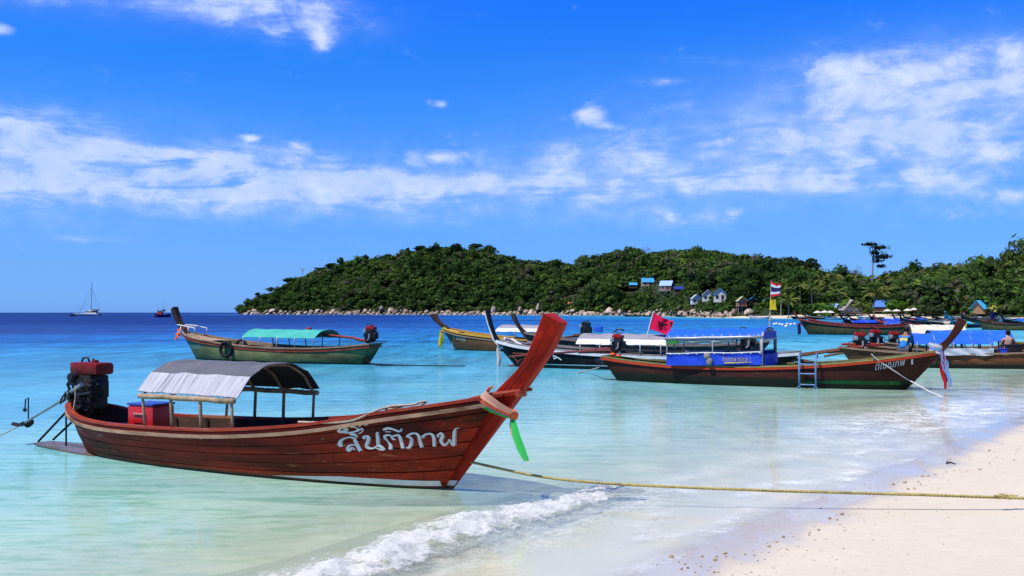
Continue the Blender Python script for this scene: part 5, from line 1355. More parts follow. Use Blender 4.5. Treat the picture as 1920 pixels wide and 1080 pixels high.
def tied_cloth(boat, px, py, label, mats, tails, r=.17, name='prow_ribbon', yoff=0.0, wr=.10):
    p = loc(boat, px, py, yoff); e = empty(name, boat.e.matrix_basis @ p, boat.e.rotation_euler.z, label, 'ribbon')
    for i, mt in enumerate(mats[:3]):
        m = MB(); rr_ = r * (1.12 + .04 * i)
        ring = [Vector((math.cos(t) * rr_ * 1.25, math.sin(t) * rr_, -.25 * math.cos(t) * rr_ + (i - 1) * wr * .8)) for t in np.linspace(0, 2 * math.pi, 15)]
        ribbon_mesh(m, ring, wr, (0, 0, 1), .006, .15); m.build('band', mt, e, 50)
    for i, (dx_, dy_, dz_, w, mt) in enumerate(tails):
        m = MB(); q = Vector((r * .9, boat_side(boat) * r * .8, -.05))
        pts = [q + Vector((dx_ * k + .03 * math.sin(k * 9 + i), dy_ * k, dz_ * k)) for k in np.linspace(0, 1, 7)]
        ribbon_mesh(m, pts, [w * (.5 + .6 * math.sin(math.pi * (.2 + .75 * k))) for k in np.linspace(0, 1, 7)], (.95, .25, 0), .006, .3); m.build('tail', mt, e, 50)
    return e
def boat_side(boat):                                      # which side (+y / -y) of the boat faces the camera
    return 1 if (boat.e.matrix_basis.inverted() @ Vector((0, 0, CAMH))).y > 0 else -1
ORC = OR; YLC = pmat('yellow_cloth', (.78, .66, .03), .7, .12, 6, translucent=.3); WHC = pmat('white_cloth', (.75, .76, .80), .7, .08, 6, translucent=.25); REDC = pmat('red_cloth', (.62, .02, .03), .7, .12, 6, translucent=.2); NAVY = pmat('navy_cloth', (.014, .018, .10), .7, .15, 6, translucent=.1); PALEB = pmat('pale_blue_cloth', (.26, .42, .72), .7, .12, 6, translucent=.2)
tied_cloth(B, 342, 621, 'orange and white cloth knotted round the dark prow of the green boat', [ORC, WHC, ORC], [(.05, .05, -.35, .16, ORC), (-.1, .05, -.25, .14, OR)], .17)
rope('mooring_line', [loc2w(B, (-h * 1.0, 0, .3)), G(700, 683, .06), G(760, 685, .015), G(820, 686, .01), G(872, 686.5, .004)], .03, TAR, 'dark mooring line running right from the stern of the green boat', sub=6, twist=False)
MB().tube([loc(B, 575, 617), loc(B, 583, 616)], .06, 6).build('rolled_flag', REDC, B.e)

# ---- yellow-railed boat, middle left
BROWN_V = pmat('varnished_brown_planks', (.17, .085, .032), .5, .35, 2, (.4, 3, 4), bump=.004, col2=(.085, .04, .018), patch=.5, low=(.05, (.03, .035, .02), .1))
YEL = pmat('yellow_rail_paint', (.60, .36, .05), .55, .2, 4, (.5, 2, 2))
C_ = Boat('longtail_boat', (-3.2, 57.4), (5.3, 51.5), 'brown longtail boat with yellow rails and faded grey canopy behind the black boat', FLEET, kb=1.15, kz=1.05, pk=1.6, pkz=.885)
h = C_.L / 2
C_.hull(BROWN_V, 30, 8); C_.prow(pmat('prow_brown', (.075, .036, .022), .6, .4, 3, (1, 4, 1), bump=.004)); C_.rail(YEL, 0, .99, .03, .10, .07, .02, 'gunwale'); C_.rail(WOOD_L, 0, .99, .03, .04, .05, -.12, 'rub_rail')
C_.floor(pmat('yellow_deck', (.45, .27, .06), .6, .25, 4), .05, .93, .3); C_.deck(YEL, .84, .985, -.03, 10)
C_.ribs(YEL, [.45 + .05 * i for i in range(8)]); C_.thwarts(YEL, (.55, .65, .75), -.1, .15)
m = MB(); m.shell(*C_.skin(.35, .86, .82, .98, -1, 18, 2, off=-.03, th=.02)); m.build('inner_plank', YEL, C_.e)
GREYW = pmat('faded_grey_canvas', (.30, .29, .31), .7, .12, 3, bump=.012); WHTC = pmat('white_canvas', (.72, .72, .72), .7, .08, 3, bump=.014)
xa, xb = loc(C_, 1018, 625).x, loc(C_, 948, 625).x
canopy(C_, xa, xb, .85, 1.08, .36, (GREYW, WHTC), list(np.linspace(xa, xb, 3)), STEELP, .03, over=.1, side_rail=False)
engine(C_, loc(C_, 1098, 628), 1.15, R(180), BLACK_M, None, .03, [(loc(C_, 1090, 630), loc(C_, 1056, 634), .03)], 0, prop=False)
MB().tube([loc(C_, 1094, 628), loc(C_, 1075, 630)], .10, 8).tube([loc(C_, 1078, 630), loc(C_, 1040, 634)], .045, 6).build('shaft_housing', pmat('brown_red_tube', (.10, .04, .035), .7, .3, 5), C_.e, 40)
LTG = pmat('pale_green_lettering', (.50, .62, .45), .6, .1, 9)
hull_text(C_, 'ท วลัยปุย', h - .25, h - 1.25, .62, .52, .28, 1, LTG)
tied_cloth(C_, 834, 618, 'yellow-green cloth hanging from the prow of the yellow-railed boat', [ORC, YLC, GN], [(.0, .1, -1.0, .24, pmat('lime_cloth', (.42, .55, .03), .7, .12, 6, translucent=.3)), (.08, .12, -.85, .2, YLC)], .15)
rope('bow_line', [loc2w(C_, (h + .05, .45, 1.05)), loc2w(C_, (h - .02, .32, .55)), loc2w(C_, (h - .05, .3, -.05))], .02, ROPE_T, 'short pale line hanging down the bow of the yellow-railed boat', sub=6, twist=False)

# ---- black and white boat
BLACK_H = pmat('black_hull_paint', (.010, .011, .011), .55, .4, 3, (.6, 1, 2), bump=.003, wear=(.05, .055, .055), low=(.12, (.045, .040, .032), .08), spec=.06)
D_ = Boat('longtail_boat', (.15, 39.6), (9.6, 35.6), 'black longtail boat with white rails and a black and white prow', FLEET, kb=1.35, kz=.87, pk=.65, pkz=1.31)
h = D_.L / 2
D_.hull(BLACK_H, 34, 8); D_.prow(pmat('black_prow', (.018, .012, .010), .5, .4, 3, bump=.003))
D_.rail(WHITE_P, 0, .99, .04, .07, .10, -.03, 'gunwale'); D_.rail(pmat('grey_inner_rail', (.30, .28, .26), .8, .3, 4), 0, .97, -.10, .09, .05, .05, 'inner_rail')
m = MB()                                                   # white painted front face of the prow
rows = []
for k in np.linspace(.44, 1, 16):
    q = D_.prow_at(k); ex, ez = q[2] - q[0], q[3] - q[1]; l = math.hypot(ex, ez); ex, ez = ex / l, ez / l
    rows.append([(q[0] + ex * .10, -q[4] - .012, q[1] + ez * .10), (q[0] - ex * .012, -q[4] - .006, q[1] - ez * .012), (q[0] - ex * .012, q[4] + .006, q[1] - ez * .012), (q[0] + ex * .05, q[4] + .012, q[1] + ez * .05)])
m.grid(np.array(rows)); m.build('prow_stripe', WHITE_P, D_.e)
m = MB(); m.tube([loc(D_, 948, 644), loc(D_, 960, 637), loc(D_, 978, 648)], .07, 6); m.tube([loc(D_, 946, 634, .3), loc(D_, 966, 640, -.2)], .06, 6); m.build('bow_bracket', WHITE_P, D_.e)
D_.floor(WOOD_IN, .05, .93, .35); D_.deck(pmat('grey_deck', (.24, .22, .20), .8, .25, 4), .80, .985, -.08, 10); D_.ribs(WHITE_P, [.62 + .045 * i for i in range(5)]); D_.thwarts(pmat('dark_plank', (.06, .05, .045), .8, .3, 4), (.45, .52, .60, .68, .75), -.08, .25)
D_.zband(WHITE_P, np.linspace(h - 4.2, h - 1.2, 30), np.full(30, .13), np.full(30, .165), 1)
m = MB(); m.shell(*D_.skin(.40, .84, .96, 1.16, -1, 20, 2, off=-.02, th=.03)); m.build('far_side_plank', pmat('grey_plank', (.26, .24, .23), .8, .3, 4), D_.e)
xa, xb = loc(D_, 1252, 640).x, loc(D_, 1104, 640).x
canopy(D_, xa, xb, 1.0, .93, .38, (GREYW, WHTC), list(np.linspace(xa, xb, 5)), STEELP, .026, over=.18, side_rail=False, sag=.03)
e_ = engine(D_, loc(D_, 1400, 655, -.2), 1.15, R(180), BLACK_M, (loc(D_, 1430, 663), loc(D_, 1556, 686), RUST), .05, None, 1, guard=False, prop=False)
m = MB(); m.tube([loc(D_, 1300, 664), loc(D_, 1360, 660)], .03, 6); m.tube([loc(D_, 1392, 669), loc(D_, 1300, 659)], .04, 6); m.tube([loc(D_, 1460, 667), loc(D_, 1552, 684)], .04, 6)
for i in range(7): m.tube([loc(D_, 1466 + i * 12, 671 + i * 1.6), loc(D_, 1472 + i * 12, 688)], .022, 5); m.tube([loc(D_, 1472 + i * 12, 688), loc(D_, 1478 + i * 12, 672 + i * 1.7)], .022, 5)
m.build('shaft_frame', BLACK_M, D_.e)
MB().bbox(loc(D_, 1122, 617), (.30, .25, .22), .03).build('roof_box', BLUE_T, D_.e)
m = MB(); m.tube([loc(D_, 1152, 622), loc(D_, 1158, 617), loc(D_, 1166, 617), loc(D_, 1170, 621)], .03, 6); m.build('roof_handle', BLACK_M, D_.e)
tied_cloth(D_, 947, 646, 'pale faded cloth hanging from the white bow bracket of the black boat', [WHC], [(.02, .1, -1.0, .16, pmat('faded_white_cloth', (.55, .53, .47), .8, .15, 5))], .2, wr=.12)
m = MB()
for q in (-.05, .0, .06): m.tube([Vector((0, q, 0)), Vector((.01, q + .02, .3))], .01, 4)
m = MB()
for (a_, b2) in (((0, 0), (.05, -.16)), ((.05, -.16), (.2, -.1)), ((.2, -.1), (.34, -.2)), ((.02, -.02), (.16, -.10))):
    m.tube([tuple(D_.on_side(h - 1.9 - a_[0], .52 + a_[1], 1, .012)), tuple(D_.on_side(h - 1.9 - b2[0], .52 + b2[1], 1, .012))], .022, 4)
m.build('lettering', pmat('white_green_paint', (.60, .70, .64), .6, .1, 8), D_.e)
# red flag on the canopy of the black boat
pb, pt_ = AT(1214, 626, 37.0), AT(1225.5, 583, 37.0)
fl = empty('red_flag', pb, 0, 'crimson flag with black print on a slanted white pole above the white canopy', 'flag')
MB().tube([(0, 0, 0), tuple(pt_ - pb)], .022, 6).build('pole', WHITE_P, fl)
def flag_cloth(c, nu=18, nv=14, wav=.05, f=1.5):
    c = [np.array(q) for q in c]; rows = []
    for i in range(nu):
        u = i / (nu - 1); r_ = []
        for j in range(nv):
            v = j / (nv - 1); p = (c[0] * (1 - u) + c[1] * u) * (1 - v) + (c[3] * (1 - u) + c[2] * u) * v
            p = p + np.array([0, 1, 0]) * wav * (math.sin(u * 6.3 * f + v * 2.1) * u ** .6 + .5 * math.sin(u * 11 + v * 5) * u) + np.array([0, 0, -.05 * math.sin(u * math.pi) * (1 - v)])
            r_.append(tuple(p))
        rows.append(r_)
    return np.array(rows)
k = 37.0 / F
P = flag_cloth([((1225 - 1214) * k, 0, (626 - 585) * k), ((1259 - 1214) * k, -.55, (626 - 602) * k), ((1248 - 1214) * k, -.5, (626 - 628) * k), ((1218 - 1214) * k, 0, (626 - 616.5) * k)], wav=.07)
m = MB(); m.shell(P, np.broadcast_to([0, 1.0, 0], P.shape), .004); m.build('cloth', pmat('crimson_cloth', (.95, .012, .10), .6, .12, 4, translucent=.45), fl, 60)
def on_flag(u, v):
    i = min(int(u * 17), 16); j = min(int(v * 13), 12); return Vector(P[i, j]) * .25 + Vector(P[i + 1, j]) * .25 + Vector(P[i, j + 1]) * .25 + Vector(P[i + 1, j + 1]) * .25 + Vector((0, -.025, 0))
m = MB(); BK = pmat('black_print', (.012, .008, .010), .7)
m.tube([on_flag(u, .36 + .03 * math.sin(u * 60)) for u in np.linspace(.30, .78, 14)], .022, 4)
m.tube([on_flag(.50 + .13 * math.cos(t), .58 + .15 * math.sin(t)) for t in np.linspace(.4, 5.2, 16)], .012, 4); m.tube([on_flag(.52 + .05 * math.cos(t), .56 + .06 * math.sin(t)) for t in np.linspace(0, 5, 9)], .012, 4)
m.tube([on_flag(.62, .52), on_flag(.78, .60), on_flag(.72, .72)], .012, 4); m.build('print', BK, fl)
m = MB(); m.add([on_flag(.86, .12), on_flag(.97, .02), on_flag(.985, .45), on_flag(.90, .38)], [(0, 1, 2, 3)]); m.build('black_corner', BK, fl)

# ---- dark boat behind the black one
K_ = Boat('longtail_boat', (1.35, 48.4), (11.2, 46.0), 'dark weathered longtail boat with a plain dark prow, just behind the black boat', FLEET, kb=1.2, kz=.98, pk=.9, pkz=1.0)
K_.hull(pmat('dark_weathered_hull', (.060, .045, .038), .8, .35, 2), 26, 6); K_.prow(pmat('dark_bare_prow', (.085, .045, .030), .7, .4, 3, (1, 4, 1))); K_.rail(pmat('grey_brown_rail', (.26, .20, .16), .8, .3, 4), 0, .985, .03, .10, .07, .02, 'gunwale')
K_.floor(WOOD_IN, .05, .93, .3); K_.deck(pmat('grey_brown_deck', (.24, .19, .15), .8, .3, 4), .74, .985, -.04, 10); K_.thwarts(WOOD_L, (.3, .4, .5, .6, .68), -.06, .2); K_.ribs(WOOD_L, [.40 + .06 * i for i in range(6)])
# ---- brown boat with the blue canopy
BROWN_H = pmat('dark_brown_hull_paint', (.066, .019, .012), .5, .25, 2.5, (.6, 1, 2), bump=.003, col2=(.045, .016, .011), patch=.52, wear=(.10, .05, .04), low=(.26, (.020, .022, .014), .10), spec=.10)
ORR = pmat('orange_red_rail', (.52, .055, .018), .5, .15, 4); OLIVE = pmat('olive_rail', (.20, .20, .07), .7, .25, 4, col2=(.33, .30, .16), patch=.55)
E_ = Boat('longtail_boat', (10.80, 27.7), (3.30, 31.5), 'dark brown longtail boat with an orange-red rail, blue canopy and white name at the bow', FLEET, kb=1.12, kz=.92, pk=1.0, pkz=.97)
h = E_.L / 2
E_.hull(BROWN_H, 40, 8); E_.prow(pmat('brown_prow_paint', (.085, .026, .017), .5, .25, 3, (1, 4, 1), bump=.003))
E_.rail(ORR, 0, .985, .03, .05, .075, -.05, 'gunwale'); E_.rail(OLIVE, 0, .985, .0, .11, .035, .012, 'rail_cap'); E_.rail(pmat('yellow_line', (.55, .45, .16), .6, .15, 4), .55, .985, .056, .012, .014, -.005, 'yellow_line', sides=(-1,))
E_.floor(WOOD_IN, .04, .93, .28); E_.deck(pmat('brown_deck', (.14, .07, .045), .7, .3, 4, (.5, 3, 1)), .70, .985, -.06, 12); E_.deck(WOOD_IN, 0, .16, -.05, 8, 'stern_deck'); E_.thwarts(WOOD_L, (.24, .32, .40, .52, .62), -.08, .2)
GRN = pmat('green_boot_paint', (.016, .11, .030), .6, .25, 5, wear=(.45, .50, .42))
xs_ = np.linspace(h - 2.9, h - .14, 40); kk = np.clip((xs_ - xs_[0]) / 1.2, 0, 1); E_.zband(GRN, xs_, .155 - .02 * kk, .158 + .085 * kk, -1)
xs0, xs1 = loc(E_, 1249, 690, -.9).x, loc(E_, 1426, 690, -.9).x
canopy(E_, xs0, xs1, .88, 1.34, .26, (BLUE_T,), [xs0, (xs0 + xs1) / 2, xs1], STEELP, .024, over=.05, sag=.05, side_rail=True, zfun=lambda X: (np.asarray(X) - xs0) * .03)
m = MB()                                                    # taller square end hoop with its own blue panel
xe = xs1 + .04
for sd in (1, -1): m.tube([(xe, sd * .88, .56), (xe, sd * .90, 1.36), (xe, sd * .78, 1.50), (xe, 0, 1.64)], .032, 7)
m.tube([(xe, -.90, 1.34), (xe, .90, 1.34)], .03, 6); m.build('end_hoop', pmat('cream_tube', (.52, .48, .42), .5, .1, 5), E_.e, True)
MB().box((xe + .03, 0, 1.46), (.015, 1.56, .20)).build('end_panel', BLUE_D, E_.e)
MB().box((xe + .05, .02, .74), (.02, 1.70, .34)).build('front_cloth', BLUE_D, E_.e)
X = np.linspace(xs0 + .02, xe, 30); Zs = np.linspace(0, 1, 8)
for sd in (-1, 1):
    g2 = np.array([[(x, sd * (.94 + .012 * math.sin(x * 7 + z * 3)), .54 + .03 * (x - xs0) + z * (.34 + .01 * math.sin(x * 4))) for z in Zs] for x in X])
    m = MB(); m.shell(g2, np.broadcast_to([0, float(sd), 0], g2.shape), .008); m.build('side_cloth', BLUE_D, E_.e, 60)
    MB().tube([(x, sd * .955, .895 + .03 * (x - xs0) + .01 * math.sin(x * 4)) for x in X], .018, 5).build('cloth_rope', WHITE_P, E_.e, True)
m = MB()
for i in range(11):
    x = xs0 + .1 + i * (xs1 - xs0 - .15) / 10; m.tube([(x, -.97, .91 + .03 * (x - xs0)), (x + .07, -.975, .86 + .03 * (x - xs0))], .012, 4); m.tube([(x - .04, -.90, 1.42 + .03 * (x - xs0)), (x + .05, -.915, 1.32 + .03 * (x - xs0))], .010, 4)
tag(m.build('lacing', WHITE_P, E_.e), kind='stuff')
MET = pmat('crumpled_silver_sheet', (.42, .43, .44), .4, .35, 5, (1, 3, 3), bump=.05, metal=.3)
g2 = np.array([[(x, -.80 + .10 * math.sin(t), 1.25 + .03 * (x - xs0) + .085 * math.cos(t) + .02 * math.sin(x * 9)) for t in np.linspace(0, 6.283, 10)] for x in np.linspace(xs0 + .35, xs1 - .7, 26)])
m = MB(); m.grid(g2); m.build('rolled_sheet', MET, E_.e, True)
MB().box((xs0 + .18, -.90, 1.25), (.32, .02, .17)).build('green_flap', pmat('green_canvas', (.05, .22, .05), .7, .1, 5), E_.e)
GOLD = pmat('gold_paint', (.55, .42, .10), .5, .15, 12)
def flat_text(boat, name, txt, x0, x1, z, hgt, y, mat, flip=False):
    V, Fc = text_geo(txt); w = V[:, 0].max() - V[:, 0].min(); u = (V[:, 0] - V[:, 0].min()) / w; hh = V[:, 1] / np.percentile(V[:, 1], 97)
    m = MB(); m.add(np.stack([x0 + (x1 - x0) * u, np.full(len(V), y), z + .02 * (x0 + (x1 - x0) * u - xs0) + hh * hgt], -1), Fc); return m.build(name, mat, boat.e)
tx0, tx1 = loc(E_, 1355, 675, -.96).x, loc(E_, 1407, 675, -.96).x
flat_text(E_, 'gold_lettering', 'ติณณภพ ทราเวล 1', tx0, tx1, .665, .11, -.968, GOLD)
MB().tube([(tx0 + .05, -.966, .615 + .02 * (tx0 - xs0)), (tx0 + .22, -.966, .622 + .02 * (tx0 - xs0)), (tx1 + .05, -.966, .645 + .02 * (tx1 - xs0))], [.018, .022, .006], 5).build('gold_flourish', GOLD, E_.e)
m = MB(); m.ball((loc(E_, 1326, 668, -.98)), .10, 2, .12, (1, .7, 1)); m.ball(loc(E_, 1330, 678, -.98), .10, 2, .12, (1, .6, 1.2)); tag(link('cloth_bundle', m.mesh('cloth_bundle', pmat('drab_cloth', (.30, .27, .23), .9, .3, 9), True)), 'drab bundle hanging on the blue side cloth of the brown boat', 'bundle').matrix_world = E_.e.matrix_basis
engine(E_, loc(E_, 1158, 657, 0), .85, R(0), RED_M, (loc(E_, 1140, 655, .0), loc(E_, 962, 668, .0), pmat('maroon_tube', (.17, .035, .035), .6, .3, 6)), .034, [(loc(E_, 1168, 660), loc(E_, 1206, 662), .022)], 1, guard=True)
MB().tube([loc(E_, 1146, 657), loc(E_, 1085, 660)], [.085, .05], 8).build('shaft_housing', pmat('maroon_tube'.replace('tube', 'paint'), (.17, .035, .035), .6, .3, 6), E_.e, 40)
MB().box(loc(E_, 1130, 678), (.35, .5, .10), Matrix.Rotation(R(20), 3, 'Y')).build('stern_block', BLACK_M, E_.e)
m = MB(); m.ball(loc(E_, 1149, 664.5, -.2), .07, 1, .2, (1.5, 1, .8)); m.ball(loc(E_, 1160, 667, -.2), .06, 1, .2, (1.8, 1, .7)); tag(link('life_vest', m.mesh('life_vest', pmat('bright_orange_nylon', (.85, .13, .03), .6, .1, 6), True)), 'bright orange life vest lying on the stern of the brown boat', 'life vest').matrix_world = E_.e.matrix_basis
hull_text(E_, 'ติณณภพ', loc(E_, 1640, 693, -.65).x, loc(E_, 1695, 686, -.5).x, loc(E_, 1640, 694, -.65).z, loc(E_, 1695, 685, -.5).z, .155, -1, WHITE_P, slant=.03)
hull_text(E_, '1', loc(E_, 1708, 683, -.42).x, loc(E_, 1711.5, 682, -.4).x, loc(E_, 1707, 683.5, -.42).z, loc(E_, 1714, 682.5, -.4).z, .14, -1, WHITE_P)
tied_cloth(E_, 1756, 654, 'white, red and blue cloth tied round the brown prow with long hanging tails', [WHC, PALEB, WHC], [(.10, .0, -1.02, .10, REDC), (.24, .0, -.96, .11, PALEB), (.16, .02, -.84, .10, NAVY), (.20, .03, -.60, .10, PALEB)], .13)
def outside(boat, px, py, off):                         # a point just off the near side of the hull
    sd = boat_side(boat); y = .6 * sd
    for _ in range(10):
        p = loc(boat, px, py, y); q = boat.on_side(np.array([p.x]), np.array([p.z]), sd, off)[0]; y = .5 * y + .5 * float(q[1])
    return sway(boat, *q)
rope('mooring_rope', [sway(E_, *loc(E_, 1634, 664, -.80)), outside(E_, 1644, 674, .05), outside(E_, 1662, 686, .04), outside(E_, 1684, 700, .04), outside(E_, 1700, 710, .05), G(1716, 719, .20), G(1745, 735, .05), G(1776, 747, -.03)], .016, WHITE_P, 'white rope hanging from the rail across the bow of the brown boat', sub=8, twist=False)
rope('mooring_rope', [sway(E_, *loc(E_, 1123, 689)), G(1105, 694, .12), G(1080, 700, .0)], .02, ROPE_T, 'short pale rope from the stern of the brown boat into the water', sub=6, twist=False)
# blue ladder over the side
lx0, lx1 = loc(E_, 1499, 690, -.98).x, loc(E_, 1530, 690, -.98).x
la = empty('boarding_ladder', E_.e.matrix_basis @ Vector((lx0, -1.0, -.05)), E_.e.rotation_euler.z, 'blue metal boarding ladder hooked over the side of the brown boat', 'ladder')
LB = pmat('pale_blue_steel', (.12, .26, .46), .5, .2, 8, wear=(.35, .40, .46))
for dx_ in (0, lx1 - lx0): MB().tube([(dx_, .22, .90), (dx_, .12, 1.02), (dx_, 0, .98), (dx_, -.02, .5), (dx_, 0, -.02)], .028, 7).build('side_tube', LB, la, True); 
for z in (.16, .46, .72): MB().tube([(0, -.01, z), (lx1 - lx0, -.01, z)], .022, 6).build('rung', LB, la)
for dx_ in (0, lx1 - lx0): MB().tube([(dx_ + .04 * math.cos(t), -.06 + .0, .06 + .06 * math.sin(t)) for t in np.linspace(0, 6.28, 9)], .016, 5).build('hook', LB, la)
# mast with flags
ms = empty('flag_mast', E_.e.matrix_basis @ Vector((xe, 0, 1.64)), 0, 'thin mast on the blue canopy carrying a Thai flag over a yellow flag', 'flag mast')
Ym = (E_.e.matrix_basis @ Vector((xe, 0, 0))).y; k = Ym / F; X0m = (E_.e.matrix_basis @ Vector((xe, 0, 0))).x; zb = 1.64
def MQ(px, py, dy=0.0): return Vector((((px - 960) * k) - X0m, dy, CAMH - (py - 586) * k - zb))
MB().tube([(0, 0, -.05), MQ(1444, 585), MQ(1446, 526)], [.02, .014, .008], 6).build('mast', pmat('bamboo_mast', (.55, .47, .36), .7, .2, 8), ms)
m = MB(); m.ball(MQ(1445, 598), .05, 1, .2, (1, 1, 1.6)); m.ball(MQ(1444, 590), .035, 1, .2); m.build('rag', pmat('tan_rag', (.5, .38, .27), .9, .2, 9), ms)
def striped(name, c, cols, parent, wav=.03):
    Pq = flag_cloth(c, 13, 1 + len(cols) * 2, wav); m = MB(); m.shell(Pq, np.broadcast_to([0, 1.0, 0], Pq.shape), .003)
    nv = Pq.shape[1]; idx = []
    for i in range(12):
        for j in range(nv - 1): idx += [j // 2] * 2
    m.mi[:len(idx)] = idx
    return m.build(name, cols, parent, 60)
striped('thai_flag', [MQ(1446, 526), MQ(1458, 532, -.35), MQ(1455, 554, -.35), MQ(1444.5, 557)], [REDC, WHC, NAVY, NAVY, WHC, REDC], ms, .04)
Pq = flag_cloth([MQ(1444, 559), MQ(1450, 561, -.2), MQ(1452, 581, -.2), MQ(1443, 580.5)], 9, 9, .04); m = MB(); m.shell(Pq, np.broadcast_to([0, 1.0, 0], Pq.shape), .003); m.build('yellow_flag', YLC, ms, 60)

# ---- three boats rafted together at the right, sterns to the left
WORN = pmat('worn_brown_planks', (.17, .065, .026), .7, .45, 2.5, (.5, 3, 3), bump=.006, col2=(.09, .045, .022), patch=.48, wear=(.35, .20, .10), low=(.16, (.03, .026, .018), .15))
RAFT = 'longtail boats rafted together at the right'
def raft(bow, stern, label, can, cmat, sides, eng, kz=1.0, kb=1.15, under=None, rise=.45, ze=1.30):
    q = Boat('longtail_boat', bow, stern, label, RAFT, kb=kb, kz=kz)
    q.hull(WORN, 30, 7); q.prow(WOOD_IN); q.rail(WOOD_T, 0, .985, .03, .09, .06, .01, 'gunwale'); q.floor(WOOD_IN, .04, .93, .3); q.deck(WOOD_RC, 0, .18, -.02, 8, 'stern_deck'); q.deck(WOOD_L, .80, .985, -.04, 8); q.thwarts(WOOD_L, (.25, .35, .45, .6, .7), -.05, .2)
    xa, xb = loc(q, can[0], 640).x, loc(q, can[1], 640).x
    canopy(q, xa, xb, .95, ze, rise, (cmat,), list(np.linspace(xa, xb, 5)), STEELP, .03, over=.1, side_rail=False, flat=2.8, sag=.02)
    engine(q, loc(q, eng[0][0], eng[0][1] + 9), 1.12, 0, RED_M, (loc(q, *eng[1]), loc(q, *eng[2]), RUST), .045, [(loc(q, eng[0][0] - 10, eng[0][1] + 5), loc(q, eng[0][0] - 60, eng[0][1] + 14), .03)], 1, prop=False)
    MB().tube([loc(q, *eng[0]) + Vector((-.3, 0, -.12)), loc(q, *eng[1])], .09, 8).build('shaft_housing', BLACK_M, q.e, 40)
    return q, xa, xb
H1, xa, xb = raft((22.6, 37.6), (13.3, 39.6), 'worn brown boat with a blue canopy, nearest of the three rafted at the right', (1712, 1846), BLUE_T, None, ((1611, 646), (1580, 656), (1470, 671)), ze=.92, kz=.92, rise=.38)
X = np.linspace(xa + .5, xb + .1, 24)
g2 = np.array([[(x, -.97 + .02 * math.sin(x * 9 + z * 5), .50 + z * .26 + .015 * math.sin(x * 6)) for z in np.linspace(0, 1, 6)] for x in X]); m = MB(); m.shell(g2, np.broadcast_to([0, -1.0, 0], g2.shape), .006)
m.build('side_sheet', pmat('printed_white_sheet', (.62, .64, .68), .7, .15, 6, col2=(.10, .13, .20), patch=.57), H1.e, 60)
for px, py, w, mt, nm, lb in [(1862, 660, .30, pmat('grey_plastic_crate', (.06, .06, .065), .7, .2, 8), 'storage_box', 'dark grey storage box at the end of the blue canopy on the worn brown boat'), (1880, 661, .36, BLUE_D, 'storage_box', 'blue storage box on the foredeck of the worn brown boat'), (1897, 657, .52, BLACK_M, 'storage_box', 'black storage box right of the blue one on the worn brown boat')]:
    e = empty(nm, sway(H1, *(loc(H1, px, 0).x, -.25, .42)), H1.e.rotation_euler.z, lb, 'box', 'boxes on the worn brown boat')
    MB().bbox((0, 0, w * .42), (w, w * .9, w * .84), .03).build('body', mt, e, 40); MB().bbox((0, 0, w * .87), (w * 1.06, w * .96, w * .1), .015).build('lid', mt, e, 40)
H2, xa2, xb2 = raft((25.2, 40.0), (15.2, 42.0), 'longtail boat with the longer blue canopy, middle one of the three rafted at the right', (1745, 1884), pmat('blue_canopy_sheet', (.025, .15, .62), .5, .14, 2.5, bump=.02), None, ((1640, 639), (1610, 650), (1500, 664)), ze=.96, kz=.92, rise=.42)
H3, xa3, xb3 = raft((24.8, 43.2), (17.0, 44.8), 'longtail boat with a cream canopy, farthest of the three rafted at the right', (1708, 1800), pmat('cream_canvas', (.72, .64, .48), .7, .08, 3, bump=.012), None, ((1676, 641), (1640, 652), (1545, 668)), ze=1.02, kz=.95, rise=.55)
m = MB()
for i in range(9):
    x = loc(H1, 1590 + i * 7, 0).x; m.bbox((x, random.uniform(-.3, .3), .78 + random.uniform(0, .12)), (.5, .3, .08), .01, Matrix.Rotation(random.uniform(-.4, .4), 3, 'Z'))
m.build('loose_planks', WOOD_RC, H1.e)
# far right: yellow-railed hull running out of the frame behind the rafted boats
J_ = Boat('longtail_boat', (33.0, 44.5), (20.8, 41.5), 'boat with a yellow rail running out of the right edge of the view', RAFT, kb=1.1, kz=1.1)
J_.hull(WORN, 24, 6); J_.prow(WOOD_IN); J_.rail(YEL, 0, .985, .03, .10, .08, .02, 'gunwale'); J_.deck(WOOD_L, 0, .5, -.06, 10, 'stern_deck'); J_.rail(WOOD_RC, 0, .985, .03, .06, .06, -.14, 'rub_rail')
# ------------------------------------------------------------------ people (one skinned body each, clothes and hair on top)
def skin_obj(name, joints, edges, mat, parent, sub=2, root=0):
    me = bpy.data.meshes.new(name); me.from_pydata([j[:3] for j in joints], edges, []); me.materials.append(mat)
    o = link(name, me, None)
    o.modifiers.new('skin', 'SKIN')
    bm = bmesh.new(); bm.from_mesh(me); ly = bm.verts.layers.skin.verify()
    for v, j in zip(bm.verts, joints): v[ly].radius = (j[3], j[4] if len(j) > 4 else j[3]); v[ly].use_root = False
    bm.verts.ensure_lookup_table(); bm.verts[root][ly].use_root = True
    bm.to_mesh(me); bm.free()
    s = o.modifiers.new('sub', 'SUBSURF'); s.levels = sub; s.render_levels = sub
    dg = bpy.context.evaluated_depsgraph_get(); nm = bpy.data.meshes.new_from_object(o.evaluated_get(dg)); o.modifiers.clear(); o.data = nm
    nm.polygons.foreach_set('use_smooth', [True] * len(nm.polygons))
    if not nm.materials: nm.materials.append(mat)
    o.parent = parent
    return o
SKIN = pmat('tanned_skin', (.30, .145, .085), .55, .08, 8); SKINP = pmat('pale_skin', (.52, .32, .23), .55, .06, 8); HAIR = pmat('black_hair', (.012, .010, .009), .55, .3, 30)
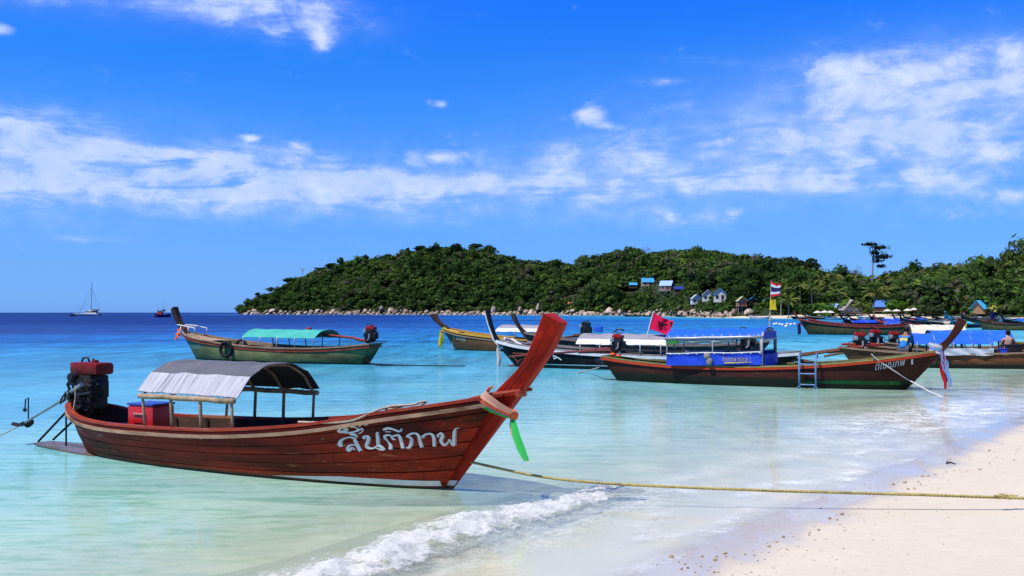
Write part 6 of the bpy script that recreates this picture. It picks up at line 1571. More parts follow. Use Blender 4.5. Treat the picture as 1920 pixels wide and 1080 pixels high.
# sitting person, facing +x, hips at the origin; leaning forward with the arms in front
def sitter(loc_, rz, label, skin, shirt, shorts, hair, lean=.25, patch=None, k=1.0):
    e = empty('person', loc_, rz, label, 'person'); e.scale = (k,) * 3
    sx = lean
    J = [(0, 0, .06, .15, .12), (.03 + sx * .3, 0, .22, .13, .11), (.02 + sx * .75, 0, .42, .16, .11), (sx * .95, 0, .54, .09, .09), (sx * 1.12 + .02, 0, .62, .06, .06), (sx * 1.25 + .04, 0, .72, .085, .078), (sx * 1.3 + .06, 0, .82, .07, .065)]
    Eg = [(0, 1), (1, 2), (2, 3), (3, 4), (4, 5), (5, 6)]
    for s in (1, -1):
        n = len(J); J += [(sx * .9, s * .17, .52, .06), (sx * .9 + .10, s * .25, .30, .047), (sx * .9 + .30, s * .17, .14, .038), (sx * .9 + .38, s * .15, .12, .035), (sx * .9 + .45, s * .14, .10, .022)]
        Eg += [(3, n), (n, n + 1), (n + 1, n + 2), (n + 2, n + 3), (n + 3, n + 4)]
        n = len(J); J += [(.08, s * .10, .04, .095), (.42, s * .16, .10, .075), (.45, s * .15, -.18, .055), (.43, s * .15, -.36, .042), (.55, s * .16, -.40, .035)]
        Eg += [(0, n), (n, n + 1), (n + 1, n + 2), (n + 2, n + 3), (n + 3, n + 4)]
    skin_obj('body', J, Eg, skin, e)
    g = 1.16
    if shirt:
        J2 = [(j[0], j[1], j[2], j[3] * g, (j[4] if len(j) > 4 else j[3]) * g) for j in J]
        keep = [0, 1, 2, 3] + [7, 8] + [17, 18]
        K = [J2[i] for i in keep]; K.append(tuple(np.array(J2[8][:3]) * .45 + np.array(J2[9][:3]) * .55) + (.05, .05)); K.append(tuple(np.array(J2[18][:3]) * .45 + np.array(J2[19][:3]) * .55) + (.05, .05))
        skin_obj('shirt', K, [(0, 1), (1, 2), (2, 3), (3, 4), (4, 5), (3, 6), (6, 7), (5, 8), (7, 9)], shirt, e)
    K = [(0, 0, .07, .168, .14), (.08, .10, .05, .115), (.30, .14, .09, .098), (.08, -.10, .05, .115), (.30, -.14, .09, .098)]
    skin_obj('shorts', K, [(0, 1), (1, 2), (0, 3), (3, 4)], shorts, e)
    hx, hz = sx * 1.27 + .03, .79
    m = MB(); m.ball((hx - .012, 0, hz), .106, 3, .03, (1.0, .88, .95)); 
    for i, v in enumerate(m.v):
        x, y, z = v
        if x > hx + .045 and z < hz + .05: m.v[i] = (hx + .045, y * .9, z)
    m.build('hair', hair, e, True)
    m = MB(); m.box((hx + .115, 0, hz - .07), (.03, .025, .04)); m.box((hx + .09, .09, hz - .06), (.03, .015, .05)); m.box((hx + .09, -.09, hz - .06), (.03, .015, .05)); m.build('nose_and_ears', skin, e)
    if patch:
        m = MB(); zz = np.linspace(.36, .47, 4); yy = np.linspace(-.135, .135, 7)
        g2 = np.array([[(sx * .75 + .02 - .150 + .30 * (z - .42) + .22 * y * y, y, z) for y in yy] for z in zz]); m.shell(g2, np.broadcast_to([-1.0, 0, 0], g2.shape), .01); m.build('shirt_panel', patch, e, 60)
    return e
p1 = sway(H1, *(loc(H1, 1690, 0, 0).x, -.25, .62))
sitter(p1, R(52), 'person in a bright blue shirt with yellow back panel, bending over the rafted boats', SKIN, pmat('bright_blue_shirt', (.022, .20, .66), .7, .12, 9, bump=.01), pmat('grey_shorts', (.10, .10, .11), .8), HAIR, .34, pmat('yellow_panel', (.75, .62, .06), .7), 1.05)
p2 = sway(H1, *(loc(H1, 1894, 0, 0).x, .25, .55))
sitter(p2, R(70), 'bare-shouldered person with dark hair sitting under the end of a blue canopy', SKINP, None, pmat('dark_shorts', (.02, .02, .03), .8), HAIR, .05)

# ------------------------------------------------------------------ boats further off
FAR = 'longtail boats along the far beach'
def far_boat(x0, y0, x1, y1, label, hull, rail, can=None, kz=1.0, kb=1.0, pkz=1.3, prow=None, canh=1.25, tied=None, group=FAR, z0=0.0, name='longtail_boat', zl=None):
    """bow and stern waterline points as they show in the photograph"""
    bw, st = G(x0, y0), G(x1, y1)
    q = Boat(name, (bw.x, bw.y), (st.x, st.y), label, group, kb=kb, kz=kz, pk=1.0, pkz=pkz)
    q.e.location.z = z0
    q.hull(hull, 20, 5); q.prow(prow or WOOD_IN); q.rail(rail, 0, .985, .03, .14, .10, .02, 'gunwale', nt=26); q.floor(WOOD_IN, .04, .93, .3, 10); q.deck(rail, .80, .985, -.04, 6)
    q.thwarts(WOOD_L, (.35, .5, .65), -.05, .25)
    if can:
        cx0, cx1, cm = can
        xa, xb = sorted((loc(q, cx0, y0 - 20).x, loc(q, cx1, y0 - 20).x))
        canopy(q, xa, xb, .9 * kb, canh, .35, (cm,), list(np.linspace(xa, xb, 3)), STEELP, .04, over=.1, side_rail=False, sag=.08, flat=2.6)
    return q
GREEN2 = pmat('mossy_green_hull', (.085, .090, .038), .8, .4, 2, bump=.005, col2=(.10, .06, .04), patch=.55, low=(.08, (.015, .015, .012), .1)); REDR = pmat('faded_red_rail', (.30, .055, .040), .6, .2, 3)
DARKH = pmat('dark_hull', (.022, .020, .020), .7, .3, 2); WHITEH = pmat('white_hull', (.66, .66, .64), .6, .08, 2, low=(.1, (.05, .07, .06), .1)); LBLUE = pmat('light_blue_hull', (.16, .42, .52), .6, .15, 2)
MAROON = pmat('maroon_hull', (.14, .030, .025), .6, .25, 2); TEAL = pmat('teal_sheet', (.05, .45, .55), .6, .12, 2); CREAM = pmat('cream_sheet', (.55, .48, .33), .7, .1, 2); PINKW = pmat('pinkish_white_rail', (.60, .48, .46), .6, .1, 2)
REDP = pmat('red_brown_prow', (.20, .055, .035), .6, .25, 3)
q = far_boat(1516, 627, 1716, 628.5, 'mossy green longtail boat with faded red rails moored beyond the buoys', GREEN2, REDR, kz=1.25, kb=1.3, pkz=.87, prow=REDP)
tied_cloth(q, 1503, 606, 'dark cloth hanging from the red-brown prow of the mossy green boat', [REDC, NAVY], [(.05, .1, -1.4, .3, NAVY)], .2)
far_boat(1530, 621, 1700, 622, 'red-railed boat close behind the mossy green one', MAROON, REDR, kz=1.2, kb=1.2, pkz=.7, prow=REDP)
far_boat(1592, 618, 1735, 617, 'dark boat under a royal blue canopy with a black prow', DARKH, DARKH, (1590, 1644, BLUE_D), 1.1, 1.2, .68, DARKH, .85)
far_boat(1603, 613, 1690, 612.5, 'boat with a dark prow and a blue canopy behind the royal blue one', DARKH, WOOD_IN, (1650, 1682, BLUE_D), 1.1, 1.2, .78, None, .85)
far_boat(1683, 611, 1770, 610, 'maroon boat with a crimson cover behind the cream canopy', MAROON, PINKW, (1688, 1708, pmat('crimson_cover', (.52, .03, .06), .6, .15, 2)), 1.1, 1.1, .75, REDP, .7)
far_boat(1694, 614, 1800, 611, 'long boat with pinkish white rails just above the cream canopy', MAROON, PINKW, None, 1.15, 1.1, .62, WOOD_IN)
far_boat(1775, 604.5, 1835, 603, 'light blue boat with its prow against the sand', LBLUE, pmat('pale_rail', (.5, .55, .52), .6), None, 1.4, 1.3, .85, LBLUE, group=FAR)
far_boat(1752, 614, 1822, 614, 'low boat under cream and teal covers left of the brown prow', DARKH, CREAM, (1766, 1780, CREAM), .8, 1.1, .6, CREAM, .55)
far_boat(1790, 615, 1840, 614, 'low boat under a teal cover just right of the brown prow', DARKH, TEAL, (1792, 1812, TEAL), .8, 1.1, .6, TEAL, .55)
far_boat(1842, 618, 1935, 620, 'dark mossy boat running out of the right edge beyond the rafted boats', GREEN2, WOOD_IN, None, 1.2, 1.2, .7, WOOD_IN)
far_boat(1885, 613, 1945, 612, 'boat with a sky blue canopy at the right edge', DARKH, WHITE_P, (1898, 1932, BLUE_T), 1.1, 1.1, .8, None, .85)
far_boat(1722, 606, 1760, 605.5, 'small red and blue boat at the edge of the far sand', REDR, MAROON, None, 1.2, 1.2, .6, REDP)
RBC = pmat('royal_cover', (.02, .09, .50), .6, .15, 2); WCV = pmat('white_cover', (.66, .66, .66), .6, .08, 2)
far_boat(1636, 606.5, 1690, 606, 'dark boat with a white canopy behind the royal blue canopies', DARKH, REDR, (1652, 1676, WCV), 1.2, 1.2, .8, REDP, .9)
far_boat(1700, 607.5, 1748, 607, 'brown boat with a bright blue cover left of the light blue boat', MAROON, WOOD_L, (1712, 1730, RBC), 1.2, 1.2, .7, WOOD_IN, .8)
far_boat(1752, 605.5, 1790, 605, 'dark-prowed boat half hidden behind the light blue boat', GREEN2, WOOD_L, None, 1.2, 1.2, .7, WOOD_IN)
far_boat(1808, 607, 1868, 606, 'mossy boat with a dark cover left of the navy cloth', GREEN2, REDR, (1828, 1850, pmat('dark_cover', (.03, .04, .06), .7, .2, 2)), 1.2, 1.2, .8, WOOD_IN, .8)
far_boat(1872, 605, 1915, 604.5, 'pale boat with a raised prow close to the sand at the right', WHITEH, WOOD_L, None, 1.2, 1.2, .9, WOOD_IN)
far_boat(1656, 620, 1712, 621, 'boat with a blue cover just behind the engines of the rafted boats', MAROON, REDR, (1668, 1694, RBC), 1.0, 1.1, .7, REDP, .75)
BE = 'boats drawn up on the far beach'
for (x0, y0, x1, y1, lb, hl, rl) in [(1408, 598, 1440, 598.2, 'white boat with a dark bottom lying at the left end of the sand', WHITEH, WHITE_P), (1487, 598.5, 1524, 598.5, 'dark-hulled boat drawn up on the sand left of the bushes', DARKH, WHITE_P), (1518, 599, 1566, 599, 'long low dark boat on the sand below the bushes', DARKH, WHITE_P), (1548, 599.5, 1588, 599.5, 'pale boat on the sand in front of the thatched hut', WHITEH, DARKH), (1612, 600, 1648, 600, 'white boat on the sand in front of the big palm', WHITEH, WHITE_P),
                                     (1268, 594.2, 1294, 594.2, 'small dark boat moored against the rocks right of the red flag', DARKH, WOOD_IN), (1320, 595.2, 1360, 595.2, 'dark red boat moored against the rocks at the end of the sand', MAROON, WOOD_L), (1172, 593.6, 1202, 593.6, 'small dark boat moored against the rocks left of the red flag', DARKH, WOOD_IN), (1206, 593.7, 1226, 593.7, 'tiny dark boat under the rocks beside the red flag', DARKH, WOOD_IN)]:
    far_boat(x0, y0, x1, y1, lb, hl, rl, None, .95, 1.4, .5, None, group=BE)
# catamaran and fishing boat out at sea
cY = 600; k = cY / F
ct = empty('catamaran', ((165 - 960) * k, cY, 0), 0, 'white sailing catamaran with a bare mast near the horizon at the left', 'catamaran')
for dy in (-2.5, 2.5):
    m = MB(); n = 14; rows = []
    for i in range(n):
        t = i / (n - 1); x = (-7.5 + 15 * t); w = .75 * (math.sin(math.pi * (.10 + .85 * t)) ** .7); z1 = 1.25 + .5 * (1 - t) ** 2
        rows.append([(x, dy - w, z1), (x, dy - w * .85, .4), (x, dy, -.3), (x, dy + w * .85, .4), (x, dy + w, z1), (x, dy - w, z1)])
    m.grid(np.array(rows)); m.add(rows[0][:5], [(0, 1, 2, 3, 4)]); m.add(rows[-1][:5], [(4, 3, 2, 1, 0)]); m.build('hull', WHITE_P, ct, 40)
MB().bbox((1.5, 0, 1.5), (9, 4.6, .5), .15).build('bridge_deck', WHITE_P, ct)
m = MB(); m.box((2.6, 0, 2.5), (6.0, 4.4, 1.6), None, .7); m.box((4.3, 0, 3.3), (3.0, 4.0, .25)); m.build('cabin', pmat('cream_gelcoat', (.72, .66, .52), .5, .06, 1), ct)
MB().box((2.3, 0, 2.55), (5.9, 4.28, .5), None, .93).build('windows', pmat('dark_glass', (.01, .012, .016), .1), ct)
MB().box((4.6, 0, 3.65), (3.2, 1.0, .5), Matrix.Rotation(R(6), 3, 'Y')).build('sail_cover', pmat('navy_cover', (.012, .016, .05), .7), ct)
m = MB(); m.tube([(1.9, 0, 2.5), (2.3, 0, 20.3)], [.2, .12], 7); m.tube([(2.0, 0, 3.6), (6.6, 0, 3.9)], .12, 6); m.tube([(-.3, 0, 1.8), (-.6, 0, 2.4)], .05, 5); m.build('mast', pmat('grey_alloy', (.18, .19, .21), .5), ct)
m = MB()
for a_, b2 in (((-5.5, 0, 1.5), (2.2, 0, 17.5)), ((7, -2.6, 1.5), (2.2, 0, 17)), ((7, 2.6, 1.5), (2.2, 0, 17)), ((-5.5, 0, 1.5), (2.25, 0, 13))): m.tube([a_, b2], .045, 4)
m.build('rigging', pmat('rig_wire', (.10, .11, .13), .5), ct)
dg = empty('dinghy', ((146 - 960) * k, cY - 6, 0), 0, 'small dark dinghy lying beside the bow of the white catamaran', 'dinghy')
m = MB(); m.grid(np.array([[(x, -w, .7), (x, 0, -.2), (x, w, .7)] for x, w in ((-2.2, .3), (-1, .8), (0, .9), (1.2, .8), (2, .6))])); m.build('hull', DARKH, dg); m = MB(); m.ball((.2, 0, 1.0), .5, 1, .1, (1, 1, 1.3)); m.build('outboard', BLACK_M, dg); MB().tube([(-1.2, 0, .5), (-1.2, 0, 2.2)], .07, 5).build('pole', TAR, dg)
k = 440 / F
fb = empty('fishing_boat', ((304 - 960) * k, 440, 0), 0, 'small red and blue fishing boat on the horizon left of the green boat', 'fishing boat')
m = MB(); rows = []
for i in range(9):
    t = i / 8; x = -3.2 + 6.8 * t; w = 1.1 * math.sin(math.pi * (.18 + .7 * t)) ** .6; z1 = 1.1 + 1.5 * max(0, .6 - t) ** 2 + .9 * max(0, t - .6)
    rows.append([(x, -w, z1), (x, -w * .7, .1), (x, 0, -.3), (x, w * .7, .1), (x, w, z1)])
m.grid(np.array(rows)); m.add(rows[-1], [(4, 3, 2, 1, 0)]); m.add(rows[0], [(0, 1, 2, 3, 4)]); m.build('hull', pmat('deep_blue_hull', (.012, .025, .13), .5, .2, 1), fb)
m = MB(); m.bbox((-.8, 0, 1.6), (2.2, 1.6, 1.6), .1); m.build('deckhouse', pmat('red_house_paint', (.55, .06, .04), .5, .15, 1), fb)
m = MB(); m.bbox((-.4, 0, 2.75), (2.8, 1.8, .5), .08); m.bbox((.7, 0, 3.2), (1.0, 1.2, .6), .08); m.build('roof', pmat('grey_roof_clutter', (.10, .10, .12), .7, .3, 2), fb)
m = MB(); m.tube([(-1.9, 0, 2), (-1.9, 0, 4.4)], .06, 5); m.tube([(.5, 0, 3), (.5, 0, 6.2)], .04, 5); m.tube([(-1.9, 0, 4.3), (.5, 0, 4.9), (3.2, 0, 2)], .03, 4); m.build('masts', pmat('pale_pole', (.35, .33, .33), .6), fb)
MB().bbox((-2.3, 0, .75), (1.2, 1.5, .5), .06).build('bow_panel', pmat('orange_panel', (.62, .14, .08), .5), fb)

# ------------------------------------------------------------------ swimming area floats
for i, (px, py) in enumerate([(1452, 609), (1462, 609), (1476, 608.5), (1483, 609.5), (1490, 608.5), (1474, 613), (1456, 608), (1467, 610)]):
    p = G(px, py); e = MB(); e.ball((p.x, p.y, .08), .28, 2, 0, (1, 1, .8)); tag(e.build('buoy', WHITE_P, None, True), 'small white float in the line beyond the flag mast', 'buoy', 'white floats in the swimming line')

# ------------------------------------------------------------------ houses on the slope and along the beach
def gable_house(px, py, Y, w, dpt, hwall, hroof, wall, roof, label, name='cabin', stilts=0.0, rz=0.0, ridge_x=False, window=True, rail=False, over=.35, group=None, door_mat=None):
    p = AT(px, py, Y); e = empty(name, p, rz, label, 'house', group)
    if stilts:
        for sx_ in (-1, 0, 1):
            for sy in (-1, 1): MB().tube([(sx_ * w * .45, sy * dpt * .42, -stilts - 2.5), (sx_ * w * .45, sy * dpt * .42, 0)], .16, 6).build('stilt', pmat('grey_post', (.38, .36, .33), .8, .15, 2), e)
    MB().box((0, 0, .0), (w * 1.1, dpt * 1.15, .2)).build('floor', WOOD_T, e)
    m = MB(); a, c = w / 2, dpt / 2
    if ridge_x: vs = [(-a, -c, .1), (a, -c, .1), (a, c, .1), (-a, c, .1), (-a, -c, hwall), (a, -c, hwall), (a, c, hwall), (-a, c, hwall), (-a, 0, hwall + hroof), (a, 0, hwall + hroof)]; fs = [(0, 1, 5, 4), (2, 3, 7, 6), (1, 2, 6, 9, 5), (3, 0, 4, 8, 7)]
    else: vs = [(-a, -c, .1), (a, -c, .1), (a, c, .1), (-a, c, .1), (-a, -c, hwall), (a, -c, hwall), (a, c, hwall), (-a, c, hwall), (0, -c, hwall + hroof), (0, c, hwall + hroof)]; fs = [(0, 1, 5, 8, 4), (1, 2, 6, 5), (2, 3, 7, 9, 6), (3, 0, 4, 7)]
    m.add(vs, fs); m.build('wall', wall, e)
    m = MB(); o2 = over; sl_ = hroof / (c if ridge_x else a)
    for sg in (-1, 1):
        if ridge_x: P = np.array([[(x, sg * (c + o2), hwall - o2 * sl_ + .08), (x, 0, hwall + hroof + .08)] for x in (-a - o2, a + o2)])
        else: P = np.array([[(sg * (a + o2), y, hwall - o2 * sl_ + .08), (0, y, hwall + hroof + .08)] for y in (-c - o2 * 1.6, c + o2)])
        N = np.broadcast_to(np.array([0, sg * .6, .8]) if ridge_x else np.array([sg * .6, 0, .8]), P.shape); m.shell(P, N, .12)
    m.build('roof', roof, e)
    if window:
        DK = pmat('dark_opening', (.012, .012, .014), .3); FRM = pmat('window_frame', (.55, .55, .53), .6)
        for wx in (-w * .22,):
            f_ = MB().box((wx, -c - .03, hwall * .58), (w * .30, .08, hwall * .46)).build('window', FRM, e); MB().box((wx, -c - .06, hwall * .58), (w * .22, .06, hwall * .36)).build('pane', DK, f_)
        d_ = MB().box((w * .22, -c - .03, hwall * .42), (w * .24, .08, hwall * .75)).build('door', door_mat or pmat('brown_door', (.10, .045, .03), .6), e)
    if rail:
        m = MB(); m.box((0, -c - 1.2, .05), (w * 1.1, 2.2, .14)); m.tube([(-a, -c - 2.2, 1.0), (a, -c - 2.2, 1.0)], .06, 5)
        for i in range(7): m.tube([(-a + w * i / 6, -c - 2.2, .1), (-a + w * i / 6, -c - 2.2, 1.0)], .05, 5)
        m.build('verandah', FRM if window else WHITE_P, e)
    return e
HW = pmat('white_house_wall', (.66, .66, .64), .8, .08, 1); HR = pmat('pale_green_roof', (.42, .48, .46), .7, .15, 1); BR = pmat('blue_metal_roof', (.06, .34, .66), .5, .12, 1, (4, .3, .3)); BR2 = pmat('light_blue_metal_roof', (.32, .50, .78), .5, .2, 1.5, (4, .3, .3)); TAN = pmat('tan_board_wall', (.33, .20, .11), .8, .2, 1, (3, 3, .3)); THATCH = pmat('grey_thatch', (.36, .33, .30), .95, .2, 2, (1, 1, 3), bump=.08); YW = pmat('ochre_wall', (.50, .42, .22), .8, .15, 1); DKW = pmat('dark_board_wall', (.09, .05, .035), .8, .2, 1)
CAB = 'white cabins above the shore rocks'
Yc = lambda px, py: on_hill(px, py)
gable_house(1305, 571, Yc(1305, 571), 4.6, 5, 2.9, 2.0, HW, HR, 'leftmost white cabin, on stilts above the rocks', stilts=4.5, rail=True, group=CAB)
gable_house(1327, 566, Yc(1327, 566), 4.8, 5, 3.4, 2.2, HW, HR, 'middle white cabin, with a grey gable, half hidden by bushes', rail=True, group=CAB, rz=R(-8))
gable_house(1350, 567, Yc(1350, 567), 5.2, 5.5, 4.0, 2.2, HW, BR2, 'rightmost white cabin, with a pale blue roof', rail=True, group=CAB, rz=R(-12))
gable_house(1390, 574, 402, 3.4, 4, 2.2, 1.6, TAN, pmat('pale_yellow_roof', (.55, .55, .36), .7, .1, 1), 'wooden hut on tall stilts above the big pinkish boulder', 'stilt_hut', 3.2, door_mat=pmat('red_door', (.22, .03, .03), .6))
gable_house(1409, 571, 406, 2.6, 4, 2.0, 1.0, DKW, BR, 'small dark hut with a blue roof on stilts beside the wooden hut', 'stilt_hut', 3.5)
gable_house(1438, 573, 404, 2.6, 4, 2.0, 1.0, DKW, BR, 'dark hut with a blue roof half hidden behind the flag mast', 'stilt_hut', 3.0, window=False)
gable_house(1187, 540, Yc(1187, 546), 5.2, 5, 2.2, 1.6, DKW, BR, 'leftmost blue-roofed house among the trees on the slope', 'hillside_house', ridge_x=True, window=False)
gable_house(1214, 537, Yc(1214, 545), 7.8, 6, 3.0, 2.6, YW, BR, 'highest blue-roofed house on the slope, with an ochre wall below', 'hillside_house', 2, ridge_x=True)
gable_house(1250, 546, Yc(1250, 552), 7.0, 6, 3.4, 2.8, pmat('brown_pink_wall', (.24, .13, .10), .8, .15, 1), BR2, 'house with a pale streaked blue roof and reddish walls on the slope', 'hillside_house', 2, rz=R(-25), ridge_x=True, rail=True)
gable_house(1272, 550, Yc(1272, 552), 5, 5, 2.4, 1.4, DKW, pmat('dark_blue_roof', (.02, .05, .26), .6), 'dark house with a deep blue roof right of the pale streaked one', 'hillside_house', ridge_x=True, window=False)
gable_house(997, 556, Yc(997, 556) - 4, 3.4, 4, 1.6, 1.0, HW, WHITE_P, 'small white roof alone among the trees below the saddle', 'hillside_house', window=False, ridge_x=True)
gable_house(1070, 573, Yc(1070, 575) - 5, 3.6, 4, 1.2, 1.2, pmat('orange_wall', (.60, .17, .06), .7), pmat('orange_roof', (.68, .20, .06), .6, .1, 1), 'small orange roof in the trees just above the shore rocks', 'hillside_house', window=False, ridge_x=True)
gable_house(1592, 586, 345, 5.2, 6, 1.5, 2.8, THATCH, THATCH, 'grey thatched hut on the beach beside the short palm', 'beach_hut', window=False, over=.7)
gable_house(1574, 586, 350, 5.5, 5, 1.6, 1.4, HW, BR2, 'low beach house with a pale blue roof left of the thatched hut', 'beach_house', ridge_x=True)
gable_house(1660, 584, 345, 4.5, 6, 1.8, 2.2, DKW, pmat('blue_slate_roof', (.08, .20, .55), .6, .12, 1), 'low hut with a steep blue roof behind the big palm', 'beach_hut', rz=R(35), window=False)
gable_house(1852, 588, 288, 5.6, 6, 1.7, 2.0, TAN, BR, 'beach house with a bright blue roof at the right', 'beach_house', rz=R(8), ridge_x=True, rail=False, over=.7)
gable_house(1874, 588, 283, 4.2, 4, 1.6, 1.0, TAN, pmat('tan_tile_roof', (.36, .22, .15), .8, .15, 1), 'brown hut with a tan gable in front of the bright blue roof', 'beach_hut', rz=R(-10))
e = empty('water_tank_block', AT(1711, 590, 335), 0, 'dark red block rising above the pale bush behind the umbrellas', 'building'); MB().box((0, 0, 2.8), (2.4, 2.4, 5.6)).build('wall', pmat('dark_red_wall', (.20, .025, .02), .7, .12, 1), e); MB().box((0, 0, 5.65), (2.6, 2.6, .14)).build('roof', DKW, e)

# beach umbrellas
UMC = pmat('cream_umbrella_cloth', (.68, .63, .54), .8, .06, 2)
for i, (px, py, lb) in enumerate([(1664, 583, 'first white beach umbrella right of the big palm'), (1681, 583, 'second white beach umbrella right of the big palm'), (1702, 582, 'leftmost umbrella of the joined row below the dark red block'), (1714, 580.5, 'second umbrella of the joined row below the dark red block'), (1726, 582, 'third umbrella of the joined row below the dark red block'), (1737, 583, 'rightmost umbrella of the joined row below the dark red block'), (1533, 586, 'white umbrella at the top of the sand below the bright bush'), (1546, 585.5, 'white umbrella under the bright green bush'), (1557, 586, 'white umbrella left of the thatched hut')]):
    Yu = 318; p = AT(px, py, Yu); zg = .9
    u = empty('beach_umbrella', (p.x, p.y, zg), 0, lb, 'umbrella', 'white umbrellas on the far beach'); hz = p.z - zg
    MB().lathe([(1.45, hz - .1), (1.42, hz - .02), (.7, hz + .35), (.03, hz + .6)], 8).build('canopy', UMC, u); MB().tube([(0, 0, 0), (0, 0, hz + .6)], .05, 5).build('pole', WOOD_T, u)

# flags and cloths among the far boats
def small_flag(px, py, Y, label, cols, w, hgt):
    p = AT(px, py, Y); f_ = empty('flag', (p.x, p.y, .6), 0, label, 'flag'); zt = p.z - .6
    MB().tube([(0, 0, 0), (0, 0, zt)], .035, 5).build('pole', WOOD_T, f_); c = [(0, 0, zt), (w, .3, zt - .1), (w * .9, .3, zt - hgt - .1), (0, 0, zt - hgt)]
    striped('cloth', c, cols, f_, .08)
small_flag(1801, 584, 235, 'red, white and blue flag flying in front of the dark evergreens', [REDC, WHC, NAVY], 1.1, .9)
small_flag(1819, 582, 240, 'small green and yellow flag left of the blue-roofed beach house', [GN, YLC], .8, .8)
nv = empty('draped_cloth', AT(1863, 577, 130), 0, 'navy cloth hanging under a golden garland above the dark mossy boat', 'cloth'); k = 130 / F
m = MB(); P = flag_cloth([(-.5, 0, -.4), (.45, 0, -.6), (.1, 0, -1.5), (-.45, 0, -1.4)], 9, 9, .08); m.shell(P, np.broadcast_to([0, 1.0, 0], P.shape), .01); m.build('cloth', NAVY, nv)
m = MB()
for i in range(14): m.ball((random.uniform(-.5, .4), random.uniform(-.1, .1), random.uniform(-.5, .2)), .16, 1, .2)
m.build('garland', pmat('golden_tinsel', (.55, .42, .05), .6, .2, 6), nv); MB().tube([(.1, .05, .2), (.3, .05, -2.2)], .06, 5).build('pole', WOOD_IN, nv)
yc_ = empty('draped_cloth', AT(1806, 604, 120), 0, 'bright yellow cloth hanging just right of the brown prow', 'cloth'); P = flag_cloth([(-.3, 0, .3), (.35, 0, .2), (.4, 0, -.55), (-.25, 0, -.6)], 7, 7, .06); m = MB(); m.shell(P, np.broadcast_to([0, 1.0, 0], P.shape), .01); m.build('cloth', YLC, yc_); MB().tube([(-.3, 0, .5), (-.3, 0, -1.4)], .04, 5).build('pole', WOOD_IN, yc_)

# ------------------------------------------------------------------ small things on the sand
STN = pmat('coral_pebble', (.42, .30, .17), .9, .3, 30, bump=.004, rand=.25, col2=(.55, .46, .34), patch=.5); STD = pmat('dark_pebble', (.05, .04, .04), .8, .3, 30)
def pebble_mesh(seed, mt):
    g = random.Random(seed); bm = bmesh.new(); bmesh.ops.create_icosphere(bm, subdivisions=2, radius=1)
    ax = [(Vector((g.gauss(0, 1), g.gauss(0, 1), g.gauss(0, 1))).normalized(), g.uniform(.5, .8)) for _ in range(5)]
    for v in bm.verts:
        for n_, d_ in ax:
            q_ = v.co.dot(n_) - d_
            if q_ > 0: v.co -= n_ * q_ * .7
        v.co *= 1 + g.uniform(-.05, .05)
    me = bpy.data.meshes.new('pebble'); bm.to_mesh(me); bm.free(); me.materials.append(mt); me.polygons.foreach_set('use_smooth', [True] * len(me.polygons)); return me
PB = [pebble_mesh(i, STN) for i in range(5)]; PD = pebble_mesh(9, STD)
def ground_at(px, py):
    p = G(px, py)
    for _ in range(4):
        z = float(sand_z(shore_d(np.array([p.x]), np.array([p.y])), np.array([p.x]), np.array([p.y]))[0]); p = G(px, py, z)
    return p
ST = [(948, 728, 22, 'tan'), (1010, 707, 26, 'tan'), (985, 735, 18, 'tan'), (893, 785, 20, 'tan'), (847, 800, 16, 'tan'), (845, 811, 12, 'tan'), (716, 820, 20, 'tan'), (683, 845, 18, 'tan'), (645, 868, 24, 'tan'), (643, 896, 10, 'dark'), (565, 888, 10, 'tan'), (570, 912, 16, 'tan'), (525, 907, 14, 'tan'), (425, 903, 24, 'tan'), (430, 918, 12, 'tan'), (375, 935, 24, 'tan'), (384, 918, 14, 'tan'), (310, 918, 20, 'tan'),
      (157, 920, 30, 'tan'), (195, 945, 14, 'tan'), (225, 956, 16, 'tan'), (240, 975, 16, 'dark'), (207, 981, 20, 'tan'), (275, 997, 18, 'tan'), (302, 968, 16, 'tan'), (353, 970, 12, 'tan'), (370, 997, 20, 'tan'), (392, 997, 14, 'tan'), (462, 1010, 14, 'tan'), (590, 937, 10, 'dark'), (625, 932, 9, 'dark'), (467, 922, 12, 'tan'), (735, 882, 14, 'tan'), (790, 868, 10, 'tan'), (920, 830, 10, 'tan'), (1018, 877, 12, 'tan'), (705, 877, 10, 'tan'),
      (1265, 558, 22, 'tan'), (1325, 548, 24, 'tan'), (1340, 581, 20, 'tan'), (1372, 579, 16, 'tan'), (1412, 516, 20, 'tan'), (1440, 515, 16, 'tan'), (1475, 508, 14, 'tan'), (1390, 545, 14, 'tan'), (1403, 556, 12, 'tan'), (1530, 495, 12, 'tan'), (1572, 488, 12, 'tan'), (1635, 490, 10, 'tan'), (1600, 484, 10, 'tan'), (1745, 388, 18, 'tan'), (1700, 483, 18, 'tan'), (1870, 435, 14, 'tan'), (1748, 450, 10, 'dark'), (1782, 422, 10, 'tan'), (1550, 432, 12, 'tan'), (1890, 380, 10, 'tan'), (1120, 742, 10, 'tan'), (1175, 758, 8, 'tan'), (85, 960, 12, 'dark')]
for sx_, sy, w, c in ST:
    p = ground_at(1200 + sx_ / 2.667, 700 + sy / 2.667); r_ = w / 2.667 / 2 / F * p.y * .85
    o = link('pebble', PD if c == 'dark' else PB[random.randrange(5)]); o.location = p + Vector((0, 0, r_ * .35)); o.scale = (r_ * random.uniform(.9, 1.2), r_, r_ * .7); o.rotation_euler = (random.uniform(-.3, .3), random.uniform(-.3, .3), random.uniform(0, 6))
    tag(o, 'small dark pebble lying on the pale sand' if c == 'dark' else ('tan coral pebble on the sand above the wash, below the yellowish rope' if sy > 690 else 'tan coral pebble on the sand above the wash, beyond the yellowish rope'), 'pebble', 'dark pebbles on the sand' if c == 'dark' else ('tan pebbles below the rope' if sy > 690 else 'tan pebbles beyond the rope'))
m = MB(); g = random.Random(3)
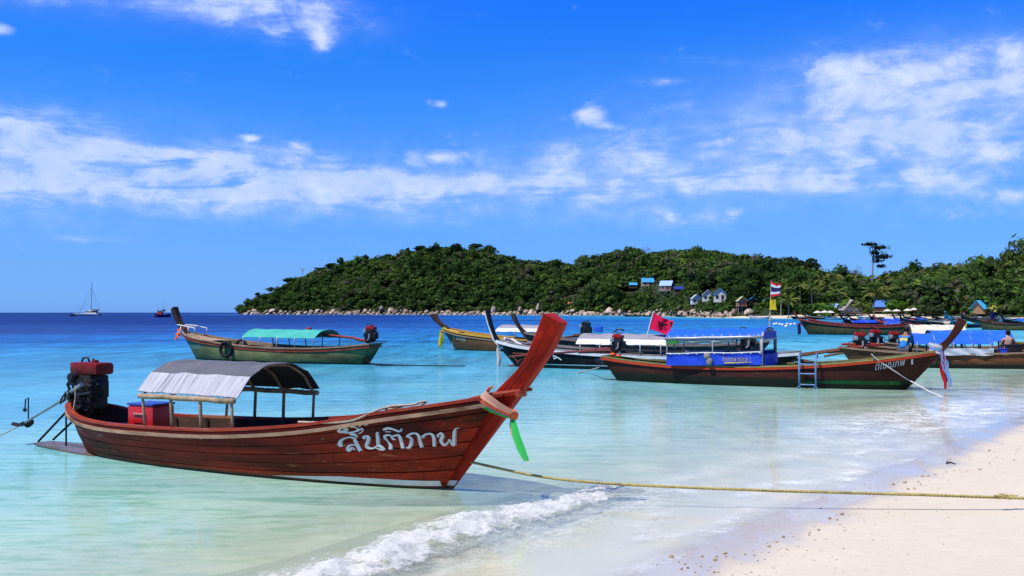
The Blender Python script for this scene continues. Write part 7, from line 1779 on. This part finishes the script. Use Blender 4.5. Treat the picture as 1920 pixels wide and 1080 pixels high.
for i in range(420):
    y = g.uniform(7.5, 16); x = np.interp(y, [8, 10, 11, 12.4, 14.2, 16.2], [1.0, 2.3, 3.2, 4.1, 5.5, 6.9]) + abs(g.gauss(.9, .55)); z = float(sand_z(shore_d(np.array([x]), np.array([y])), np.array([x]), np.array([y]))[0]); m.ball((x, y, z + .002), g.choice((.003, .004, .006, .008)), 1, .25, (1.3, 1, .7))
tag(m.build('shell_grit', STN), 'scattered shell and coral grit along the top of the wash', 'shell grit', kind='stuff')
p = ground_at(1782, 872); m = MB(); m.tube([p + Vector((-.06, 0, .02)), p + Vector((0, .01, .035)), p + Vector((.07, -.01, .015))], [.010, .014, .006], 6); m.tube([p + Vector((-.05, .0, .03)), p + Vector((-.03, .01, .06))], .007, 5)
tag(m.build('driftwood', STD), 'short dark scrap of driftwood on the sand at the right', 'driftwood')
# ------------------------------------------------------------------ hand painted name on the bow of the red boat
def letter_xz(u, v):                                        # sign-painter's sheet -> hull coordinates (metres along, metres up)
    u = np.asarray(u, float); v = np.asarray(v, float)
    return (2.22414 + .00104308 * u - 6.56893e-5 * v - 8.12947e-8 * u * u - 3.03801e-8 * u * v - 8.14877e-8 * v * v,
            .852156 + 5.37259e-5 * u - .000867768 * v - 1.40362e-8 * u * u + 7.26227e-9 * u * v - 3.40853e-8 * v * v)
STROKES = [
 [(175, 395, 50), (135, 390, 55), (150, 340, 35), (200, 305, 16), (270, 290, 14), (330, 305, 30)], [(335, 315, 40), (370, 390, 50), (415, 480, 50)],
 [(330, 470, 12), (325, 445, 14), (300, 440, 28), (255, 470, 45), (245, 430, 40), (290, 395, 22), (350, 400, 16)], [(265, 245, 14), (320, 250, 40), (365, 270, 22), (345, 300, 14)],
 [(235, 190, 22), (195, 190, 18), (215, 165, 12), (245, 180, 26), (195, 215, 32), (120, 205, 34), (150, 172, 18), (210, 160, 10)], [(200, 224, 26), (300, 222, 20), (400, 190, 24), (440, 170, 16)],
 [(285, 155, 14), (320, 145, 18), (360, 160, 16), (392, 190, 22), (370, 215, 14)], [(430, 165, 12), (455, 185, 16), (430, 225, 14), (390, 240, 10)], [(390, 150, 8), (420, 130, 12), (402, 115, 10), (425, 98, 8)], [(470, 125, 12), (500, 120, 14), (525, 112, 8)],
 [(480, 310, 36), (455, 290, 24), (480, 275, 20), (525, 290, 50), (520, 350, 45), (498, 410, 40), (545, 440, 34), (595, 440, 22), (640, 412, 20), (660, 385, 40), (655, 300, 44), (645, 235, 28), (668, 225, 10)], [(665, 395, 40), (720, 430, 40), (738, 452, 36), (690, 457, 26), (640, 440, 12)],
 [(830, 455, 46), (835, 400, 44), (800, 350, 18), (750, 290, 30), (770, 265, 28), (820, 260, 20), (850, 285, 26), (870, 312, 30), (902, 320, 16)], [(860, 275, 20), (930, 260, 26), (960, 280, 40), (985, 350, 42), (1010, 440, 42)],
 [(730, 188, 28), (790, 168, 34), (860, 178, 26), (955, 208, 26), (988, 170, 12)], [(760, 212, 14), (840, 216, 12)],
 [(1055, 425, 12), (1090, 430, 30), (1120, 380, 46), (1125, 310, 40), (1085, 282, 26), (1060, 275, 24), (1120, 240, 26), (1180, 235, 26), (1222, 262, 38), (1245, 340, 44), (1270, 425, 44)],
 [(1302, 290, 28), (1280, 275, 26), (1330, 245, 24), (1390, 240, 26), (1425, 262, 38), (1440, 330, 42), (1440, 412, 36)],
 [(1505, 285, 26), (1490, 255, 20), (1540, 230, 30), (1555, 272, 44), (1535, 340, 42), (1580, 392, 34), (1620, 360, 18), (1648, 318, 20), (1668, 370, 26), (1700, 390, 36), (1705, 300, 42), (1715, 210, 36), (1735, 165, 12), (1772, 158, 10)]]
def stroke_strip(m, st, dx=0.0, wfix=None, off=.010):
    P = np.array(st, float); n = 6 * (len(P) - 1) + 1
    C = crom(P, np.linspace(0, 1, n)); w = np.clip(C[:, 2], 6, 60) if wfix is None else np.full(n, wfix)
    d = np.gradient(C[:, :2], axis=0); d /= np.linalg.norm(d, axis=1)[:, None] + 1e-9; nn = np.stack([-d[:, 1], d[:, 0]], 1)
    base = C[:, :2] + (0 if dx == 0 else 1) * np.stack([C[:, 2] * .5 + dx, C[:, 2] * .12 + 4], 1)
    rows = []
    for k in (-.5, 0, .5):
        q = base + nn * w[:, None] * k; x, z = letter_xz(q[:, 0], q[:, 1]); rows.append(A.on_side(x, z, -1, off))
    m.grid(np.stack(rows, 1))
m = MB()
for i, st in enumerate(STROKES): stroke_strip(m, st, off=.0085 + .0004 * i)
m.build('lettering', pmat('white_sign_paint', (.80, .82, .78), .5, .10, 14, col2=(.48, .52, .49), patch=.60), A.e)
m = MB()
for i, st in enumerate(STROKES):
    if np.mean([p[2] for p in st]) > 22: stroke_strip(m, st, 10, 7, .0080 + .0002 * i)
m.build('lettering_outline', pmat('pale_outline_paint', (.62, .55, .48), .6, .1, 14), A.e)
